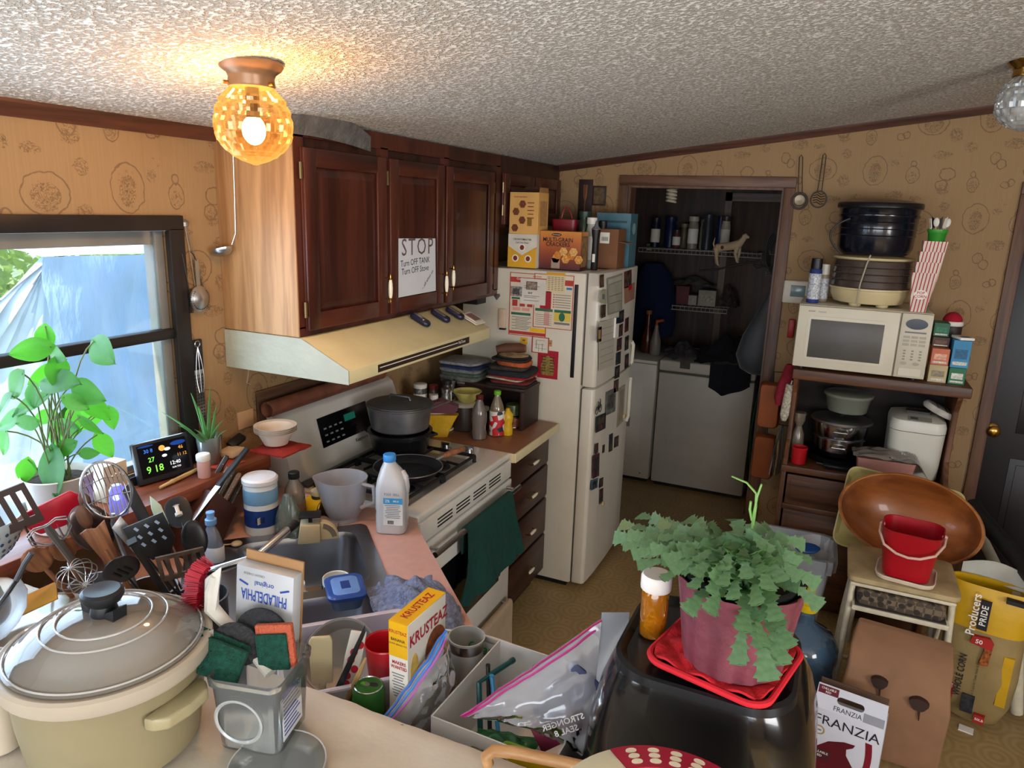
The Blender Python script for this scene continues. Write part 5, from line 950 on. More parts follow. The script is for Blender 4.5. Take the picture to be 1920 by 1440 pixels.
# ================================================================== ON TOP OF THE FRIDGE
FT = FZ+.0005
ca = carton('cracker_carton', 'white and yellow cracker carton at the bottom of the stack', 'box', (-1.452, 3.40, FT), .155, .13, .165, mat('#dcd6c6', .5)); YP = -.0653
panel(ca, 'yellow_panel', (0, YP, .0825), 0, 0, mat('#dba52c', .5), '-y', poly=[(-.0772, -.082), (.0772, -.082), (.0772, .022), (0, -.022), (-.0772, .022)])
txt(ca, 'CRUNCHMASTER', .0125, (0, YP-.001, .138), INK, bold=.01); txt(ca, 'Call Our Deer', .012, (0, YP-.001, .122), INK, bold=.005)
M_CRK = mat('#7c3322', .6, var=.5, scale=120); 
for x, z in ((0, .099), (-.035, .045), (.034, .045)): panel(ca, 'round_photo', (x, YP-.0008, z), 0, 0, PAPER, '-y', poly=ellipse(.0175, .0175)); panel(ca, 'cracker_print', (x, YP-.0016, z), 0, 0, M_CRK, '-y', poly=ellipse(.012, .013, 10))
cb = carton('cracker_carton', 'tan cracker carton with four snack photos on top of the stack', 'box', (-1.449, 3.40, FT+.1655), .155, .13, .20, mat('#d9a860', .5, var=.12, scale=6)); YP = -.0653
MB().prism([(-.0775, 0), (.0775, 0), (.06, .03), (-.05, .028)], -.0006, .0006, 'xz').build('flap', mat('#4a3022', .8), cb, loc=(0, .062, .2)); MB().prism([(-.06, 0), (.06, 0), (.055, .024), (-.055, .024)], -.0006, .0006, 'yz').build('flap', mat('#a07444', .8), cb, loc=(.0765, 0, .2))
for x, z in ((-.008, .143), (-.042, .107), (-.008, .066), (-.046, .028)): panel(cb, 'cracker_print', (x, YP-.0004, z), 0, 0, mat('#6d3a20', .6, var=.5, scale=120), '-y', poly=ellipse(.019, .020, 6))
panel(cb, 'barcode', (.032, YP-.0004, .058), .024, .038, mat('#8a6420', .6, var=.8, scale=300), '-y'); txt(cb, 'Snack Inspiration', .010, (-.02, YP-.001, .178), M_CRK, bold=.005)
for k in range(5): panel(cb, 'print_line', (.036, YP-.0004, .15-.018*k), .036-.006*(k % 2), .004, M_CRK, '-y')
panel(cb, 'side_print', (.0778, .0, .1), .09, .12, mat('#b88a58', .6, var=.2, scale=60), '+x')
def sunset():
    m, t, p = nt('sunset'); tc = nd(t, 'TexCoord'); s_ = nd(t, 'SeparateXYZ', {0: tc.outputs['Generated']}); r = nd(t, 'ValToRGB', {0: s_.outputs[2]}); e = r.color_ramp.elements; e[0].color = c4('#4a1d22'); e[1].color = c4('#d08a3a')
    for q, c in ((.35, '#8a3d24'), (.7, '#b8632c')): k = e.new(q); k.color = c4(c)
    t.links.new(r.outputs[0], p.inputs['Base Color']); p.inputs['Roughness'].default_value = .3; return m
cc = carton('cracker_carton', 'large brown cracker carton with sunset print in front', 'box', (-1.262, 3.42, FT), .215, .11, .185, sunset()); YP = -.0553
panel(cc, 'brand_oval', (-.02, YP-.0004, .168), 0, 0, mat('#4a1f1a', .5), '-y', poly=ellipse(.026, .008)); txt(cc, 'MULTI-GRAIN', .0285, (-.012, YP-.001, .143), INK, bold=.012, sx=.9); txt(cc, 'CRACKERS', .0285, (-.012, YP-.001, .121), INK, bold=.012, sx=.9); txt(cc, 'Crunchmaster', .007, (-.02, YP-.0014, .168), WHITE, bold=.01)
for i in range(7): panel(cc, 'cracker_print', (-.02+.02*i-.008*(i % 2), YP-.0004-.0006*(i % 3), .052+.018*(i % 3)), 0, 0, mat(('#d99a4a', '#c9802e', '#e0ac62')[i % 3], .6, var=.4, scale=120), '-y', poly=ellipse(.022, .022, 6))
panel(cc, 'side_print', (.1078, 0, .09), .09, .15, mat('#8a6a44', .5, var=.5, scale=40), '+x'); panel(cc, 'bag_print', (-.02, YP-.0004, .03), .045, .05, mat('#a08a78', .5, var=.3), '-y')
rb = thing('red_basket', 'dark red handled basket behind the sunset cracker carton', 'basket', (-1.32, 3.60, FT)); MB().loops([[(a, c, z) for a, c in rrect(w_, d_, .02, 4)] for w_, d_, z in ((.10, .08, 0), (.13, .10, .20), (.135, .105, .24))], cap1=False).build('basket_body', mat('#7d1a26', .35), rb); MB().tube(bez((-.03, 0, .24), (-.01, 0, .36), (.03, 0, .245), 10), .004, 8).build('handle', mat('#8d1f2c', .35), rb)
for lab, nm, x, y, r, h_, bd, ld_ in (('green glass bottle with paper label on the fridge', 'juice_bottle', -1.215, 3.58, .030, .255, mat('#24382c', .2), mat('#1d3a30', .4)), ('white capped vitamin bottle on the fridge', 'vitamin_bottle', -1.165, 3.55, .026, .225, mat('#b6c0b4', .4), WHITE), ('small dark jar behind the sunset carton', 'sauce_jar', -1.135, 3.64, .022, .21, BLACK, BLACK)):
    jar(lab, (x, y, FT), r, h_, bd, ld_, .028, name=nm, band=PAPER)
fl = thing('tall_flashlight', 'tall black flashlight with pale cap standing beside the cardboard box', 'flashlight', (-1.115, 3.47, FT)); MB().lathe([(.016, 0), (.018, .004), (.016, .15), (.022, .185), (.022, .20)], 20).build('barrel', BLACK, fl); MB().lathe([(.0235, .198), (.024, .2), (.010, .216), (.004, .24), (0, .242)], 20).build('cap', mat('#8f9094', .35, .6), fl); panel(fl, 'label', (0, -.0172, .06), .014, .04, PAPER, '-y')
bx_ = carton('cardboard_box', 'plain brown cardboard box with shipping label on the fridge', 'box', (-1.10, 3.68, FT), .12, .14, .20, mat('#7b5236', .7)); panel(bx_, 'shipping_label', (-.012, -.0705, .155), .05, .055, PAPER, '-y')
for k in range(7): panel(bx_, 'barcode', (-.026+.005*k, -.0712, .15), .0022, .02, INK, '-y')
MB().cbox((.078, 0, .135), (.05, .12, .003), (0, .15, 0)).build('flap', mat('#8a6040', .8), bx_)
cd_ = carton('blue_carton', 'glossy teal blue carton standing behind the cardboard box', 'box', (-1.125, 3.86, FT), .19, .14, .28, mat('#4b7484', .2)); panel(cd_, 'printed_ring', (.096, 0, .2), 0, 0, mat('#8aa9b0', .4), '+x', poly=ellipse(.03, .03)); panel(cd_, 'printed_band', (0, -.0705, .235), .15, .012, mat('#2c4a55', .4), '-y')
# wall plaques above
pl_ = thing('fork_plaque', 'dark plaque with carved wooden fork and spoon on the wall', 'plaque', at_y(1097, 375, YB-.008)); MB().box(-.042, 0, -.115, .042, .007, .115).build('board', mat('#2c1c16', .6), pl_, bevel=.002)
for k in (-1.5, -.5, .5, 1.5): MB().tube([(.007*k, -.003, .085), (.006*k, -.003, .03), (.002*k, -.003, .0)], .0022, 6).build('tine', M_WOODU, pl_)
MB().tube([(0, -.003, .005), (0, -.003, -.08)], .004, 6).build('fork_stem', M_WOODU, pl_); MB().sph((0, -.003, -.088), 1, (.014, .004, .02), 12, 6).build('spoon_bowl', M_WOODU, pl_)
pl2 = thing('small_plaque', 'small square dark picture on the wall beside the doorway', 'picture', at_y(1123, 367, YB-.008)); MB().box(-.042, 0, -.055, .042, .007, .055).build('frame', mat('#33211a', .6), pl2, bevel=.002); MB().box(-.032, -.001, -.045, .032, 0, .045).build('picture_face', mat('#5d4a30', .6, var=.6, scale=40), pl2)
# ================================================================== PAPERS AND MAGNETS ON THE FRIDGE
GF = 'papers and magnets on the fridge'
def sideq(px0, py0, px1, py1): a = at_y(px0, py0, FY0); c = at_y(px1, py1, FY0); return a.x, c.x, c.z, a.z
class Pap:
    def __init__(s, name, label, cat, box, m, lay=0):
        x0, x1, z0, z1 = sideq(*box); s.w, s.h = x1-x0, z1-z0; s.t = thing(name, label, cat, ((x0+x1)/2, FY0-.0004-.0012*lay, (z0+z1)/2), 0, GF); MB().box(-s.w/2, -.0009, -s.h/2, s.w/2, 0, s.h/2).build('sheet', m, s.t, smooth=False)
    def p(s, nm, u0, v0, u1, v1, m, k=1): panel(s.t, nm, ((u0+u1)/2*s.w-s.w/2, -.0009-.0003*k, s.h/2-(v0+v1)/2*s.h), (u1-u0)*s.w, (v1-v0)*s.h, m, '-y', .0003); return s
    def tx(s, st_, sz, u, v, m, **k): txt(s.t, st_, sz, (u*s.w-s.w/2, -.0022, s.h/2-v*s.h), m, **k); return s
RD = mat('#b23a34', .6, var=.08); GN = mat('#2c6b50', .6); CREAM = mat('#d9cfb6', .7, var=.05); PINK = mat('#d49a90', .7)
P1 = Pap('kitchen_chart', 'red bordered kitchen chart with pink food drawings on the fridge side', 'poster', (957, 510, 1023, 634), mat('#d8cdb6', .6, var=.06), 0)
for a in ((0, 0, 1, .01), (0, .99, 1, 1), (0, 0, .02, 1), (.98, 0, 1, 1), (.02, .07, .98, .15), (.02, .93, .98, .98)): P1.p('border_print', *a, RD)
P1.tx('ultra:best', .012, .72, .04, RD, bold=.02).tx('Cooking', .014, .3, .095, WHITE, bold=.02).tx('KITCHEN', .026, .32, .30, INK, bold=.02); P1.p('yellow_block', .03, .25, .45, .34, YEL, 0)
for i in range(3): P1.p('food_print', .08+.2*i, .43, .22+.2*i, .53, RD); P1.p('food_print', .1+.25*(i % 2), .55, .3+.25*(i % 2), .60, PINK, 1+i)
P1.p('heading_band', .06, .39, .55, .42, GN).p('heading_band', .06, .63, .58, .67, GN)
for k in range(9): P1.p('print_line', .08+.1*(k % 2), .70+.024*k, .6-.05*(k % 3), .709+.024*k, GREYINK)
P1.p('yellow_block', .58, .86, .98, .92, YEL)
P2 = Pap('cooking_chart', 'red framed cooking times chart beside the kitchen chart', 'poster', (1003, 512, 1072, 620), mat('#dbd0ba', .6, var=.06), 1)
for a in ((0, 0, 1, .012), (0, .988, 1, 1), (0, 0, .018, 1), (.982, 0, 1, 1), (.02, .09, .98, .19)): P2.p('border_print', *a, RD)
P2.p('heading_band', .05, .64, .5, .69, GN).p('heading_band', .54, .64, .96, .69, GN).p('yellow_block', .54, .69, .96, .85, mat('#d8c050', .6)).p('blue_tab', .82, .22, .96, .26, mat('#2f7fae', .6))
panel(P2.t, 'egg_print', (P2.w*.24, -.0018, -P2.h*.27), 0, 0, GN, '-y', .0003, poly=ellipse(.016, .022))
for k in range(6): P2.p('print_line', .06, .75+.037*k, .48, .758+.037*k, GREYINK); P2.p('print_row', .55, .36+.045*k, .94, .375+.045*k, mat('#8f8a84', .6)); P2.p('red_mark', .50, .36+.045*k, .53, .38+.045*k, RD)
P2.p('pink_column', .28, .69, .42, .95, PINK, 0).p('print_row', .55, .87, .94, .91, GREYINK)
P3 = Pap('note_sheet', 'white note held over the kitchen chart by photo magnets', 'note', (977, 521, 1023, 573), mat('#d8d2c8', .7), 3); P3.tx('BHF', .013, .4, .56, INK, bold=.02)
for k, v in enumerate((.28, .36, .66, .72, .84)): P3.p('print_line', .15, v, .75-.1*(k % 2), v+.02, GREYINK)
Pap('red_card', 'dark red slip sticking out behind the white note', 'card', (1014, 545, 1033, 580), mat('#a01c30', .6), 2).p('fold_line', .45, .05, .55, .95, mat('#8a1526', .6)); P4 = Pap('price_list', 'yellow headed list pinned over the cooking chart', 'note', (1026, 510, 1059, 550), mat('#d9c79c', .7), 2); P4.p('heading_band', 0, 0, 1, .13, mat('#d8a02c', .6))
for k in range(8):
    for j in range(5): P4.p('print_line', .08+.18*j, .22+.09*k, .2+.18*j, .25+.09*k, GREYINK)
P5 = Pap('line_drawing', 'red framed line drawing card below the charts', 'card', (998, 630, 1029, 664), mat('#dcd6c8', .6), 1)
for a in ((0, 0, 1, .05), (0, .95, 1, 1), (0, 0, .06, 1), (.94, 0, 1, 1)): P5.p('border_print', *a, RD)
for a in ((.3, .2, .75, .22), (.2, .45, .7, .47), (.25, .2, .28, .7), (.6, .4, .63, .85), (.2, .7, .85, .72), (.4, .5, .42, .9)): P5.p('ink_line', *a, GREYINK)
P6 = Pap('pharaoh_card', 'red card with a golden striped mask drawing on the fridge', 'card', (1009, 655, 1045, 712), mat('#a8162c', .6), 0); MG = mat('#8d7a3c', .5, var=.4, scale=80)
panel(P6.t, 'gold_print', (0, -.0014, -.01), 0, 0, MG, '-y', .0004, poly=[(-.032, -.045), (.032, -.045), (.036, .0), (.024, .045), (.0, .056), (-.024, .045), (-.036, 0)])
for k in range(6): P6.p('stripe_print', .18+.04*(k % 2), .22+.1*k, .42, .25+.1*k, mat('#4a2a1a', .6), 3); P6.p('stripe_print', .6, .22+.1*k, .84-.04*(k % 2), .25+.1*k, mat('#4a2a1a', .6), 3)
Pap('photo_magnet', 'small photo magnet of a couple holding the white note', 'magnet', (988, 527, 1008, 544), mat('#6e6258', .5, var=.6, scale=60), 5).p('photo_print', .1, .1, .9, .9, mat('#8f8070', .5, var=.7, scale=90)); Pap('yellow_magnet', 'round yellow smiling magnet under the kitchen chart', 'magnet', (976, 632, 989, 645), mat('#d8a830', .5), 1).p('face_print', .3, .3, .7, .6, mat('#8a5a1a', .5))
Pap('coin_magnet', 'grey cartoon magnet on the kitchen chart edge', 'magnet', (959, 536, 979, 556), mat('#8d8a84', .5, var=.7, scale=80), 4).p('cartoon_print', .2, .2, .8, .8, mat('#4c4a4a', .5, var=.6, scale=90)); Pap('tan_magnet', 'tan rectangular tab beside the line drawing card', 'magnet', (1027, 637, 1035, 650), mat('#b3925c', .5), 0).p('tab_line', .2, .4, .8, .6, mat('#8a6a3c', .5))
hk = thing('hook_magnet', 'beige magnetic clip stuck to the fridge side', 'magnet', at_y(943, 597, FY0-.001), 0, GF); MB().box(-.019, -.012, -.05, .019, 0, .05).build('clip_body', mat('#d2bba4', .4), hk, bevel=.004); MB().box(-.012, -.018, -.056, .022, -.001, -.047).build('clip_foot', BLACK, hk, bevel=.002)
hm = MB().prism([(0, -.018), (.018, .004), (.014, .016), (.004, .014), (0, .008), (-.004, .014), (-.014, .016), (-.018, .004)], -.004, 0, 'xz').build('heart_magnet', mat('#57544f', .5), None, loc=at_y(932, 556, FY0-.0005), bevel=.001); tag(hm, 'grey heart magnet near the cabinet on the fridge side', 'magnet', GF)
st_ = MB().box(-.011, -.004, 0, .008, 0, .46).build('black_strip', BLACK, None, loc=at_y(1073, 708, FY0-.0005), bevel=.001); tag(st_, 'long black magnetic strip along the fridge side edge', 'strip', GF)
FXm = FX+.0105
def frontp(name, label, cat, pts, m, extra=None, th=.0012):
    q = [at_x(*a, FXm) for a in pts]; c = sum(q, Vector())/4; t = thing(name, label, cat, c, 0, GF); q = [a-c for a in q]; MB().loops([q, [a+Vector((th, 0, 0)) for a in q]]).build('sheet', m, t, smooth=False)
    def sub(u0, v0, u1, v1): return [q[0].lerp(q[1], u).lerp(q[3].lerp(q[2], u), v)+Vector((th, 0, 0)) for u, v in ((u0, v0), (u1, v0), (u1, v1), (u0, v1))]
    for a, mm in extra or (): s_ = sub(*a); MB().loops([s_, [k+Vector((.0006, 0, 0)) for k in s_]]).build('print', mm, t, smooth=False)
PH = [mat('#2c2f33', .4, var=.9, scale=40), mat('#4d4438', .4, var=.9, scale=50), mat('#5d3238', .4, var=.8, scale=45), mat('#30393c', .4, var=.9, scale=60)]
frontp('calendar_sheet', 'green bordered calendar hung on the freezer door', 'calendar', ((1139, 522), (1167, 512), (1166, 583), (1140, 591)), mat('#8f9384', .6), [((.06, .05, .94, .16), mat('#b9b7a8', .6)), ((.08, .2, .92, .95), mat('#a5a496', .6)), ((.08, .5, .92, .51), GREYINK), ((.08, .7, .92, .71), GREYINK)])
frontp('photo_print', 'tall photo of people at the freezer door edge', 'photo', ((1170, 510), (1184, 505), (1184, 537), (1170, 541)), PH[2], [((.2, .2, .8, .8), PH[1])]); frontp('ribbon_card', 'pinkish card with bow below the people photo', 'card', ((1170, 540), (1190, 530), (1189, 560), (1171, 570)), mat('#9a705c', .6), [((.4, .0, .7, .3), REDINK)])
frontp('oval_magnet', 'dark oval picture magnet at the freezer door corner', 'magnet', ((1124, 516), (1132, 514), (1132, 538), (1124, 540)), PH[1], [((.2, .2, .8, .8), mat('#6b4a3a', .5))]); frontp('money_note', 'pale triangular note under the oval magnet', 'note', ((1126, 545), (1137, 543), (1137, 570), (1123, 567)), mat('#a8a890', .6), [((.3, .3, .7, .7), GREYINK)]); frontp('brown_magnet', 'brown figure magnet below the pale note', 'magnet', ((1127, 573), (1136, 571), (1135, 594), (1127, 597)), PH[1], [((.3, .2, .7, .8), mat('#4a3424', .6))])
frontp('whiteboard', 'white dry-erase sheet with faint ruled lines on the freezer door', 'whiteboard', ((1124, 604), (1152, 596), (1150, 684), (1123, 696)), mat('#c3bdb0', .4, var=.02), [((.05, .15+.14*k, .95, .157+.14*k), GREYINK) for k in range(6)]); frontp('framed_magnet', 'small brown framed picture magnet on the whiteboard edge', 'magnet', ((1120, 614), (1128, 612), (1127, 640), (1119, 642)), PH[1], [((.25, .2, .8, .8), mat('#a58a5c', .5))])
frontp('marker_pen', 'white marker pen clipped upright on the freezer door', 'pen', ((1152, 596), (1158, 594), (1156, 632), (1150, 633)), WHITE, [((.0, .0, 1, .3), mat('#1f2b4a', .4))], .01)
for k in range(6): y0 = 584+26*k; frontp('photo_strip', ('top', 'second', 'third', 'fourth', 'fifth', 'lowest')[k]+' dark snapshot in the photo column on the freezer door', 'photo', ((1161-2*k, y0), (1170-2*k, y0-4), (1169-2*k, y0+19), (1160-2*k, y0+23)), PH[k % 4], [((.2, .2, .7, .7), PH[(k+1) % 4])])
for k in range(3): y0 = 598+34*k; frontp('photo_strip', ('upper', 'middle', 'lower')[k]+' dark snapshot nearest the freezer handle', 'photo', ((1172, y0), (1179, y0-4), (1178, y0+22), (1171, y0+26)), PH[(k+2) % 4], [((.2, .3, .8, .7), PH[k])])
frontp('bear_photo', 'framed grey animal photo on the fridge door', 'photo', ((1136, 735), (1155, 726), (1153, 771), (1134, 780)), mat('#6d716f', .4, var=.7, scale=40), [((.2, .2, .8, .8), mat('#4c4a48', .4, var=.9, scale=50))]); frontp('paper_strip', 'tall pale paper strip under the fridge handle', 'paper', ((1160, 728), (1172, 720), (1168, 790), (1156, 802)), mat('#a39a88', .6), [((.2, .1, .8, .9), mat('#93897a', .6))])
bk = thing('bicycle_magnet', 'black bicycle silhouette magnet on the fridge door', 'magnet', at_x(1122, 762, FXm), 0, GF)
for y in (-.026, .030): MB().tube([(.002, y+.019*math.cos(2*PI*k/16), -.016+.019*math.sin(2*PI*k/16)) for k in range(16)], .002, 5, close=True).build('wheel', INK, bk)
MB().tube([(.002, -.026, -.016), (.002, -.006, .016), (.002, .024, .020), (.002, .002, -.016), (.002, -.006, .016), (.002, -.01, .028)], .002, 5).build('frame', INK, bk); MB().tube([(.002, .03, -.016), (.002, .024, .030), (.002, .016, .036)], .002, 5).build('fork', INK, bk)
for k, (x0, y0, x1, y1, s_) in enumerate(((1118, 782, 1136, 812, 'forest'), (1116, 833, 1122, 852, 'pattern'), (1112, 855, 1124, 898, 'red sports'), (1109, 902, 1121, 920, 'blue sky'), (1124, 898, 1131, 915, 'crowd'), (1124, 918, 1131, 946, 'night street'), (1130, 835, 1134, 850, 'tan token'), (1142, 815, 1149, 848, 'maroon dress'), (1152, 820, 1160, 840, 'purple stage'))):
    frontp('snapshot', s_+' snapshot stuck on the lower fridge door', 'photo', ((x0, y0), (x1, y0-(x1-x0)*.5), (x1-1, y1-(x1-x0)*.5), (x0-1, y1)), PH[k % 4] if k != 3 else mat('#4a6a88', .4, var=.5, scale=40), [((.15, .15, .85, .55), PH[(k+1) % 4]), ((.25, .6, .75, .9), PH[(k+2) % 4])])
for k, (x0, y0, lab) in enumerate(((1129, 944, 'round cream knob magnet low on the fridge door'), (1169, 780, 'round cream knob magnet under the fridge handle'))):
    t = thing('knob_magnet', lab, 'magnet', at_x(x0, y0, FXm), 0, GF, rot=(0, rad(90), 0)); MB().lathe([(.012, 0), (.014, .002), (.014, .010), (0, .012)], 16).build('knob_body', mat('#cbb98c', .5), t); MB().lathe([(.004, .011), (.005, .013), (0, .014)], 10).build('knob_centre', mat('#a8935c', .5), t)
# ================================================================== LAUNDRY ROOM BEYOND THE DOORWAY
M_APP = mat('#c9c5bb', .4, var=.04); LF = 5.0
dr = thing('clothes_dryer', 'white clothes dryer at the fridge side of the laundry room', 'dryer', (-1.86, LF, 0)); MB().box(0, 0, .03, .765, .66, .90).build('body', M_APP, dr, bevel=.008); MB().box(.02, .03, 0, .745, .63, .03).build('plinth', BLACK, dr); MB().box(0, 0, .902, .765, .66, .925).build('top', M_APP, dr, bevel=.006)
MB().loops([[(.38+a, y, .47+c) for a, c in rrect(w_, h_, .07, 6)] for w_, h_, y in ((.60, .56, .001), (.60, .56, -.004), (.585, .545, -.010))]).build('door', M_APP, dr); MB().box(.58, -.016, .42, .60, -.009, .54).build('door_pull', mat('#8a877e', .5), dr); MB().cyl((.70, 0, .07), (.70, -.002, .07), .006).build('badge', mat('#8a6a4a', .5), dr)
fz = thing('chest_freezer', 'white chest freezer filling the laundry doorway', 'freezer', (-1.075, LF-.01, 0)); MB().box(0, 0, .03, .655, .62, .855).build('body', M_APP, fz, bevel=.012); MB().box(.02, .03, 0, .635, .6, .03).build('plinth', BLACK, fz); MB().box(-.002, -.006, .868, .657, .62, .945).build('lid', M_APP, fz, bevel=.014, seg=3); MB().box(.004, .003, .855, .651, .61, .868).build('seal', mat('#55534e', .6), fz); MB().cyl((.36, -.004, .845), (.36, -.012, .845), .007).build('lock', CHROME, fz)
cloth_heap('navy_clothes', 'dark navy clothes heaped over the freezer lid edge', 'clothes', mat('#12141d', .95, bump=.5, bscale=40), (-.62, LF+.17, .947), .22, .17, .20, 6, 0, .006)
def hang(u, v): return (-.72+.26*u+.02*math.sin(u*9), LF-.022-.012*math.sin(u*8)-.02*abs(noise.noise(Vector((u*4, v*3, 1)))), .965-(.17+.05*math.sin(u*4))*v)
o = MB().sheet(hang, 24, 10, .006).build('hanging_trousers', mat('#151821', .95, bump=.5, bscale=60)); tag(o, 'dark trouser leg hanging down the freezer front', 'clothes')
cloth_heap('grey_shirt', 'grey striped shirt crumpled on the freezer lid', 'clothes', mat('#3f3d3e', .95, var=.4, scale=30), (-.95, LF+.18, .947), .13, .13, .14, 9, .4, .005)
o = MB().box(-.93, LF-.02, .90, -.86, LF-.017, .96).build('grey_washcloth', mat('#55524e', .95), None); tag(o, 'small grey cloth hanging over the freezer lid edge', 'cloth')
M_WIRE = mat('#9a968c', .5, .3)
def wire_shelf(label, x0, x1, z):
    t = thing('wire_shelf', label, 'shelf', (x0, 5.5, z), 0, 'wire shelves in the laundry room')
    for k in range(3): MB().tube([(0, .01+.16*k, 0), (x1-x0, .01+.16*k, 0)], .004, 6).build('rail', M_WIRE, t)
    MB().tube([(0, .004, -.028), (x1-x0, .004, -.028)], .004, 6).build('front_lip', M_WIRE, t)
    n = int((x1-x0)/.03)
    for k in range(n+1): x = (x1-x0)*k/n; MB().tube([(x, .345, .003), (x, .004, .003), (x, .003, -.028)], .0018, 4).build('cross_wire', M_WIRE, t)
    for x in (.0, x1-x0): MB().box(x-.02, .33, -.03, x+.02, .348, .02).build('bracket', mat('#b8b3a6', .5), t)
wire_shelf('upper white wire shelf holding cleaning bottles', -1.42, -.52, 1.69); wire_shelf('lower white wire shelf holding small boxes', -1.22, -.72, 1.27)
ZU, ZB = 1.697, 1.277; GB = 'cleaning bottles on the laundry shelf'
for i, (px_, r, h_, col, cap, lab, bn) in enumerate(((1228, .035, .24, '#101a36', '#1a2030', 'dark blue detergent bottle at the near end of the shelf', True), (1252, .045, .25, '#0f2350', '#15244c', 'broad blue jug beside the detergent bottle', False), (1268, .03, .15, '#57323a', '#3a2a2a', 'pink labelled short bottle on the shelf', True), (1278, .026, .20, '#5d5242', '#77705c', 'beige topped tin behind the pink bottle', False), (1298, .038, .26, '#8d8578', '#b4ada0', 'white pump bottle in the middle of the shelf', True), (1314, .026, .24, '#8a8370', '#6a6458', 'bent cream spray bottle on the shelf', False), (1325, .04, .28, '#2b3038', '#2b3038', 'dark grey jug behind the spray bottle', False), (1345, .024, .27, '#1a2c5c', '#14203c', 'slim blue bottle near the dotted bottle', False), (1358, .034, .27, '#b3aa98', '#3a3530', 'pale bottle with dark dotted label at the far end', True))):
    p = at_y(px_, 465, 5.62); jar(lab, (p.x, 5.60+.07*(i % 2), ZU), r, h_*.8, mat(col, .4), mat(cap, .4), h_*.12, GB, PAPER if bn else None, 'cleaning_bottle')
for px_, w_, h_, col, lab in ((1279, .10, .14, '#5e1f26', 'dark red carton on the lower laundry shelf'), (1298, .065, .075, '#9a948a', 'small white carton beside the dark red one'), (1325, .13, .12, '#97917f', 'pale double carton on the lower shelf')):
    p = at_y(px_, 575, 5.6); c = carton('laundry_carton', lab, 'box', (p.x, 5.62, ZB), w_, .10, h_, mat(col, .6)); panel(c, 'printed_panel', (0, -.0505, h_*.5), w_*.7, h_*.4, mat(col, .5, var=.5, scale=60), '-y')
cloth_heap('folded_rags', 'grey rags piled on top of the lower shelf cartons', 'rags', mat('#4a443c', .95), (-1.0, 5.66, ZB+.142), .15, .08, .08, 12, 0, .004); cloth_heap('shelf_cloth', 'dark patterned cloth bundle at the end of the lower shelf', 'cloth', mat('#3d3430', .95, var=.6, scale=30), (-.73, 5.64, ZB+.002), .07, .08, .20, 14, 0, .004)
# toy dog hanging from cords in the doorway
dg = thing('toy_dog', 'small cream toy dog figure hanging in the laundry doorway', 'figurine', at_y(1364, 505, 4.9)); s_ = .0034
def dpt(px_, py_, y=0): return Vector(((px_-1364)*s_, y, (505-py_)*s_))
b = MB(); b.tube([dpt(1336, 470), dpt(1342, 466), dpt(1352, 463), dpt(1366, 461), dpt(1378, 458), dpt(1385, 452)], [.016, .030, .026, .027, .030, .020], 12); b.tube([dpt(1380, 458), dpt(1386, 449), dpt(1390, 443)], [.024, .020, .017], 10); b.tube([dpt(1386, 443), dpt(1391, 441), dpt(1396, 443), dpt(1398, 443)], [.014, .018, .010, .007], 10)
for px0, py0, px1, py1, px2, py2, y in ((1340, 468, 1342, 482, 1346, 497, -.02), (1342, 468, 1339, 484, 1341, 495, .02), (1378, 462, 1376, 475, 1381, 489, -.02), (1380, 462, 1382, 474, 1380, 486, .02)):
    b.tube([dpt(px0, py0, y*.6), dpt(px1, py1, y), dpt(px2, py2, y), dpt(px2+3, py2+1, y)], [.018, .010, .007, .007], 8)
b.build('dog_body', mat('#b8a284', .8, var=.15), dg); MB().tube([dpt(1337, 468), dpt(1333, 458), dpt(1335, 447)], [.006, .004, .002], 6).build('tail', mat('#c2ad90', .8), dg); MB().sph(dpt(1388, 446, -.012), 1, (.007, .005, .016), 8, 6).build('ear', mat('#9a8468', .8), dg); MB().sph(dpt(1398, 442.5), .005).build('nose', BLACK, dg); MB().sph(dpt(1351, 464, -.024), 1, (.012, .006, .012), 8, 6).build('spot', mat('#4a3424', .8), dg)
M_CORD = mat('#14110f', .6)
o = MB().tube([at_y(*q, 4.92) for q in ((1310, 508), (1345, 505), (1375, 498), (1405, 492), (1425, 490), (1430, 500), (1420, 503), (1412, 496), (1440, 500), (1475, 503), (1512, 506))], .006, 6).build('looped_cord', M_CORD); tag(o, 'black looped cord stretched under the toy dog', 'cord')
t = thing('cord_coil', 'coiled black cords hanging at the doorway edge', 'cord', at_y(1446, 470, 4.6))
for k in range(5): MB().tube([(.03*math.cos(a)+.006*k, .01*k, .10*math.sin(a)-.01*k) for a in [2*PI*j/18 for j in range(18)]], .005, 6, close=True).build('loop', M_CORD, t)
for nm, y, z, lab in (('wall_hook', 4.5, 1.62, 'dark hook on the laundry side wall holding the plastic bag'), ('wall_hook', 4.6, 1.74, 'dark hook on the laundry side wall holding the cord coil')):
    o = MB().tube([(-.201, y, z), (-.30, y, z-.004), (-.385, y, z-.006), (-.39, y, z+.02)], .005, 6).build(nm, DARKMETAL); tag(o, lab, 'hook', 'laundry wall hooks')
# ceiling bulb
bf = thing('bulb_fixture', 'bare spiral bulb on the laundry ceiling', 'lamp', (-1.07, 4.9, 2.30)); MB().lathe([(.0, 0), (.055, 0), (.058, -.01), (.05, -.035), (.03, -.05), (0, -.05)], 24).build('base', mat('#6b5a44', .5), bf); MB().lathe([(.02, -.05), (.02, -.11), (.028, -.115), (.030, -.16), (.026, -.165), (0, -.165)], 20).build('ballast', mat('#c9bea6', .5), bf)
for k in range(4): MB().tube([(.030*math.cos(a), .030*math.sin(a), -.185-.022*k-.0035*a) for a in [2*PI*j/16 for j in range(17)]], .008, 6).build('spiral_turn', mat('#cfc4ae', .4), bf)
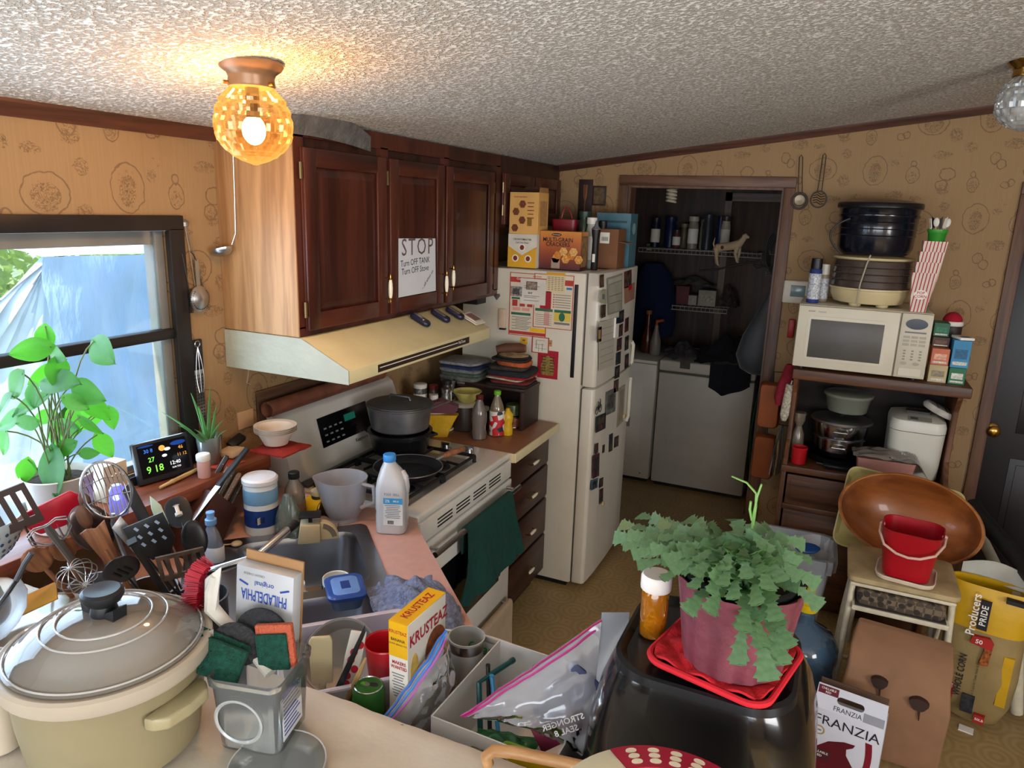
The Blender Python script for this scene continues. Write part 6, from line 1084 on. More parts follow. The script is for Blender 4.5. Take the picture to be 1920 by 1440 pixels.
# hanging bag, blue jacket, orange tube, inner door
o = MB().loops([[(p[0]+w_*math.cos(2*PI*k/20)*(1+.12*noise.noise(Vector((k*.7, z*6, 1)))), p[1]+w_*.6*math.sin(2*PI*k/20), z) for k in range(20)] for z, w_, p in ((1.62, .012, (-.335, 4.5)), (1.5, .03, (-.34, 4.5)), (1.38, .06, (-.36, 4.5)), (1.25, .10, (-.385, 4.5)), (1.13, .115, (-.395, 4.5)), (1.05, .09, (-.39, 4.5)), (1.02, .04, (-.38, 4.5)))]).build('hanging_plastic_bag', film('#4d555e', .35, .6)); tag(o, 'filled clear plastic bag hanging at the doorway edge', 'bag')
o = MB().loops([[(p+w_*math.cos(2*PI*k/20), 5.55+.09*math.sin(2*PI*k/20)*(1+.3*noise.noise(Vector((k*.5, z*4, 2)))), z) for k in range(20)] for z, w_, p in ((1.02, .16, -1.28), (1.12, .17, -1.27), (1.3, .16, -1.27), (1.5, .13, -1.29), (1.58, .07, -1.3))]).build('blue_jacket', mat('#0a1a3e', .95, bump=.8, bscale=14)); tag(o, 'dark blue jacket hanging behind the clothes dryer', 'jacket')
t = thing('orange_bottle', 'amber glass bottle on the dryer beside the doorway', 'bottle', at_y(1212, 655, 5.3)); t.location.z = .926; MB().lathe([(.04, 0), (.045, .01), (.045, .12), (.02, .19), (.018, .30), (0, .302)], 18).build('bottle_body', mat('#4a2413', .25), t); MB().lathe([(.02, .29), (.022, .295), (.022, .32), (0, .322)], 14).build('cap', mat('#8a5a30', .5), t)
t = thing('spray_bottle', 'white spray bottle with orange trigger on the dryer', 'bottle', at_y(1228, 655, 5.25)); t.location.z = .926; MB().lathe([(.035, 0), (.04, .006), (.04, .10), (.016, .19), (.014, .22)], 18).build('bottle_body', mat('#8a8278', .4), t); MB().tube([(0, 0, .215), (0, 0, .25), (.05, 0, .262)], [.012, .014, .01], 8).build('trigger', mat('#a8502a', .4), t)
ld2 = thing('door_3', None, None, (-.80, 5.80, 0)); ld2['kind'] = 'structure'; MB().box(0, 0, 0, .62, .04, 2.06).build('door_slab', wood('#3a2820', '#523a2c', 'Z', 6, .5), ld2, bevel=.003); MB().box(-.05, -.012, 0, 0, .045, 2.12).build('jamb', wood('#4f3a2c', '#6e5440', 'Z', 8), ld2); MB().box(-.05, -.012, 2.06, .62, .045, 2.12).build('jamb', wood('#4f3a2c', '#6e5440', 'X', 8), ld2)
o = MB().sheet(lambda u, v: (-.335+.012*math.sin(v*9)+.012*u, 4.215+.10*u+.01*math.sin(u*14), .22+1.0*v), 16, 12, .003).build('green_curtain', mat('#1d4a34', .9)); tag(o, 'strip of green fabric hanging inside the doorway jamb', 'curtain')
# ================================================================== MICROWAVE CART
M_OAK = wood('#3f2415', '#6b4428', 'X', 9, .45); M_OAKZ = wood('#4a2c1a', '#74492c', 'Z', 9, .45)
CX0, CX1, CYF, CYB, CT = -.135, .585, 3.66, 4.075, 1.245
ct_ = thing('microwave_cart', 'oak veneer microwave cart with open shelf and drawers', 'cart', (CX0, CYF, 0)); cw, cdp = CX1-CX0, CYB-CYF
MB().box(-.005, -.02, CT-.05, cw+.02, cdp, CT).build('top_board', M_OAK, ct_, bevel=.006)
for x in (0, cw-.022): MB().prism([(.0, 0), (cdp, 0), (cdp, CT-.05), (.03, CT-.05), (.09, CT-.14), (.10, .86), (.0, .755)], x, x+.022, 'yz').build('side_panel', M_OAKZ, ct_, bevel=.003)
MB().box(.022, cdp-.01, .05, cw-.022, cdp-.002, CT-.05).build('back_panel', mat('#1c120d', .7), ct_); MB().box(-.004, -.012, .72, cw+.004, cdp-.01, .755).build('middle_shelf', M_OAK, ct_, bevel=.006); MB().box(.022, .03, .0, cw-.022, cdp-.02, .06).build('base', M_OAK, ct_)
for z0, z1 in ((.555, .71), (.06, .525)):
    dd = MB().box(.03, -.008, z0, cw-.03, .012, z1).build('drawer_front' if z0 > .5 else 'cupboard_door', M_OAK, ct_, bevel=.004)
    MB().box(.05, -.012, z0+.02, cw-.05, -.007, z1-.02).build('raised_panel', M_OAK, dd, bevel=.003)
MB().box(.022, -.012, .525, cw-.022, .01, .555).build('rail', M_OAK, ct_, bevel=.004)
# microwave
MW0, MW1, MZ = -.150, .412, CT+.012
mw = thing('microwave_oven', 'cream microwave oven on top of the cart', 'microwave', (MW0, 3.648, MZ)); mwW = MW1-MW0; mwH = .300; M_MW = mat('#cfc8b4', .4, var=.03)
MB().box(0, .012, 0, mwW, .40, mwH).build('case', M_MW, mw, bevel=.006)
for x in (.04, mwW-.04):
    for y in (.05, .35): MB().cyl((x, y, -.0115), (x, y, 0), .014).build('foot', BLACK, mw)
MB().box(.002, -.012, .004, mwW*.765, .012, mwH-.004).build('door', M_MW, mw, bevel=.006); MB().loops([[(mwW*.385+a, y, .145+c) for a, c in rrect(w_, h_, .025, 5)] for w_, h_, y in ((.345, .215, -.0125), (.335, .205, -.0145), (.31, .18, -.0135))]).build('window_frame', M_MW, mw); MB().box(mwW*.385-.155, -.0155, .055, mwW*.385+.155, -.0133, .235).build('window', mat('#4d4a46', .4, var=.1), mw, bevel=.0008)
cpn = MB().box(mwW*.775, -.010, .004, mwW-.003, .012, mwH-.004).build('control_panel', mat('#c4bda8', .4, var=.03), mw, bevel=.003); cxm = mwW*.885
panel(mw, 'display', (cxm, -.0105, .250), 0, 0, mat('#15161a', .15, var=0), '-y', .002, poly=ellipse(.044, .024)); txt(mw, 'SHARP', .010, (.06, -.0128, .272), GREYINK, bold=.01); txt(mw, 'Carousel', .009, (.105, -.0128, .272), GREYINK)
for r_ in range(3):
    for c_i in range(3): panel(mw, 'button', (cxm-.032+.032*c_i, -.0105, .190-.017*r_), .026, .011, mat('#a9a28e', .5), '-y', .0012)
for r_ in range(4):
    for c_i in range(3): panel(mw, 'key', (cxm-.032+.032*c_i, -.0105, .128-.013*r_), .010, .006, mat('#8b8473', .5), '-y', .0012)
panel(mw, 'heading_print', (cxm, -.0105, .212), .085, .007, GREYINK, '-y', .0008); panel(mw, 'open_button', (cxm, -.0105, .032), .09, .035, M_MW, '-y', .003); 
for c_i in (-.03, .02): panel(mw, 'button', (cxm+c_i, -.0105, .070), 0, 0, mat('#a9a28e', .5), '-y', .0012, poly=ellipse(.014, .007, 14))
# dehydrator and canner on the microwave
ZM = MZ+mwH+.0006; M_DEHY = mat('#c9b98f', .4, var=.05); M_TRAY = film('#6f5f58', .42, .12)
dh = thing('food_dehydrator', 'beige food dehydrator with smoky trays on the microwave', 'dehydrator', (.142, 3.84, ZM)); MB().lathe([(.13, .012), (.15, .016), (.168, .05), (.170, .075), (.176, .078), (.176, .086), (.165, .088), (0, .088)], 48).build('base', M_DEHY, dh)
for a in (.6, 2.6, 4.2, 5.3): MB().lathe([(.025, 0), (.028, .014)], 14, (.11*math.cos(a), .11*math.sin(a), 0)).build('foot', M_DEHY, dh)
for k in range(4): MB().lathe([(.171, .089+.031*k), (.174, .092+.031*k), (.170, .117+.031*k), (.167, .1195+.031*k), (.10, .112+.031*k), (0, .112+.031*k)], 48).build('tray', M_TRAY, dh)
MB().lathe([(.170, .214), (.176, .218), (.174, .226), (.12, .236), (.05, .238), (0, .238)], 48).build('lid', M_DEHY, dh); MB().tube([(-.02, -.168, .24), (-.03, -.178, .20), (-.045, -.178, .11), (-.05, -.18, .03), (-.045, -.178, .01)], .0035, 6).build('cord', mat('#a8a090', .6), dh)
cn2 = thing('canning_kettle', 'dark speckled enamel canning kettle with lid on the dehydrator', 'kettle', (.138, 3.84, ZM+.2385)); M_KET = mat('#0b0f1c', .22, var=.5, scale=220, coat=.3)
MB().lathe([(.135, 0), (.150, .006), (.162, .03), (.166, .12), (.168, .165), (.172, .170), (.172, .18), (.168, .183), (.172, .205), (.176, .21)], 48).build('kettle_body', M_KET, cn2); MB().lathe([(.178, .208), (.182, .212), (.182, .228), (.178, .234), (.12, .246), (.04, .252), (0, .252)], 48).build('lid', mat('#131419', .3), cn2)
for k in range(3): MB().lathe([(.1665+.0008*k, .085+.03*k), (.1685+.0008*k, .0875+.03*k), (.1668+.0008*k, .09+.03*k)], 48, cap0=False, cap1=False).build('ridge', M_KET, cn2)
MB().tube(bez((-.12, -.12, .16), (-.26, -.14, .10), (-.14, -.13, .003), 12), .004, 6).build('bail_wire', BLACK, cn2)
for k, (dx, r, h_, col, cap, lab) in enumerate(((-.098, .028, .155, '#2a3a78', '#15151a', 'blue and white spray can with black cap beside the thermostat'), (-.060, .025, .125, '#9a8d78', '#d8d2c6', 'tan spray can standing behind the blue one'))):
    t = thing('spray_can', lab, 'can', (dx, 3.74+.09*k, ZM), 0, 'spray cans on the microwave'); MB().lathe([(r*.95, 0), (r, .003), (r, h_), (r*.8, h_+.008)], 20).build('can_body', mat(col, .35), t); MB().lathe([(r*.9, h_+.006), (r*.92, h_+.01), (r*.86, h_+.055), (0, h_+.057)], 20).build('cap', mat(cap, .4), t); MB().lathe([(r+.0004, h_*.12), (r+.0006, h_*.13), (r+.0006, h_*.88), (r+.0004, h_*.9)], 20, cap0=False, cap1=False).build('label', mat('#b9bcc4', .5, var=.5, scale=120), t)
# popcorn boxes
def stripes():
    m, t, p = nt('stripes'); tc = nd(t, 'TexCoord'); s_ = nd(t, 'SeparateXYZ', {0: tc.outputs['Object']}); a = nd(t, 'Math', {0: s_.outputs[0], 1: s_.outputs[1]}, operation='ADD'); q = nd(t, 'Math', {0: a.outputs[0], 1: 70.0}, operation='MULTIPLY'); f = nd(t, 'Math', {0: q.outputs[0]}, operation='FRACT'); g = nd(t, 'Math', {0: f.outputs[0], 1: .34}, operation='LESS_THAN')
    t.links.new(mixc(t, g.outputs[0], c4('#d8cabb'), c4('#a82c3a')), p.inputs['Base Color']); p.inputs['Roughness'].default_value = .6; return m
M_STR = stripes(); xp, yp_ = .345, 3.70
for k in range(4):
    z = ZM+.046*k; t = thing('popcorn_box', ('bottom red striped popcorn box in the nested stack, printed front showing', 'second red striped popcorn box from the bottom of the stack', 'third red striped popcorn box from the bottom of the stack', 'topmost red striped popcorn box holding the green cup')[k], 'box', (xp+.008*k, yp_, z), 0, 'nested popcorn boxes')
    def sq(w_, zz): return [(-w_, -w_*.8, zz), (w_, -w_*.8, zz), (w_, w_*.8, zz), (-w_, w_*.8, zz)]
    MB().loops([sq(.030, 0), sq(.0475, .175), sq(.0455, .175), sq(.0285, .004)], cap0=True, cap1=True).build('box_body', M_STR, t, smooth=False)
    if k == 0:
        R_ = rad(4); panel(t, 'print_oval', (0, -.0315, .078), 0, 0, PAPER, '-y', .001, poly=ellipse(.027, .021)); txt(t, 'POP', .017, (0, -.0335, .086), REDINK, bold=.015); txt(t, 'CORN', .017, (0, -.0335, .070), REDINK, bold=.015)
gc = thing('green_cup', 'bright green cup in the top popcorn box', 'cup', (xp+.028, yp_, ZM+.046*3+.12)); MB().lathe([(.026, 0), (.028, .002), (.037, .10), (.039, .105), (.036, .105), (.027, .008), (0, .006)], 24).build('cup_body', mat('#2f8a2c', .35, var=.1), gc); MB().lathe([(.0375, .09), (.040, .095), (.040, .106)], 24, cap0=False, cap1=False).build('rim', mat('#37982f', .35), gc)
for k, (dx, dy, kind, col) in enumerate(((-.022, -.01, 'fork', 0), (-.008, -.018, 'spoon', 0), (.006, .01, 'knife', 1), (.016, 0, 'knife', 0), (.022, .012, 'spoon', 0), (-.015, .015, 'knife', 1))):
    m = BLACK if col else mat('#dedad0', .4); M = aim(Vector(gc.location)+Vector((dx*.4, dy*.4, .012)), Vector(gc.location)+Vector((dx*1.7, dy*1.2, .15)), .3*k)
    t = thing('plastic_'+kind, ('white plastic fork in the green cup', 'white plastic spoon at the front of the green cup', 'black plastic knife upright in the green cup', 'white plastic knife leaning right in the green cup', 'white plastic spoon leaning right in the green cup', 'black plastic knife at the back of the green cup')[k], 'cutlery', mx=M, group='plastic cutlery in the green cup'); MB().tube([(0, 0, 0), (0, 0, .07), (0, 0, .105)], [.004, .004, .0035], 6, flat=.4).build('handle', m, t)
    if kind == 'spoon': MB().sph((0, 0, .125), 1, (.012, .004, .02), 12, 6).build('bowl', m, t)
    elif kind == 'fork':
        MB().box(-.010, -.0015, .10, .010, .0015, .12).build('head', m, t)
        for q in (-.009, -.003, .003, .009): MB().box(q-.0015, -.0012, .12, q+.0015, .0012, .142).build('tine', m, t)
    else: MB().prism([(-.006, .10), (.007, .10), (.008, .14), (-.002, .15)], -.001, .001, 'xz').build('blade', m, t)
# tea boxes right of the microwave
for lab, x0, x1, z0, z1, y, col, pc in (('green tea carton at the bottom beside the cart edge', .510, .575, 0, .075, 3.69, '#1f6a46', '#cfd0c4'), ('cream tea carton at the bottom beside the microwave', .430, .503, 0, .080, 3.69, '#b8a57c', '#8b8068'), ('orange pink tea carton in the middle of the stack', .430, .500, .081, .155, 3.69, '#c4694a', '#d9a48c'), ('tall light blue tea carton standing on the green one', .508, .578, .076, .200, 3.69, '#2f86b4', '#1d5d84'), ('dark green tea carton high behind the orange one', .430, .492, .20, .262, 3.76, '#1f5f45', '#2d7a58'), ('brown tea carton between the orange and green ones', .430, .498, .156, .199, 3.74, '#4a2f26', '#6d4a3a')):
    t = carton('tea_carton', lab, 'box', ((x0+x1)/2, y+.05, CT+.0005+z0), x1-x0, .10, z1-z0, mat(col, .5), 0, 'tea cartons on the cart'); panel(t, 'printed_panel', (0, -.0505, (z1-z0)*.5), (x1-x0)*.7, (z1-z0)*.35, mat(pc, .5, var=.3, scale=80), '-y'); panel(t, 'printed_panel', (0, -.0505, (z1-z0)*.16), (x1-x0)*.8, (z1-z0)*.12, mat('#cfcabb', .5, var=.4, scale=120), '-y')
t = thing('white_phone', 'small white handset lying on the blue tea carton', 'phone', (.545, 3.735, CT+.2015), .3); MB().box(-.03, -.045, 0, .03, .045, .012).build('handset_body', WHITE, t, bevel=.003); MB().box(-.02, -.04, .012, .02, .0, .0126).build('keypad', GREYINK, t)
t = thing('knitted_hat', 'small red and white knitted hat behind the tea cartons', 'hat', (.515, 3.90, CT+.001)); MB().lathe([(.04, 0), (.045, .01), (.045, .235), (.04, .24)], 20).build('stand_tin', mat('#3a2a26', .5), t); MB().sph((0, 0, .255), .042, (1, 1, 1.1), 18, 8, 0, PI/2).build('crown', mat('#a3122a', .9), t); MB().lathe([(.044, .238), (.047, .243), (.047, .255), (.044, .259)], 20).build('brim', WHITE, t)
# wall things near the cart
th_ = thing('thermostat', 'white wall thermostat with grey screen beside the doorway', 'thermostat', at_y(1492, 547, YB-.001)); MB().box(-.062, -.026, -.06, .062, 0, .06).build('case', mat('#cfc9ba', .4), th_, bevel=.008, seg=3); MB().box(-.025, -.028, -.024, .048, -.0255, .036).build('screen', mat('#6f8486', .2, var=.05), th_, bevel=.001)
o = MB().box(-.016, -.03, -.05, .016, 0, .05).build('red_switch', mat('#a01f1c', .4), None, bevel=.006, loc=at_y(1484, 615, YB-.001)); tag(o, 'red wall clip beside the microwave', 'clip')
for px0, py0, px1, py1, solid, lab in ((1502, 295, 1499, 375, 1, 'long-handled wire ladle hanging beside the doorway'), (1546, 292, 1535, 372, 0, 'long-handled wire masher hanging above the canning kettle')):
    top, bot = at_y(px0, py0, YB-.02), at_y(px1, py1, YB-.02); t = thing('wire_utensil', lab, 'utensil', bot, 0, 'wire utensils on the wall'); d = top-bot; 
    MB().tube([(-.010, 0, .03), d*.5+Vector((-.009, 0, 0)), d+Vector((-.008, 0, 0)), d+Vector((0, 0, .012)), d+Vector((.008, 0, 0)), d*.5+Vector((.009, 0, 0)), (.010, 0, .03)], .0022, 6).build('handle_wire', DARKMETAL, t)
    MB().tube([(.037*math.cos(a), 0, .04*math.sin(a)-.005) for a in [2*PI*k/22 for k in range(22)]], .0045 if solid else .003, 6, close=True).build('ring', DARKMETAL, t)
    if solid: MB(Matrix.Rotation(rad(90), 4, 'X')).lathe([(.034, 0), (.025, -.012), (0, -.016)], 22, cap0=False).build('bowl', mat('#8f8470', .4, .6), t)
    else:
        for k in range(-2, 3): MB().tube([(-.030+.004*abs(k), 0, .012*k), (-.01, 0, .012*k+.006), (.01, 0, .012*k-.006), (.03-.004*abs(k), 0, .012*k)], .002, 5).build('wave_wire', DARKMETAL, t)
# hanging on the cart's side: copper pans, mitts, knives
M_COP = mat('#8a4a28', .35, .5, var=.15)
for k, (z, lab) in enumerate(((.985, 'upper square copper pan hanging beside the cart'), (.70, 'lower square copper pan hanging beside the cart'))):
    t = thing('copper_pan', lab, 'pan', (-.245, 3.90, z), rad(0), 'copper pans beside the cart'); MB().loops([[(a, y, c) for a, c in rrect(w_, h_, .02, 5)] for w_, h_, y in ((.105, .235, .035), (.115, .245, .03), (.105, .235, -.02), (.095, .225, -.026))]).build('pan_body', M_COP, t); MB().tube([(0, .03, .12), (0, .033, .16), (0, .035, .18)], [.008, .006, .003], 8).build('handle', BLACK, t); MB().tube([(0, .035, .175), (.06, .035, .18), (.111, .035, .178)], .003, 6).build('hanger', DARKMETAL, t)
t = thing('red_oven_mitt', 'dark red oven mitt hanging from the cart side', 'oven mitt', (-.165, 3.80, 1.02)); MB().loops([[(x+w_*math.cos(2*PI*k/14)*.5, .018*math.sin(2*PI*k/14), z) for k in range(14)] for z, w_, x in ((0, .03, -.03), (.04, .06, -.025), (.12, .065, -.01), (.2, .06, .008), (.215, .05, .01))]).build('mitt_body', mat('#7d1426', .9, bump=.5, bscale=80), t); MB().tube([(.012, 0, .214), (.016, 0, .235)], .003, 6).build('loop', mat('#7d1426', .9), t)
t = thing('patterned_mitt', 'pale patterned oven mitt hanging behind the red mitt', 'oven mitt', (-.150, 3.77, .95)); MB().loops([[(x+w_*math.cos(2*PI*k/14)*.5, .016*math.sin(2*PI*k/14), z) for k in range(14)] for z, w_, x in ((0, .025, -.01), (.03, .045, -.008), (.12, .05, 0), (.19, .045, .004))]).build('mitt_body', mat('#b0a898', .9, var=.6, scale=70), t); MB().tube([(.004, 0, .189), (.008, 0, .21)], .003, 6).build('loop', PAPER, t)
for k in range(2):
    t = thing('hanging_tongs', ('steel tongs hanging at the cart side under the mitts', 'black handled fork hanging at the cart side')[k], 'utensil', (-.175+.02*k, 3.74-.04*k, .66+.03*k)); MB().tube([(0, 0, .25), (-.01-.02*k, 0, .12), (-.02, 0, 0)], .0045, 6).build('shaft', STEEL if not k else BLACK, t); MB().tube([(0, 0, .25), (.008, 0, .10), (.004, 0, .0)], .0045, 6).build('shaft', mat('#6a5a3a', .5) if not k else BLACK, t)
# inside the cart's open shelf (z .755)
Z7 = .7555
sp = thing('frying_pan', 'dark frying pan with long handle under the steamer', 'skillet', (.115, 3.88, Z7)); MB().lathe([(.13, 0), (.14, .003), (.155, .035), (.157, .037), (.152, .036), (.136, .007), (0, .006)], 40).build('pan', mat('#15151a', .4), sp); MB().tube([(.14, -.07, .033), (.20, -.12, .055), (.265, -.155, .06)], [.008, .009, .010], 8, flat=.6).build('handle', STEEL, sp)
pn2 = thing('griddle_pan', 'flat black griddle pan at the front of the cart shelf', 'pan', (.17, 3.72, Z7)); MB().loops([[(a, c, z) for a, c in rrect(w_, d_, .02, 4)] for w_, d_, z in ((.22, .07, 0), (.24, .09, .018), (.235, .085, .018))]).build('pan_body', mat('#17181c', .5), pn2); MB().cyl((-.12, 0, .012), (-.15, 0, .014), .007).build('handle', BLACK, pn2)
stp = thing('steamer_pot', 'two-tier stainless steamer pot on the cart shelf', 'pot', (.108, 3.88, Z7+.0375)); MB().lathe([(.09, 0), (.11, .004), (.118, .03), (.120, .085), (.126, .088), (.126, .092)], 44).build('lower_pot', CHROME, stp); MB().lathe([(.118, .092), (.122, .096), (.128, .165), (.134, .168), (.134, .172)], 44).build('steamer_insert', CHROME, stp); MB().lathe([(.142, .170), (.146, .173), (.14, .182), (.08, .196), (0, .20)], 44).build('lid', STEEL, stp)
for z in (.06, .14): MB().tube([(-.035, -.122, z), (-.03, -.145, z), (.03, -.145, z), (.035, -.122, z)], .004, 8).build('handle', CHROME, stp)
MB().sph((0, 0, .205), .014).build('lid_knob', BLACK, stp)
tb = thing('plastic_tub', 'cloudy plastic tub with lid on top of the steamer', 'tub', (.125, 3.88, Z7+.0375+.222)); MB().lathe([(.085, 0), (.09, .003), (.105, .075), (.11, .08)], 36).build('tub_body', film('#9aa08e', .25, .3), tb); MB().lathe([(.111, .078), (.114, .082), (.114, .092), (.108, .096), (0, .096)], 36).build('lid', film('#a8ad9c', .25, .3), tb)
bm_ = thing('bread_machine', 'white bread machine on the cart shelf', 'bread machine', (.435, 3.865, Z7)); MB().loops([[(a, c, z) for a, c in rrect(w_, d_, .055, 6)] for w_, d_, z in ((.215, .26, 0), (.225, .27, .008), (.235, .28, .225), (.236, .281, .232))]).build('body', mat('#d2d0c4', .35, var=.03), bm_); MB().loops([[(a, c, z) for a, c in rrect(w_, d_, .055, 6)] for w_, d_, z in ((.237, .282, .235), (.238, .283, .262), (.225, .27, .285), (.15, .19, .300))]).build('lid', mat('#d6d4c9', .35, var=.03), bm_); MB(Matrix.Translation((0, -.112, .2935)) @ Matrix.Rotation(rad(20), 4, 'X')).box(-.05, -.018, 0, .05, .018, .002).build('control_strip', mat('#8b8a80', .4), bm_); MB(Matrix.Translation((-.02, -.112, .2956)) @ Matrix.Rotation(rad(20), 4, 'X')).box(-.02, -.009, 0, .012, .009, .001).build('display', mat('#4a4f48', .2), bm_)
MB().box(-.05, -.02, .3005, .05, .03, .309).build('vent_window', mat('#2c2b29', .3), bm_)
pb_ = thing('plate_bundle', 'cloth wrapped bundle of plates resting on the bread machine', 'bundle', (.512, 3.83, Z7+.318), 0, rot=(0, rad(24), 0)); MB().lathe([(.0, 0), (.07, .001), (.078, .012), (.078, .020), (.07, .03), (0, .031)], 28, sy=.8).build('wrapped_plates', mat('#b7b2aa', .8, var=.15, scale=30), pb_)
for k in (-.02, .02): MB().box(k-.002, -.062, .0305, k+.002, .062, .032).build('string', mat('#6a6258', .8), pb_)
rc_ = thing('red_cup', 'red plastic cup on the cart shelf edge', 'cup', (-.065, 3.71, Z7)); MB().lathe([(.030, 0), (.034, .003), (.036, .085), (.037, .088), (.034, .087), (.030, .01), (0, .008)], 28).build('cup_body', mat('#b3141f', .35, var=.05), rc_); MB().lathe([(.0365, .078), (.0375, .08), (.0375, .087)], 28, cap0=False, cap1=False).build('rim', mat('#b81a24', .35), rc_)
o = MB().loops([[(-.085+w_*math.cos(2*PI*k/14)*(1+.3*noise.noise(Vector((k, z*20, 3)))), 3.80+w_*math.sin(2*PI*k/14), z) for k in range(14)] for z, w_ in ((Z7+.002, .03), (Z7+.06, .034), (Z7+.13, .03), (Z7+.17, .014), (Z7+.2, .028), (Z7+.24, .03))]).build('bread_bag', film('#a89a86', .45, .15)); tag(o, 'twisted clear bag standing behind the red cup', 'bag')
pt = thing('pink_loaf_pan', 'pink loaf pan wrapped in a plastic bag on the cart shelf', 'pan', (.315, 3.685, Z7+.0185), rad(3)); MB().loops([[(a, c, z) for a, c in rrect(w_, d_, .015, 4)] for w_, d_, z in ((.22, .075, 0), (.23, .085, .004), (.25, .10, .082), (.254, .104, .084), (.246, .096, .083), (.222, .078, .008))]).build('pan_body', mat('#c08a80', .45), pt)
def wrap(u, v): x = -.145+.32*u; y = -.065+.13*v; return (x, y+.01*math.sin(u*7), .096+.025*math.sin(u*PI)*math.sin(v*PI*.8)+.012*noise.noise(Vector((u*6, v*5, 2)))-(.07*(u-.85)/.15 if u > .85 else 0))
MB().sheet(wrap, 30, 14, .0006).build('plastic_wrap', film('#b8aea4', .4, .15), pt)
# ================================================================== FLOOR BY THE CART
M_WPAINT = mat('#c8bfa8', .45, var=.12, scale=25); M_VINYL = mat('#a8946e', .55, var=.2, scale=14)
st2 = thing('step_stool', 'old painted metal step stool with padded beige seat', 'step stool', (.375, 3.03, 0)); Zs = .61
MB().loops([[(a, c, z) for a, c in rrect(w_, d_, .03, 4)] for w_, d_, z in ((.37, .31, Zs-.03), (.385, .325, Zs-.022), (.385, .325, Zs-.004), (.36, .30, Zs))]).build('seat', M_VINYL, st2); MB().box(-.18, -.155, Zs-.045, .18, .155, Zs-.031).build('seat_frame', M_WPAINT, st2, bevel=.004)
for x in (-.17, .17):
    MB().tube([(x, -.13, Zs-.04), (x*1.05, -.16, .3), (x*1.08, -.165, 0)], .012, 10).build('front_leg', M_WPAINT, st2); MB().tube([(x*.9, .12, Zs-.04), (x*1.0, .17, .3), (x*1.05, .21, 0)], .012, 10).build('rear_leg', M_WPAINT, st2)
MB().box(-.165, -.185, .478, .165, -.02, .498).build('step', M_WPAINT, st2, bevel=.004); MB().box(-.155, -.18, .498, .155, -.025, .502).build('step_tread', mat('#3c3934', .8), st2)
for x in (-.15, .15): MB().tube([(x, -.10, .478), (x, -.02, .25), (x, .16, .22)], .008, 8).build('step_strut', M_WPAINT, st2)
MB().tube([(-.17, -.15, .25), (.17, -.15, .25)], .008, 8).build('cross_bar', M_WPAINT, st2)
def rug():
    m, t, p = nt('rug'); tc = nd(t, 'TexCoord'); c = nd(t, 'TexChecker', {'Vector': nd(t, 'Mapping', {'Vector': tc.outputs['Object'], 'Rotation': (0, 0, rad(45))}).outputs[0], 'Scale': 46}); n = nd(t, 'TexVoronoi', {'Vector': tc.outputs['Object'], 'Scale': 30}); g = nd(t, 'Math', {0: n.outputs[0], 1: .35}, operation='GREATER_THAN')
    t.links.new(mixc(t, g.outputs[0], c4('#332c28'), mixc(t, c.outputs[0], c4('#7a6a56'), c4('#3d332c'))), p.inputs['Base Color']); p.inputs['Roughness'].default_value = .95; return m
o = MB().loops([[(a, c+.0, z) for a, c in rrect(w_, d_, .02, 4)] for w_, d_, z in ((.29, .15, 0), (.30, .16, .01), (.30, .16, .045), (.28, .14, .056))]).build('folded_rug', rug(), None, loc=(.375, 2.935, .5028)); tag(o, 'folded patterned mat on the step under the stool seat', 'rug')
rs = thing('bucket_saucer', 'cream square saucer under the red bucket', 'saucer', (.385, 2.965, Zs+.0005), rad(-8)); MB().loops([[(a, c, z) for a, c in rrect(w_, d_, .045, 6)] for w_, d_, z in ((.18, .17, 0), (.20, .19, .004), (.206, .196, .018), (.200, .19, .018), (.19, .18, .007))]).build('saucer_body', mat('#d4c3ac', .45), rs); MB().tube([(a, c, .018) for a, c in rrect(.203, .193, .045, 6)], .0025, 6, close=True).build('rim', mat('#dccdb8', .45), rs)
M_REDB = mat('#a60f1d', .35, var=.06); bk_ = thing('red_bucket', 'red plastic bucket with white bail handle on the stool', 'bucket', (.385, 2.965, Zs+.0085), rad(-8)); MB().loops([[(a, c, z) for a, c in rrect(w_, d_, r_, 6)] for w_, d_, r_, z in ((.145, .135, .035, 0), (.16, .15, .04, .006), (.205, .185, .05, .19), (.211, .191, .052, .196), (.201, .181, .05, .196), (.155, .145, .038, .01))]).build('bucket_body', M_REDB, bk_); MB().tube([(-.110, 0, .182), (-.108, -.05, .166), (-.085, -.104, .142), (-.04, -.112, .120), (0, -.113, .114), (.04, -.112, .120), (.085, -.104, .142), (.108, -.05, .166), (.110, 0, .182)], .005, 8).build('bail_handle', mat('#d9b3a4', .4), bk_)
for x in (-.106, .106): MB().sph((x, 0, .182), .010).build('handle_ear', mat('#d9b3a4', .4), bk_)
wb = thing('wooden_bowl', 'huge shallow wooden bowl standing on edge behind the bucket', 'bowl', mx=Matrix.Translation((.405, 3.29, .725)) @ Euler((rad(60), rad(7), 0)).to_matrix().to_4x4()); M_BOWL = wood('#6a3614', '#9c5a28', 'X', 3, .38, 2, coat=.2)
MB().lathe([(.10, -.13), (.12, -.128), (.24, -.06), (.275, .0), (.281, .006), (.268, .008), (.225, -.05), (.11, -.112), (0, -.118)], 64, sy=.66).build('bowl_body', M_BOWL, wb); MB().lathe([(.268, .0075), (.2745, .012), (.2815, .0065)], 64, sy=.66, cap0=False, cap1=False).build('rim', wood('#8a5228', '#b87a44', 'X', 5, .38), wb)
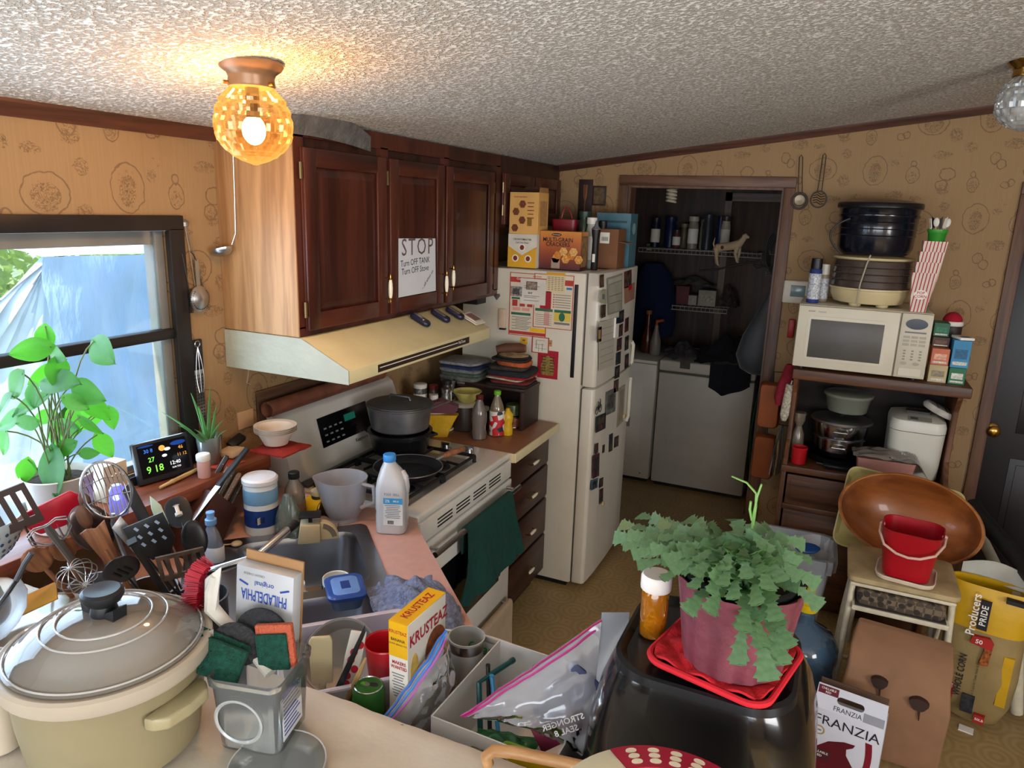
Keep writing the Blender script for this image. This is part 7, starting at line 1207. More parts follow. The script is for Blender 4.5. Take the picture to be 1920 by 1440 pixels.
ty = thing('serving_tray', 'pale yellow square tray standing behind the wooden bowl', 'tray', mx=Matrix.Translation((.375, 3.42, .665)) @ Euler((rad(66), rad(6), 0)).to_matrix().to_4x4()); M_TY = mat('#bdb070', .4); MB().loops([[(a, c, z) for a, c in rrect(w_, d_, .04, 5)] for w_, d_, z in ((.44, .33, 0), (.47, .36, .018), (.475, .365, .02), (.462, .352, .02), (.43, .32, .004))]).build('tray_body', M_TY, ty); MB().tube([(a, c, .02) for a, c in rrect(.47, .36, .045, 5)], .004, 6, close=True).build('rim', mat('#c9bd80', .4), ty)
pg = thing('paper_bag', 'brown paper bag with dark stains leaning on the stool', 'bag', (.385, 2.715, .0005), rad(-6)); M_KR = mat('#8a654a', .8, var=.14, scale=7, bump=.25, bscale=9)
def bagring(w_, d_, z, k, sh=0): return [(a+.008*noise.noise(Vector((a*9, z*9, k))), c+sh+.012*noise.noise(Vector((a*11, z*7, k+3))), z+.012*noise.noise(Vector((a*8, c*8, k+5)))) for a, c in rrect(w_, d_, .012, 6)]
MB().loops([bagring(.31, .17, .02, 1), bagring(.33, .19, .06, 2), bagring(.345, .20, .16, 3), bagring(.345, .20, .28, 3), bagring(.33, .17, .36, 4), bagring(.335, .11, .42, 5, .02), bagring(.31, .03, .47, 6, .06)]).build('bag_body', M_KR, pg)
for x, z, r_ in ((-.055, .335, .026), (.075, .30, .030)):
    MB(Matrix.Translation((x, -.108, z)) @ Matrix.Rotation(rad(90), 4, 'X')).prism([(r_*math.cos(a)*(1+.15*math.sin(3*a)), r_*.8*math.sin(a)) for a in [2*PI*k/16 for k in range(16)]], -.02, .002).build('stain', mat('#33201a', .6, var=.2), pg)
    MB().tube([(x+.004, -.105, z-.018), (x+.008, -.107, z-.06)], [.004, .002], 6).build('drip', mat('#33201a', .6), pg)
co = thing('corn_sack', 'yellow and kraft sack of whole corn standing by the stool', 'sack', (.70, 3.07, .0005), rad(-12)); M_SK = mat('#8f7a4e', .7, var=.16, scale=9, bump=.35, bscale=10); M_SY = mat('#c79c14', .45, var=.08, bump=.3, bscale=12)
def sring(w_, d_, z, k): return [(w_*.5*math.copysign(abs(math.cos(a))**.7, math.cos(a))*(1+.06*noise.noise(Vector((math.cos(a)*2, z*6, k)))), d_*.5*math.copysign(abs(math.sin(a))**.7, math.sin(a))*(1+.08*noise.noise(Vector((math.sin(a)*2, z*6, k+2)))), z) for a in [2*PI*i/40 for i in range(40)]]
MB().loops([sring(.10, .05, .01, 1), sring(.20, .12, .04, 1), sring(.255, .17, .12, 1), sring(.265, .185, .24, 1), sring(.27, .18, .36, 1), sring(.268, .165, .435, 1)], cap1=False).build('sack_body', M_SK, co); MB().loops([sring(.272, .169, .43, 1), sring(.275, .155, .50, 1), sring(.285, .13, .56, 1), sring(.29, .10, .60, 1), sring(.28, .09, .598, 1), sring(.265, .13, .52, 1)], cap0=False, cap1=False).build('sack_top', M_SY, co)
MB().sheet(lambda u, v: (-.115+.24*u, .045+.012*math.sin(u*5)+.03*v, .585+.075*v*(.6+.4*math.sin(u*3))), 12, 6, .0008).build('inner_flap', mat('#b3b3a8', .6), co)
def st_txt(s_, sz, x, z, m, **k): return txt(co, s_, sz, (x, -.0975, z), m, rot=(rad(90), rad(-90), 0), **k)
st_txt('Producers', .042, -.045, .50, WHITE, bold=.015); MB().box(-.030, -.097, .445, .004, -.085, .565).build('black_band', INK, co); st_txt('PRIDE', .030, -.013, .505, WHITE, bold=.02, space=1.1)
MB().prism([(-.04, .385), (.03, .375), (.035, .40), (.02, .42), (-.035, .415)], -.103, -.085, 'xz').build('red_badge', mat('#a3221f', .5), co); txt(co, '50', .024, (-.012, -.1045, .398), WHITE, bold=.02); MB().prism([(.0, .30), (.03, .31), (.035, .40), (.012, .40)], -.102, -.085, 'xz').build('corn_print', mat('#8a4a1c', .6, var=.9, scale=90), co); st_txt('WHOLE CORN', .034, -.050, .235, INK, bold=.02, sx=.8); st_txt('Scratch Grains for Cattle, Swine & Goats', .012, .0, .235, INK, sx=.9)
MB().box(-.135, -.085, .12, -.062, -.06, .20).build('red_label', mat('#9a1f22', .5), co); txt(co, 'VALUE', .022, (-.098, -.0875, .172), WHITE, bold=.02); txt(co, 'SIZE', .018, (-.098, -.0875, .15), WHITE, bold=.02); MB().box(-.03, -.098, .085, .012, -.08, .16).build('cow_print', mat('#26262a', .6, var=.9, scale=60), co); MB().box(.02, -.09, .05, .055, -.07, .085).build('red_label', mat('#a3221f', .5), co); txt(co, '50LB', .014, (.038, -.0915, .068), WHITE, bold=.02); MB().box(.075, -.085, .15, .108, -.05, .36).build('yellow_panel', mat('#c49a14', .5), co); MB().box(.045, -.088, .575, .10, -.06, .590).build('dark_tab', INK, co)
MB().box(-.02, -.10, .0, .03, -.06, .004).build('paper_tag', PAPER, co)
# boxed wine
wn = thing('wine_box', 'white and dark red boxed wine carton with handle cutout', 'box', (.235, 2.52, .0005), rad(-9)); M_WB = mat('#cfd2de', .45, var=.03); M_WR = mat('#5d0f1e', .4, var=.15)
MB().box(-.115, -.055, 0, .115, .055, .265).build('carton_body', M_WB, wn, bevel=.0015); YW = -.0555; M_MAR = mat('#4a1a2c', .4)
# handle flap rising at the back of the top
MB(Matrix.Translation((0, .02, .265)) @ Matrix.Rotation(rad(-8), 4, 'X')).box(-.11, -.002, 0, -.045, .002, .07).box(.045, -.002, 0, .11, .002, .07).box(-.045, -.002, .045, .045, .002, .07).box(-.045, -.002, 0, .045, .002, .018).build('handle_flap', mat('#5c4638', .8), wn)
fl_ = MB(); bm = flat_with_hole([(-.115, -.0), (.115, 0), (.113, .085), (-.11, .085)], [(a, c+.045) for a, c in rrect(.088, .026, .0125, 5)], -.0008, .0008); bm.transform(Matrix.Translation((0, -.055, .265)) @ Matrix.Rotation(rad(70), 4, 'X')); me = bpy.data.meshes.new('front_flap'); bm.to_mesh(me); bm.free(); ff = bpy.data.objects.new('front_flap', me); COL.objects.link(ff); ff.parent = wn; me.materials.append(M_WB)
def fp(x, s_): q = Matrix.Translation((0, -.055, .265)) @ Matrix.Rotation(rad(70), 4, 'X') @ Vector((x, s_, .0014)); return q
txt(wn, 'FRANZIA', .024, fp(-.005, .014), INK, rot=(rad(70), 0, 0), sx=.95); MB(Matrix.Translation((0, -.055, .265)) @ Matrix.Rotation(rad(70), 4, 'X')).box(-.108, .052, .0008, -.042, .080, .0016).build('maroon_tab', M_WR, wn); txt(wn, 'CHILLABLE', .010, fp(-.075, .071)+Vector((0, -.001, 0)), WHITE, rot=(rad(70), 0, 0), bold=.01); txt(wn, 'RED', .010, fp(-.075, .060)+Vector((0, -.001, 0)), WHITE, rot=(rad(70), 0, 0), bold=.01); MB(Matrix.Translation((0, -.055, .265)) @ Matrix.Rotation(rad(70), 4, 'X')).box(.045, .004, .0008, .110, .034, .0016).build('grey_tab', mat('#8d8f98', .5), wn)
txt(wn, 'FRANZIA', .052, (.0, YW-.001, .222), mat('#23232c', .5, var=0), sx=1.0)
for z_, x_ in ((.178, -.085),): panel(wn, 'gold_seal', (x_, YW, z_), 0, 0, mat('#a08c5c', .4), '-y', .0008, poly=ellipse(.019, .019)); panel(wn, 'seal_centre', (x_, YW-.0008, z_), 0, 0, M_WB, '-y', .0004, poly=ellipse(.013, .013)); txt(wn, '500', .011, (x_, YW-.0016, z_), INK, bold=.02)
panel(wn, 'glass_print', (0, YW, 0), 0, 0, M_WR, '-y', .0009, poly=[(-.10, .01), (-.10, .06), (-.085, .11), (-.05, .145), (.0, .165), (.035, .168), (.03, .155), (.01, .14), (.012, .115), (.035, .08), (.06, .045), (.07, .01)])
b = MB(); pts_o = bez((.055, .005, 0), (.105, .07, 0), (.085, .195, 0), 10); pts_i = bez((.035, .005, 0), (.085, .07, 0), (.064, .195, 0), 10)
panel(wn, 'pour_print', (0, YW, 0), 0, 0, mat('#7d1426', .4), '-y', .0007, poly=[(q.x, q.y) for q in pts_o]+[(q.x, q.y) for q in reversed(pts_i)])
panel(wn, 'maroon_band', (-.075, YW-.0008, .085), .079, .042, M_MAR, '-y', .0008); txt(wn, 'CHILLABLE', .0125, (-.075, YW-.0024, .093), WHITE, bold=.01); txt(wn, 'RED', .0125, (-.075, YW-.0024, .078), WHITE, bold=.01)
# water jug with pump
wj = thing('water_jug', 'large blue water jug with yellow pump on the floor', 'jug', (.055, 2.83, .0005)); M_WJ = film('#6f96b8', .6, .08); MB().lathe([(.12, 0), (.132, .006), (.135, .05), (.128, .075), (.135, .1), (.135, .2), (.128, .222), (.135, .245), (.134, .30), (.11, .345), (.06, .375), (.034, .395), (.03, .45), (0, .452)], 44).build('jug_body', M_WJ, wj); MB().lathe([(.0, .004), (.128, .008), (.13, .05), (.123, .075), (.13, .1), (.13, .15), (0, .152)], 40).build('water', mat('#1f4a70', .1), wj)
MB().lathe([(.04, .445), (.042, .45), (.042, .475), (.02, .482), (.018, .50), (.022, .505), (.022, .53), (.012, .535), (0, .536)], 24).build('pump', mat('#d0b012', .4), wj); MB().tube([(0, 0, .52), (-.03, -.01, .53), (-.045, -.015, .525)], .009, 8).build('spout', mat('#d0b012', .4), wj)
# trash can with its contents
tr = thing('trash_can', 'white plastic trash can lined with a bag beside the cart', 'trash can', (-.03, 3.38, .0005)); MB().loops([[(a, c, z) for a, c in rrect(w_, d_, .06, 6)] for w_, d_, z in ((.25, .21, 0), (.26, .22, .01), (.33, .28, .43), (.36, .31, .445), (.362, .312, .47), (.34, .29, .472), (.325, .275, .44), (.255, .215, .02))]).build('can_body', mat('#c9ccd0', .4, var=.05), tr); MB().loops([[(a*(1+.03*math.sin(i*2.4)), c*(1+.03*math.sin(i*2.4)), z) for i, (a, c) in enumerate(rrect(w_, d_, .06, 6))] for w_, d_, z in ((.365, .315, .41), (.372, .322, .455), (.368, .318, .476), (.335, .285, .476), (.32, .27, .41))], cap0=False, cap1=False).build('liner', film('#dfe3e8', .35, .15), tr)
o = MB().box(-.05, -.06, 0, .10, .04, .04).build('foam_tray', mat('#cfd2d4', .5), None, bevel=.012, loc=(-.04, 3.37, .42), rot=(.15, .1, .2)); tag(o, 'white foam takeout tray inside the trash can', 'tray')
o = MB().lathe([(.0, 0), (.05, .002), (.055, .008), (.05, .012), (0, .012)], 24, sy=.7).build('blue_dish', mat('#1f4f94', .35), None, loc=(.03, 3.33, .475), rot=(.2, -.1, 0)); tag(o, 'blue oval dish among the trash', 'dish')
# exercise machine at the right edge: black deck and white rails
em = thing('folded_treadmill', 'folded black treadmill with scuffed white rails at the picture edge', 'treadmill', (1.10, 3.25, 0)); a0, a1 = at_y(1835, 965, 3.55)-Vector((1.10, 3.25, 0)), at_y(1960, 1110, 3.0)-Vector((1.10, 3.25, 0))
MB().tube([a0+Vector((-.02, .06, .02)), a0, a1, a1+Vector((.03, -.05, -.03))], .035, 10).build('deck_rail', mat('#16171b', .5, var=.5, scale=50), em); MB().tube([a0+Vector((.02, .05, -.09)), (a0+a1)/2+Vector((-.02, 0, -.10)), a1+Vector((-.06, .05, -.16)), a1+Vector((-.02, .05, -.25))], .022, 10).build('white_rail', M_WPAINT, em)
w0, w1 = at_y(1908, 1105, 3.12)-Vector((1.10, 3.25, 0)), at_z(1906, 1335, .03)-Vector((1.10, 3.25, 0)); MB().tube([w0, (w0+w1)/2, w1], .024, 10).build('upright', M_WPAINT, em); MB().box(-.10, -.08, 0, .35, .45, .05).build('foot', BLACK, em, bevel=.01); MB().cbox((.10, .12, .38), (.05, .5, .66), (0, rad(10), rad(8))).build('deck', mat('#101114', .6), em, bevel=.01)
# ================================================================== FOREGROUND: ON THE BREAKFAST BAR (cloth top z ~1.078)
ZT = 1.0785
cp = thing('slow_cooker', 'cream oval slow cooker with domed glass lid on the bar', 'slow cooker', (-.99, .668, ZT)); M_CPB = mat('#857a5c', .4, var=.06); M_CRK2 = mat('#a89c8a', .3, var=.06)
MB().lathe([(.118, 0), (.126, .006), (.136, .08), (.140, .150), (.136, .155), (0, .155)], 56).build('heating_base', M_CPB, cp); MB().lathe([(.139, .150), (.152, .152), (.156, .160), (.155, .176), (.150, .180), (.138, .178), (.134, .168), (.134, .156)], 56, cap0=False, cap1=False).build('crock_rim', M_CRK2, cp); MB().lathe([(.130, .06), (.134, .165), (.131, .165), (.126, .065), (0, .06)], 48).build('crock', mat('#9c8a78', .4), cp)
M_LID = film('#f2ece4', .76, .05); MB().lathe([(.141, .179), (.143, .182), (.137, .184), (.126, .196), (.105, .211), (.075, .223), (.045, .229), (.03, .230), (0, .230)], 56, cap0=False).build('glass_lid', M_LID, cp)
for r_, z in ((.139, .1855), (.090, .2190), (.068, .2262)): MB().tube([(r_*math.cos(2*PI*k/56), r_*math.sin(2*PI*k/56), z) for k in range(56)], .0016, 6, close=True).build('lid_ring', film('#e8e4de', .3, .05), cp)
kn = MB().lathe([(.020, .230), (.021, .232), (.018, .246), (.026, .252), (.031, .260), (.031, .268), (.026, .272), (.012, .270), (0, .269)], 32).build('lid_knob', BLACK, cp)
for s_ in (-1, 1): MB().prism([(s_*.014, .230), (s_*.036, .230), (s_*.038, .25), (s_*.020, .241)], -.012, .012, 'xz').build('knob_ear', BLACK, kn)
for a in (.02, PI+.02):
    MB(Matrix.Rotation(a, 4, 'Z')).loops([[(.134, -.055, z), (.150, -.052, z), (.168, -.038, z), (.172, 0, z), (.168, .038, z), (.150, .052, z), (.134, .055, z)] for z in (.10, .122)]).build('side_handle', mat('#9a8f6c', .4), cp, bevel=.005)
MB(Matrix.Translation((.135*math.cos(-.9), .135*math.sin(-.9), .03)) @ Matrix.Rotation(-.9, 4, 'Z') @ Matrix.Rotation(rad(90), 4, 'Y')).lathe([(.018, 0), (.018, .012), (0, .013)], 18).build('dial', BLACK, cp)
# clear tub with sponges
ctb = thing('sponge_tub', 'clear square plastic tub holding sponges and a brush', 'tub', (-.785, .785, ZT), rad(14)); M_CL = film('#e4eae9', .84, .12)
MB().loops([[(a, c, z) for a, c in rrect(w_, d_, .016, 5)] for w_, d_, z in ((.100, .100, 0), (.106, .106, .004), (.118, .118, .118), (.126, .126, .122), (.128, .128, .134), (.122, .122, .136), (.115, .115, .120), (.103, .103, .006))]).build('tub_body', M_CL, ctb); MB(Matrix.Translation((-.012, -.0562, .060)) @ Matrix.Rotation(rad(90+3), 4, 'X')).lathe([(.036, 0), (.039, .002), (.042, .001), (.042, -.001)], 36, cap0=False, cap1=False).build('embossed_ring', film('#e0e4e2', .3, .12), ctb)
MB().box(.0555, -.04, .022, .0562, .025, .108).build('nutrition_label', mat('#cfd3d8', .5), ctb); 
for k in range(10): MB().box(.0562, -.036, .03+.0075*k, .0566, .018-.006*(k % 3), .0325+.0075*k).build('print_line', BLUEINK, ctb)
txt(ctb, '240', .012, (.0568, .012, .094), BLUEINK, '+x', bold=.02); MB().box(.0564, -.036, .098, .0568, .0, .103).build('print_line', BLUEINK, ctb)
def inrow(name, label, cat, p, sz, m, rot, bevel=.004, bump=None): o = MB().cbox((0, 0, 0), sz).build(name, m, None, bevel=bevel, loc=p, rot=rot); return tag(o, label, cat)
M_SCR = mat('#0d4a3a', .95, var=.35, scale=120, bump=1, bscale=320); c0 = Vector((-.800, .782, ZT))
inrow('scouring_pad', 'dark green scouring pad at the front of the sponge tub', 'scouring pad', at_y(403, 1236, .745), (.098, .014, .058), M_SCR, (rad(-25), rad(14), rad(14))); inrow('scouring_pad', 'second green scouring pad tucked behind the front pad', 'scouring pad', at_y(412, 1222, .762), (.095, .008, .055), M_SCR, (rad(-20), rad(16), rad(14)))
o = MB().lathe([(0, -.006), (.038, -.006), (.043, -.002), (.043, .003), (.038, .006), (0, .006)], 30, sy=.78).build('steel_wool_pad', mat('#2c2c2e', .8, var=.4, scale=150, bump=.8, bscale=260), None, loc=at_y(446, 1207, .785), rot=(rad(75), rad(20), rad(14))); tag(o, 'dark oval steel wool pad behind the green pads', 'scouring pad')
o = MB().lathe([(0, -.006), (.044, -.006), (.049, -.002), (.049, .003), (.044, .006), (0, .006)], 30, sy=.85).build('steel_wool_pad', mat('#26272a', .8, var=.3, scale=150, bump=.8, bscale=260), None, loc=at_y(492, 1186, .812), rot=(rad(80), 0, rad(10))); tag(o, 'larger black scrubbing disc below the upside-down carton lettering', 'scouring pad')
sg = thing('sponge', 'salmon pink sponge with green scouring face in the tub', 'sponge', at_y(512, 1205, .80), rot=(rad(-8), rad(-8), rad(18))); MB().box(-.030, 0, -.045, .034, .012, .030).build('foam', mat('#b8583c', .9, bump=.8, bscale=200), sg, bevel=.003); MB().box(-.028, -.006, -.045, .026, 0, .016).build('scouring_face', M_SCR, sg, bevel=.002)
cc_ = thing('cheese_carton', 'upside-down silver cream cheese carton standing in the tub', 'carton', at_y(492, 1225, .832), rot=(rad(-3), rad(3), rad(8))); MB().box(-.056, 0, 0, .056, .026, .155).build('carton_body', mat('#a9abae', .4, var=.1), cc_, bevel=.002); MB().box(-.056, .0265, -.02, .057, .030, .172).build('card_backing', mat('#9a7248', .7), cc_)
def up_txt(s_, sz, x, z, m, **k): return txt(cc_, s_, sz, (x, -.0008, z), m, spin=180, **k)
up_txt('PHILADELPHIA', .0285, .0, .106, BLUEINK, bold=.012, sx=.48); up_txt('original', .013, 0, .129, BLUEINK, bold=.005); up_txt('CREAM CHEESE', .006, -.02, .144, GREYINK)
for x in (-.04, .04): panel(cc_, 'swash_print', (x, -.0008, .126), .018, .003, BLUEINK, '-y', spin=20 if x > 0 else -20)
# scrub brush, white plastic tool
sbq = thing('scrub_brush', 'white scrub brush with curved red bristles leaning in the tub', 'brush', at_y(400, 1110, .80)); o0 = Vector(sbq.location)
def bq(px_, py_, y): return at_y(px_, py_, y)-o0
MB().tube([bq(405, 1078, .80), bq(398, 1105, .80), bq(397, 1140, .80), bq(420, 1165, .80), bq(460, 1205, .80), bq(508, 1262, .79)], [.010, .013, .014, .012, .010, .012], 10, flat=.75).build('handle', mat('#c2beb4', .45), sbq); MB().loops([[bq(x, y, yy) for x, y, yy in q] for q in (((382, 1160, .795), (384, 1085, .795), (416, 1062, .795), (404, 1150, .795)), ((382, 1160, .812), (384, 1085, .812), (416, 1062, .812), (404, 1150, .812)))]).build('brush_head', mat('#cdc9bf', .45), sbq, bevel=.003)
b = MB(); rb_ = random.Random(3); path = [bq(*q, .80) for q in ((394, 1062), (382, 1080), (377, 1105), (376, 1130), (380, 1158))]; tip = [bq(*q, .80) for q in ((372, 1048), (356, 1072), (350, 1105), (350, 1135), (352, 1166))]
for k in range(420):
    t_ = rb_.random()*3.999; i = int(t_); f_ = t_-i; dy = rb_.uniform(-.009, .009); a = path[i].lerp(path[i+1], f_)+Vector((0, dy, 0)); c = tip[i].lerp(tip[i+1], f_)+Vector((rb_.uniform(-.002, .002), dy*1.2, rb_.uniform(-.002, .002))); b.tube([a, c], .0009, 3, cap=False)
o = b.build('bristles', mat('#a30e20', .6), sbq); o['kind'] = 'stuff'
o = MB().sheet(lambda u, v: at_y(330+70*u, 1262-60*v-22*u, .752+.01*u), 8, 6, .0006).build('torn_wrapper', film('#d8d2c4', .3, .2)); tag(o, 'torn clear wrapper at the rim of the sponge tub', 'wrapper')
t = thing('clear_plate', 'clear plastic lid lying at the near edge of the tablecloth', 'plate', at_z(520, 1440, ZT)); MB().lathe([(.05, 0), (.07, .003), (.075, .008), (.073, .009), (.05, .004)], 36).build('plate_body', film('#e0e4e2', .6, .08), t); MB().lathe([(.0735, .0085), (.0755, .010), (.0765, .0085)], 36, cap0=False, cap1=False).build('rim', film('#eef0ee', .3, .08), t)
# ================================================================== FOREGROUND: ON THE COUNTER BEHIND THE BAR
Zc = ZC+.0005
SM = Matrix(((ex.x, ey.x, 0, S0.x), (ex.y, ey.y, 0, S0.y), (0, 0, 1, 0), (0, 0, 0, 1)))
def skp(a, b_, z): return SM @ Vector((a, b_, z))
dt = thing('dish_tub', 'white plastic dish tub full of utensils behind the bar', 'tub', mx=SM @ Matrix.Translation((.885, .175, ZC+.006))); M_TUB = mat('#c9c4d4', .4, var=.04)
MB().loops([[(a, c, z) for a, c in rrect(w_, d_, .03, 5)] for w_, d_, z in ((.20, .25, 0), (.206, .256, .004), (.23, .28, .115), (.244, .294, .118), (.244, .294, .126), (.226, .276, .124), (.20, .25, .008))]).build('tub_body', M_TUB, dt); MB().tube([(a, c, .123) for a, c in rrect(.242, .292, .03, 5)], .004, 6, close=True).build('rim', M_TUB, dt)
db_ = thing('grey_bowl', 'large grey bowl tipped on edge inside the dish tub', 'bowl', mx=Matrix.Translation(at_y(640, 1232, 1.10)) @ Euler((rad(42), 0, rad(18))).to_matrix().to_4x4()); MB().lathe([(.03, -.05), (.035, -.051), (.07, -.02), (.078, .012), (.080, .014), (.076, .012), (.066, -.018), (0, -.045)], 40).build('bowl_body', mat('#8f8c88', .35, var=.1), db_); MB().lathe([(.077, .0125), (.0795, .016), (.0815, .0125)], 40, cap0=False, cap1=False).build('rim', mat('#a19e9a', .35), db_)
UB = Vector((-.81, 1.01, .935))
def tool2(name, label, hx, hy, y, off=(0, 0), cat='utensil'): h_ = at_y(hx, hy, y); p = UB+Vector((off[0], off[1], 0)); return thing(name, label, cat, mx=facing(p, h_)), (h_-p).length
t, L = tool2('cream_spatula', 'broad cream silicone spatula standing in the dish tub', 603, 1235, 1.0, (-.03, -.01)); MB().tube([(0, 0, 0), (0, 0, L-.05)], .007, 8).build('handle', mat('#c3b58c', .4), t); blade(t, [(-.021, L-.055), (.021, L-.055), (.024, L+.04), (.018, L+.050), (-.018, L+.050), (-.022, L+.04)], mat('#c9bd94', .4), .009, bevel=.003)
t, L = tool2('cherry_spatula', 'spatula with cherry printed handle leaning in the dish tub', 668, 1215, 1.02, (.0, .0)); hw = blade(t, [(-.010, .02), (.010, .02), (.018, L-.02), (.018, L+.036), (-.012, L+.040), (-.016, L-.02)], mat('#cfc8ba', .45), .006, 'printed_handle')
for k in range(9): panel_z = .03+(L)*k/9; MB(Matrix.Translation((.007*math.sin(k*2.2), .0031, panel_z)) @ Matrix.Rotation(rad(-90), 4, 'X')).prism(ellipse(.0075, .009, 12), -.0004, .0006).build('cherry_print', REDINK, hw)
t, L = tool2('black_knife', 'long black knife leaning across the cherry spatula', 655, 1245, .985, (-.02, -.02)); blade(t, [(-.006, 0), (.006, 0), (.007, L*.6), (.003, L+.105), (-.004, L+.09), (-.007, L*.6)], M_NYL, .006, 'knife_blade'); grip(t, 0, L*.35, .008, M_NYL)
t, L = tool2('thin_wooden_spoon', 'thin pale wooden spoon in the dish tub', 672, 1265, .99, (.01, -.02)); MB().tube([(0, 0, 0), (0, 0, L), (0, 0, L+.045)], [.006, .005, .002], 8).build('stem', wood('#a8814e', '#c9a872', 'Z', 18), t); MB().sph((0, 0, .02), 1, (.012, .005, .022), 10, 6).build('bowl', wood('#a8814e', '#c9a872', 'Z', 18), t)
t, L = tool2('green_spatula', 'bright green plastic spatula handle in the dish tub', 682, 1290, .99, (.03, -.02)); blade(t, [(-.009, 0), (.009, 0), (.012, L), (.008, L+.012), (-.012, L+.01)], mat('#5aa318', .4), .006, 'handle'); MB().cyl((0, .0, L*.8), (0, .005, L*.8), .003).build('hang_hole', BLACK, t)
cn3 = thing('drink_can', 'green drink can with opened silver top in the dish tub', 'can', at_y(692, 1325, .99)); cn3.location.z = .95; MB().lathe([(.024, 0), (.031, .006), (.031, .095), (.026, .104)], 28).build('can_body', mat('#2f6a2a', .3, .3), cn3); MB().lathe([(.0265, .102), (.0275, .105), (.026, .106), (.025, .1035), (0, .103)], 28).build('can_top', CHROME, cn3); MB().prism(ellipse(.009, .006, 14, cx=.008, cy=.006), .1035, .1045).build('mouth_opening', INK, cn3); MB().prism(ellipse(.010, .006, 14, cx=-.008), .1036, .1052).build('pull_tab', STEEL, cn3)
rf = thing('red_tumbler', 'bright red plastic tumbler behind the banana bread carton', 'cup', at_y(722, 1255, 1.09)); rf.location.z = ZC+.018; MB().lathe([(.026, 0), (.028, .003), (.040, .15), (.042, .153), (.039, .152), (.027, .008), (0, .006)], 30).build('cup_body', mat('#c01a22', .3, var=.05), rf); MB().lathe([(.0405, .148), (.0425, .151), (.0415, .154)], 30, cap0=False, cap1=False).build('rim', mat('#c82a2e', .3), rf)
# bread mix carton
P1_, P2_, P3_ = at_z(726, 1165, 1.20), at_z(764, 1174, 1.20), at_z(836, 1111, 1.20); dxy = (P3_-P2_); wK = dxy.length; angK = math.atan2(dxy.y, dxy.x); nK = Vector((-math.sin(angK), math.cos(angK), 0)); dK = .042; hK = .205
kr = thing('bread_mix_carton', 'yellow and white banana bread mix carton standing upright', 'box', (P2_.x+dxy.x/2+nK.x*dK/2, P2_.y+dxy.y/2+nK.y*dK/2, 1.20-hK), angK); MB().box(-wK/2, -dK/2, 0, wK/2, dK/2, hK).build('carton_body', mat('#d6d0c4', .5, var=.03), kr, bevel=.001, seg=1)
panel(kr, 'yellow_top', (0, 0, hK), wK-.001, dK-.001, mat('#e0a80c', .45, var=.04), '+z', .0006); panel(kr, 'yellow_side', (-wK/2, 0, hK-.036), dK-.001, .072, mat('#dba60e', .45, var=.04), '-x'); RK = mat('#a3172a', .5, var=.04)
txt(kr, 'KRUSTEAZ', .024, (.0, 0, hK+.001), RK, '+z', bold=.015, sx=.85); txt(kr, 'KRUSTEAZ', .0095, (-wK/2-.001, 0, hK-.020), RK, '-x', bold=.015, sx=.85); txt(kr, 'BANANA', .0085, (-wK/2-.001, 0, hK-.036), INK, '-x', bold=.015, sx=.9); txt(kr, 'QUICK BREAD MIX', .0048, (-wK/2-.001, 0, hK-.045), INK, '-x'); txt(kr, 'MAKERS', .0098, (-wK/2-.001, -.002, hK-.084), RK, '-x', bold=.02, sx=.85); txt(kr, 'WANTED', .0098, (-wK/2-.001, -.002, hK-.094), RK, '-x', bold=.02, sx=.85)
for k in range(9): panel(kr, 'print_line', (-wK/2, 0, hK-.108-.006*k), .028-.004*(k % 3), .002, GREYINK, '-x')
txt(kr, 'KRUSTEAZ', .034, (.005, -dK/2-.001, hK-.040), RK, bold=.02, sx=.82); panel(kr, 'loaf_print', (.03, -dK/2, hK-.10), 0, 0, mat('#7a4222', .6, var=.5, scale=60), '-y', .0008, poly=ellipse(.038, .045)); panel(kr, 'banana_print', (-.045, -dK/2, hK-.11), 0, 0, mat('#c9a552', .6, var=.3, scale=40), '-y', .0008, poly=ellipse(.014, .04))
o = MB().cbox((kr.location.x, kr.location.y, (Zc+1.20-hK)/2), (.125, .055, 1.20-hK-Zc-.001), (0, 0, angK)).build('grey_storage_box', mat('#5a5856', .6), None, bevel=.004); tag(o, 'grey storage box underneath the banana bread carton', 'box')
cloth_heap('blue_towel', 'crumpled grey-blue terry towel draped over the counter edge', 'towel', mat('#7f8aa8', .98, var=.3, scale=90, bump=1, bscale=170), at_z(778, 1148, ZC+.006), .15, .10, .10, 8, rad(-40), .008, 46)
# zip bags
def pouch(name, label, A, B_, C, D_, bulge, m, zips, n=22, seed=0):
    """bag whose mouth runs A-B and whose bottom runs D-C"""
    o = (A+B_+C+D_)/4; A, B_, C, D_ = A-o, B_-o, C-o, D_-o; nrm = (B_-A).cross(D_-A).normalized(); nrm = nrm if nrm.dot(CAM-o) > 0 else -nrm; t = thing(name, label, 'bag', o)
    def fn(sg): return lambda u, v: A.lerp(B_, u).lerp(D_.lerp(C, u), v)+nrm*(sg*bulge*math.sin(u*PI)**.6*math.sin(min(1, v*1.0)*PI)**.7+.008*noise.noise(Vector((u*5+seed, v*5, sg)))+.004*noise.noise(Vector((u*13, v*11, sg+seed))))
    MB().sheet(fn(1), n, n).build('front_film', m, t); MB().sheet(fn(-1), n, n).build('back_film', m, t)
    for k, zc in enumerate(zips): q = [fn(1)(i/16, .012+.05*k)+nrm*.0015 for i in range(17)]; MB().tube(q, .0022, 6).build('zip_strip', mat(zc, .35), t)
    return t, fn(1), nrm, o
M_BAG = film('#dcdde2', .6, .12)
t, f_, n_, o_ = pouch('tea_zip_bag', 'open zip bag with blue and pink seals holding tea packets', at_z(702, 1368, 1.02), at_z(836, 1180, 1.15), at_z(858, 1290, 1.0), at_z(800, 1400, .95), .03, M_BAG, ('#2f6fd0', '#4a8ae0', '#c568c0'), seed=2)
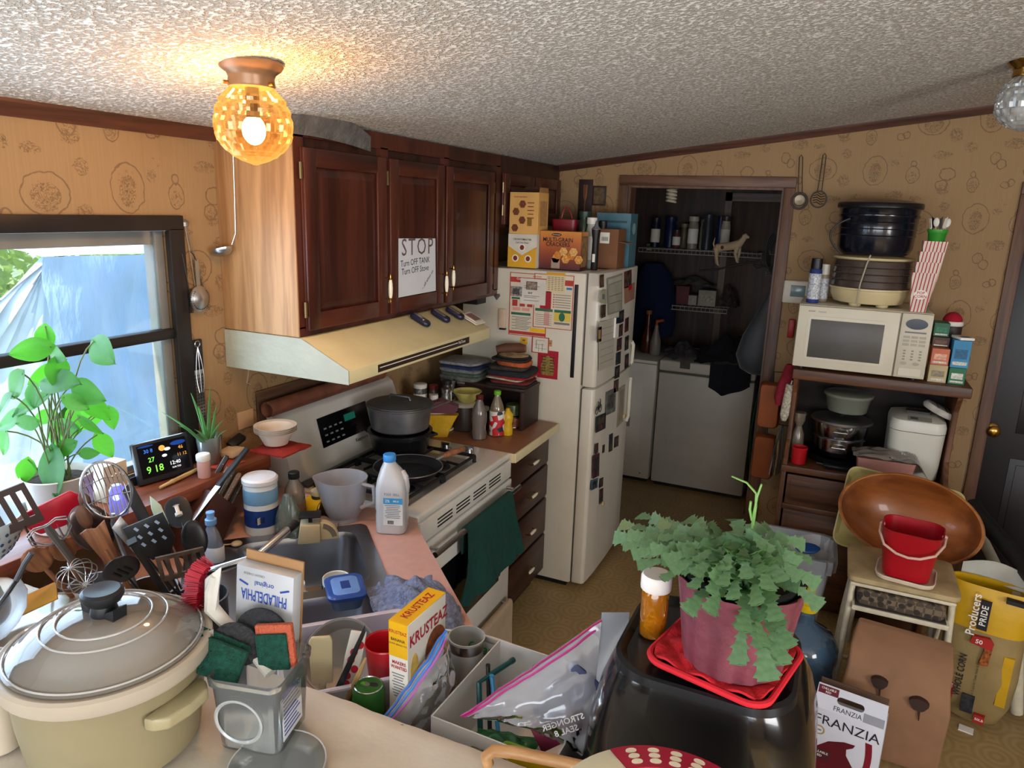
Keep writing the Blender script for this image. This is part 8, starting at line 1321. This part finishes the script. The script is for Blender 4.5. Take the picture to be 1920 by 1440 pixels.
for k, (u, v, r_, col) in enumerate(((.35, .55, .3, '#8f9094'), (.55, .62, 1.1, '#a3a3a6'), (.75, .5, .7, '#b4b0a8'), (.2, .7, .2, '#7f8084'), (.45, .8, 2.0, '#96969a'), (.68, .78, 1.6, '#8a8a8e'))):
    p = Vector(f_(u, v))+o_-n_*.022; q = MB().cbox((0, 0, 0), (.05, .038, .006)).build('tea_packet', mat(col, .5, var=.2, bump=.4, bscale=30), None, bevel=.002, mx=Matrix.Translation(p) @ n_.to_track_quat('Z', 'Y').to_matrix().to_4x4() @ Euler((.3*math.sin(k), .3*math.cos(k), r_)).to_matrix().to_4x4()); tag(q, 'silver grey tea packet inside the blue and pink sealed zip bag', 'packet', 'tea packets in the zip bag')
# white handled bin
wbin = thing('handled_bin', 'white plastic storage bin with oval hand holes', 'bin', (-.447, 1.105, Zc), rad(-2)); M_BIN = mat('#cfccc8', .4, var=.03); bw, bd_, bh = .24, .27, .14
def wall_hole(x0, y0, x1, y1, nm, hole=True):
    L_ = math.hypot(x1-x0, y1-y0); bm = flat_with_hole([(0, 0), (L_, 0), (L_, bh), (0, bh)], [(L_/2+a, .098+c) for a, c in rrect(.085, .03, .0145, 5)], -.0015, .0015) if hole else None
    Mx_ = Matrix.Translation((x0, y0, 0)) @ Matrix.Rotation(math.atan2(y1-y0, x1-x0), 4, 'Z') @ Matrix.Rotation(rad(90), 4, 'X')
    if hole: bm.transform(Mx_); me = bpy.data.meshes.new(nm); bm.to_mesh(me); bm.free(); o = bpy.data.objects.new(nm, me); COL.objects.link(o); o.parent = wbin; me.materials.append(M_BIN)
    else: MB(Mx_).box(0, 0, -.0015, L_, bh, .0015).build(nm, M_BIN, wbin)
hx_, hy_ = bw/2, bd_/2; wall_hole(-hx_, -hy_, hx_, -hy_, 'front_wall'); wall_hole(hx_, hy_, -hx_, hy_, 'rear_wall'); wall_hole(-hx_, hy_, -hx_, -hy_, 'side_wall', False); wall_hole(hx_, -hy_, hx_, hy_, 'side_wall', False); MB().box(-hx_, -hy_, 0, hx_, hy_, .003).build('floor_panel', M_BIN, wbin)
stl = thing('reusable_straw', 'teal bent silicone straw standing in the white bin', 'straw', (-.50, 1.04, Zc+.004)); q0 = Vector(stl.location); MB().tube([Vector((0, 0, 0)), at_y(898, 1280, 1.10)-q0, at_y(925, 1262, 1.14)-q0, at_y(962, 1238, 1.20)-q0], .0055, 8).build('straw_tube', mat('#0f4a4c', .35), stl); MB().tube([at_y(957, 1241, 1.192)-q0, at_y(963, 1237, 1.202)-q0], .0062, 8).build('tip', mat('#0c3c40', .35), stl)
for lab, p0_, p1_, col in (('black straight straw behind the teal one', (-.49, 1.06), (915, 1248, 1.15), '#14181a'), ('light blue straw in the white bin', (-.46, 1.05), (922, 1268, 1.12), '#3a8fc8')):
    a = Vector((p0_[0], p0_[1], Zc+.004)); t = thing('plain_straw', lab, 'straw', a, 0, 'straws in the white bin'); MB().tube([Vector((0, 0, 0)), at_y(*p1_)-a], .0045, 8).build('straw_tube', mat(col, .4), t); MB().tube([at_y(*p1_)-a, at_y(*p1_)-a+Vector((0, 0, .002))], .005, 8).build('tip', mat(col, .4), t)
tm = thing('steel_tumbler', 'brushed steel tumbler between the towel and the white bin', 'tumbler', (-.622, 1.205, Zc)); MB().lathe([(.030, 0), (.033, .003), (.037, .13), (.039, .152), (.040, .155), (.037, .155), (.031, .01), (0, .008)], 32).build('tumbler_body', mat('#c4c2bc', .4, .5), tm); MB().lathe([(.0375, .128), (.0385, .13), (.0395, .15)], 32, cap0=False, cap1=False).build('band', CHROME, tm)
gb = thing('grape_bag', 'white plastic grape bag with green printing lying behind the bin', 'bag', (-.575, 1.262, Zc), rad(8)); 
def gsh(u, v): return (-.16+.34*u, .02-.035*v+.008*math.sin(u*5), .125*v+.02*math.sin(u*3.1)-.03*u*v)
MB().sheet(gsh, 26, 8, .006).build('bag_film', mat('#cfcac0', .45, var=.06, bump=.3, bscale=20), gb); txt(gb, 'ss Grapes', .030, (-.035, -.0175, .108), GREENINK, rot=(rad(74), rad(6), 0), bold=.015); panel(gb, 'green_corner', (.155, -.002, .06), .04, .05, GREENINK, '-y', .003); MB().tube([Vector(gsh(i/10, 1.0))+Vector((0, .0, .001)) for i in range(11)], .0025, 6).build('top_seal', mat('#b0b0ac', .4), gb)
MB(Matrix.Translation((-.035, -.0135, .106)) @ Matrix.Rotation(rad(74), 4, 'X') @ Matrix.Rotation(rad(-6), 4, 'Z')).prism(rrect(.115, .034, .015, 5), -.001, .001).build('grey_window', mat('#a8a8a4', .5), gb)
# large zip bag over the bin
A2, B2, C2, D2 = at_z(863, 1342, 1.065), at_z(1128, 1160, 1.25), at_z(1106, 1424, 1.03), at_z(985, 1360, 1.055)
t, f2, n2, o2 = pouch('large_zip_bag', 'large clear zip bag with magenta seal lying over the white bin', A2, B2, C2, D2, .025, film('#d3d4da', .5, .1), ('#9a1560', '#b02a78'), seed=5)
s1 = [at_z(1128, 1148, 1.26), at_z(1180, 1148, 1.25), at_z(1165, 1260, 1.18), at_z(1106, 1426, 1.025)]; MB().sheet(lambda u, v: s1[0].lerp(s1[1], u).lerp(s1[3].lerp(s1[2], u), v)-o2+Vector((0, .004*math.sin(v*9), 0)), 8, 18, .0006).build('side_fold', film('#d5dbe4', .3, .2), t)
ux = (Vector(f2(.75, .5))-Vector(f2(.55, .5))).normalized(); uy = n2.cross(ux); pt_ = Vector(f2(.66, .66))+n2*.004
for k, s_ in enumerate(('STRONGER', 'SEAL 8')): txt(t, s_, .015, (0, 0, 0), mat('#d9d9dc', .5, var=0), bold=.02, mx=Matrix.Translation(pt_-uy*.016*k) @ Matrix(((-ux.x, uy.x, n2.x, 0), (-ux.y, uy.y, n2.y, 0), (-ux.z, uy.z, n2.z, 0), (0, 0, 0, 1))))
for lab, u, v, sz, col, r_ in (('dark red pouch inside the large zip bag', .62, .80, (.10, .05, .014), '#6a1a34', .5), ('slate blue pouch inside the large zip bag', .72, .50, (.12, .06, .014), '#3b4266', .9), ('white card inside the large zip bag', .84, .80, (.035, .05, .003), '#b9b5b0', .2)):
    p = Vector(f2(u, v))+o2-n2*.02; q = MB().cbox((0, 0, 0), sz).build('bagged_pouch', mat(col, .5, var=.2), None, bevel=.004, mx=Matrix.Translation(p) @ n2.to_track_quat('Z', 'Y').to_matrix().to_4x4() @ Matrix.Rotation(r_, 4, 'Z')); tag(q, lab, 'pouch')
cloth_heap('green_packet', 'crinkled green packet under the large zip bag', 'packet', mat('#14532a', .35, var=.5, scale=50), (-.445, 1.02, Zc+.088), .06, .03, .03, 17, .2, .001, 16); cloth_heap('clear_wrap', 'crumpled clear wrap seen through the bin hand hole', 'wrap', film('#cfd4d0', .4, .15), (-.46, 1.06, Zc+.004), .07, .05, .085, 19, .2, .001, 16)
for col, dy, dz, lab in (('#6f9418', .010, .004, 'lime green cutting board edge under the zip bag'), ('#c0a010', -.002, 0, 'yellow cutting board under the zip bag')):
    a, c = at_z(955 if dy > 0 else 975, 1385 if dy > 0 else 1392, 1.05), at_z(1105, 1432, 1.05); q = (a+c)/2; o = MB().loops([[(x, y+dy, z) for x, z in rrect((c-a).length+.02, .13, .012, 4)] for y in (0, .006)]).build('cutting_board', mat(col, .45), None, loc=(q.x, .952, Zc+.075+dz), rot=(rad(-12), 0, math.atan2(c.y-a.y, c.x-a.x)*.2)); tag(o, lab, 'cutting board', 'cutting boards')
wh = thing('wooden_hoop', 'bent tan wooden handle lying along the bar edge', 'handle', at_z(1000, 1420, 1.10)); q0 = Vector(wh.location); MB().tube([at_z(915, 1432, 1.085)-q0, at_z(912, 1418, 1.10)-q0, at_z(925, 1408, 1.105)-q0, at_z(960, 1410, 1.105)-q0, at_z(1030, 1424, 1.10)-q0, at_z(1110, 1442, 1.10)-q0], .010, 10).build('hoop', wood('#a87848', '#c99a68', 'X', 14), wh); MB().sph(at_z(1110, 1442, 1.10)-q0, .011).build('end_knob', wood('#a87848', '#c99a68', 'X', 14), wh)
# black countertop cooker with tray top
bkx = thing('black_cooker', 'glossy black countertop cooker under the potted cactus', 'cooker', (-.112, 1.115, Zc)); M_GB = mat('#0c0d10', .16, var=0, coat=.4)
MB().loops([[(a+ox, c+oy, z) for a, c in rrect(w_, d_, r_, 8)] for w_, d_, r_, z, ox, oy in ((.33, .33, .07, 0, 0, 0), (.36, .36, .08, .02, 0, 0), (.365, .365, .085, .14, 0, 0), (.345, .345, .09, .24, 0, -.015), (.315, .31, .09, .31, 0, -.035), (.285, .275, .085, .352, 0, -.05), (.27, .26, .08, .362, 0, -.055))]).build('housing', M_GB, bkx); MB().loops([[(a, c-.055, z) for a, c in rrect(w_, d_, .07, 8)] for w_, d_, z in ((.272, .262, .362), (.268, .258, .374), (.256, .246, .376), (.240, .230, .366))]).build('tray_rim', mat('#141518', .25, var=0), bkx)
for a in (-1, 1): MB().cyl((a*.12, .12, -.0004), (a*.12, .12, .001), .015).build('foot', BLACK, bkx)
ZP = Zc+.3665; ZQ = Zc+.378
ph = thing('quilted_potholder', 'bright red quilted potholder under the cactus pot', 'potholder', (-.085, 1.035, ZQ), rad(-14)); M_PH = mat('#b00f1c', .85, bump=.3, bscale=150)
def quilt(u, v): x, y = (u-.5)*.172, (v-.5)*.172; k_ = 1-.10*abs((u-.5)*2)**4*abs((v-.5)*2)**4; x, y = x*k_*1.03, y*k_*1.03; return (x, y, .009+.007*abs(math.sin((x+y)*55))*abs(math.sin((x-y)*55))+.004*math.sin(u*PI)*math.sin(v*PI))
MB().sheet(quilt, 40, 40, .004).build('quilted_pad', M_PH, ph); MB().tube([(a, c, .005) for a, c in rrect(.185, .185, .03, 6)], .005, 8, close=True).build('binding', mat('#c01424', .85), ph)
pbt = thing('amber_pill_bottle', 'amber prescription bottle with white cap on the cooker tray', 'bottle', (-.205, 1.062, ZP+.001)); MB().lathe([(.0205, 0), (.022, .002), (.022, .078), (.019, .084), (.019, .09)], 28).build('bottle_body', film('#e08a10', .5, .06), pbt); MB().lathe([(.0235, .082), (.0245, .084), (.0245, .104), (.022, .108), (0, .108)], 40, mod=lambda i, j: 1+.02*(j % 2)).build('cap', mat('#e4dcd4', .45), pbt)
for k in range(5): MB().tube([(.013*math.cos(a)*(1-.1*k), .011*math.sin(a+k), .010+.006*k+.003*math.sin(2*a)) for a in [2*PI*j/14 for j in range(14)]], .0016, 5, close=True).build('rubber_band', mat('#d9a010', .5), pbt)
cs = thing('christmas_cactus', 'spreading green cactus in a mauve foil wrapped pot', 'potted plant', (-.075, 1.020, ZQ+.012)); M_FOIL = mat('#6d3640', .5, .1, var=.2, scale=30, bump=.5, bscale=25)
MB().lathe([(.068, 0), (.072, .003), (.083, .09), (.090, .135), (.091, .138), (.086, .135), (.078, .10), (0, .10)], 60, mod=lambda i, j: 1+(.018*math.sin(j*1.3)+.012*math.sin(j*2.9)) if i in (1, 2, 3, 4) else 1).build('foil_wrap', M_FOIL, cs); MB().lathe([(.072, .10), (.084, .142), (.087, .146), (.080, .146), (.070, .12), (0, .122)], 40).build('inner_pot', BLACK, cs); MB().lathe([(0, .118), (.074, .119), (.05, .126), (0, .128)], 24).build('soil', M_SOIL, cs)
M_CAC = leaf_mat(('#4a6e48', '#86a67c', '#86b860'), 'cactus')
def cladode():
    o = MB(); prof = [(.0, .12), (.12, .24), (.24, .46), (.27, .30), (.42, .40), (.54, .66), (.57, .44), (.70, .50), (.88, .74), (.91, .52), (1.0, .56), (.97, .2)]; vs = []; fs = []
    for i, (z, w) in enumerate(prof): vs += [(-w*.5, .05*w, z), (0, -.035, z), (w*.5, .05*w, z), (0, .035, z)]
    for i in range(len(prof)-1):
        a = i*4
        for j in range(4): k = (j+1) % 4; fs.append((a+j, a+k, a+4+k, a+4+j))
    o.add(vs, fs); me = o.mesh('leaf', ang=60); me.materials.append(M_CAC); return me
CLAD = cladode(); rc2 = random.Random(8); cs0 = Vector(cs.location)
tg = [(1262, 1068, .94), (1305, 1075, .91), (1355, 1095, .89), (1420, 1060, .93), (1465, 1085, .92), (1380, 1020, 1.0), (1225, 1020, 1.04), (1172, 1025, 1.0), (1495, 1080, .98), (1430, 1200, .87), (1165, 985, 1.12), (1180, 1005, 1.05), (1200, 968, 1.15), (1155, 1008, 1.08), (1215, 1035, 1.0), (1200, 1060, .98), (1235, 985, 1.1), (1260, 1000, 1.12), (1190, 1040, .96), (1250, 1050, .95), (1245, 1085, .93), (1290, 975, 1.14), (1325, 985, 1.12), (1310, 1010, 1.05), (1350, 1000, 1.1), (1375, 975, 1.12), (1405, 985, 1.1), (1440, 990, 1.1), (1425, 1015, 1.0), (1470, 1010, 1.08), (1500, 1020, 1.05), (1480, 1045, 1.0), (1515, 1050, 1.04), (1530, 1095, 1.0), (1535, 1135, .98), (1300, 1100, .90), (1290, 1145, .90), (1335, 1110, .89), (1340, 1085, .90), (1330, 1145, .89), (1375, 1120, .88), (1360, 1060, .92), (1395, 1180, .87), (1385, 1240, .87), (1400, 1080, .90), (1440, 1100, .88), (1455, 1160, .87), (1480, 1210, .88), (1440, 1270, .86), (1465, 1240, .88), (1310, 1050, .94), (1275, 1030, .98), (1450, 1060, .95), (1420, 1130, .88), (1345, 1040, .97), (1395, 1045, .96), (1240, 1010, 1.02), (1275, 995, 1.06), (1215, 1000, 1.06), (1330, 1030, 1.0)]
for i, (px_, py_, y_) in enumerate(tg):
    T = at_y(px_, py_, y_)-cs0; O_ = Vector((T.x*.16+rc2.uniform(-.012, .012), T.y*.16, .122)); dd = (T-O_); H_ = Vector((O_.x+dd.x*.45, O_.y+dd.y*.45, max(O_.z, T.z)+.035+.12*max(0, -dd.z)*.35)); n = max(2, int(round(dd.length/.030))); cv_ = bez(O_, H_, T, n)
    for k in range(n):
        a, c = cv_[k], cv_[k+1]; z = (c-a); Lz = z.length; z.normalize(); up_ = Vector((rc2.uniform(-.5, .5), -.55+rc2.uniform(-.4, .4), .7+rc2.uniform(-.3, .3))); y = (up_-z*up_.dot(z)).normalized(); x = y.cross(z); s_ = max(.034, Lz*1.12); w_ = s_*rc2.uniform(.85, 1.15)
        o = bpy.data.objects.new('leaf', CLAD); COL.objects.link(o); o.parent = cs; o.matrix_local = Matrix(((x.x*w_, y.x*s_, z.x*s_, a.x), (x.y*w_, y.y*s_, z.y*s_, a.y), (x.z*w_, y.z*s_, z.z*s_, a.z), (0, 0, 0, 1)))
for pts in (((1412, 985), (1417, 950), (1418, 925), (1400, 905), (1372, 893)), ((1410, 990), (1414, 960), (1420, 930), (1428, 908)), ((1410, 975), (1406, 955), (1408, 940))):
    MB().tube([at_y(*q, 1.03)-cs0 for q in pts], [.0035, .0035, .003, .0025, .002][:len(pts)], 6, flat=.6).build('new_shoot', leaf_mat(('#6a9a58', '#a8c87a', '#a8e070'), 'shoot%d' % len(pts)), cs)
# cream and red round gadget at the near edge of the bar
ss = thing('salad_spinner', 'cream round-topped gadget with red dotted panel at the near bar edge', 'salad spinner', (-.10, .70, ZT)); M_SS = mat('#cdc4a4', .4, var=.03)
MB().lathe([(.12, 0), (.135, .005), (.148, .12), (.152, .14), (.150, .165), (.140, .178), (.11, .186), (.06, .189), (0, .190)], 64).build('body', M_SS, ss)
def segp(r0, r1, a0, a1, z0, z1, n=24): return [[(r*math.cos(a), r*math.sin(a), z) for r, z in ((r0, z0), (r1, z1))] for a in [a0+(a1-a0)*k/n for k in range(n+1)]]
b = MB(); g = segp(.088, .136, .55, 2.35, .1902, .1816); vs = [Vector(p) for q in g for p in q]; b.add(vs+[p+Vector((0, 0, .0012)) for p in vs], [(2*i, 2*i+1, 2*i+3, 2*i+2) for i in range(24)]+[(2*i+50, 2*i+52, 2*i+53, 2*i+51) for i in range(24)]+[(2*i+1, 2*i+51, 2*i+53, 2*i+3) for i in range(24)]+[(2*i, 2*i+2, 2*i+52, 2*i+50) for i in range(24)]); b.build('red_panel', mat('#a31a36', .4), ss)
for k in range(7):
    a = .72+.24*k
    for r_ in (.100, .112, .124): z = .1902-(r_-.088)*.179+.0014; MB(Matrix.Translation((r_*math.cos(a), r_*math.sin(a), z)) @ Matrix.Rotation(a, 4, 'Z')).prism(ellipse(.0042, .0075, 12), 0, .0012).build('cream_dot', mat('#d9cdb4', .4), ss)
# ================================================================== last small things
ms_ = thing('measuring_spoon', 'pale wooden measuring spoon lying on the counter by the dish soap', 'spoon', at_z(444, 1024, ZC+.001), rad(35)); MB().sph((0, 0, .008), .017, (1, 1, .5), 16, 8).build('bowl', wood('#a8906c', '#c9b08a', 'X', 14), ms_); MB().tube([(-.015, 0, .008), (-.05, 0, .006), (-.065, 0, .006)], [.004, .0045, .006], 8, flat=.5).build('handle', wood('#a8906c', '#c9b08a', 'X', 14), ms_)
o = MB().loops([[(w_*math.cos(2*PI*k/18)*(1+.25*noise.noise(Vector((k*.9, z*30, 4)))), w_*.7*math.sin(2*PI*k/18), z) for k in range(18)] for z, w_ in ((.001, .045), (.03, .052), (.07, .045), (.11, .03), (.135, .018))]).build('produce_bag', film('#9fb0a0', .55, .1), None, loc=(-1.50, 1.655, ZC)); tag(o, 'crumpled clear green-tinged bag between the wipes tub and the scale', 'bag')
o = MB().box(0, 0, 0, .10, .10, .045).build('dark_radio', BLACK, None, bevel=.004, loc=(UX-.16, 3.185, UZ0-.0515)); tag(o, 'small black box mounted under the wall cabinet beside the fridge', 'box')
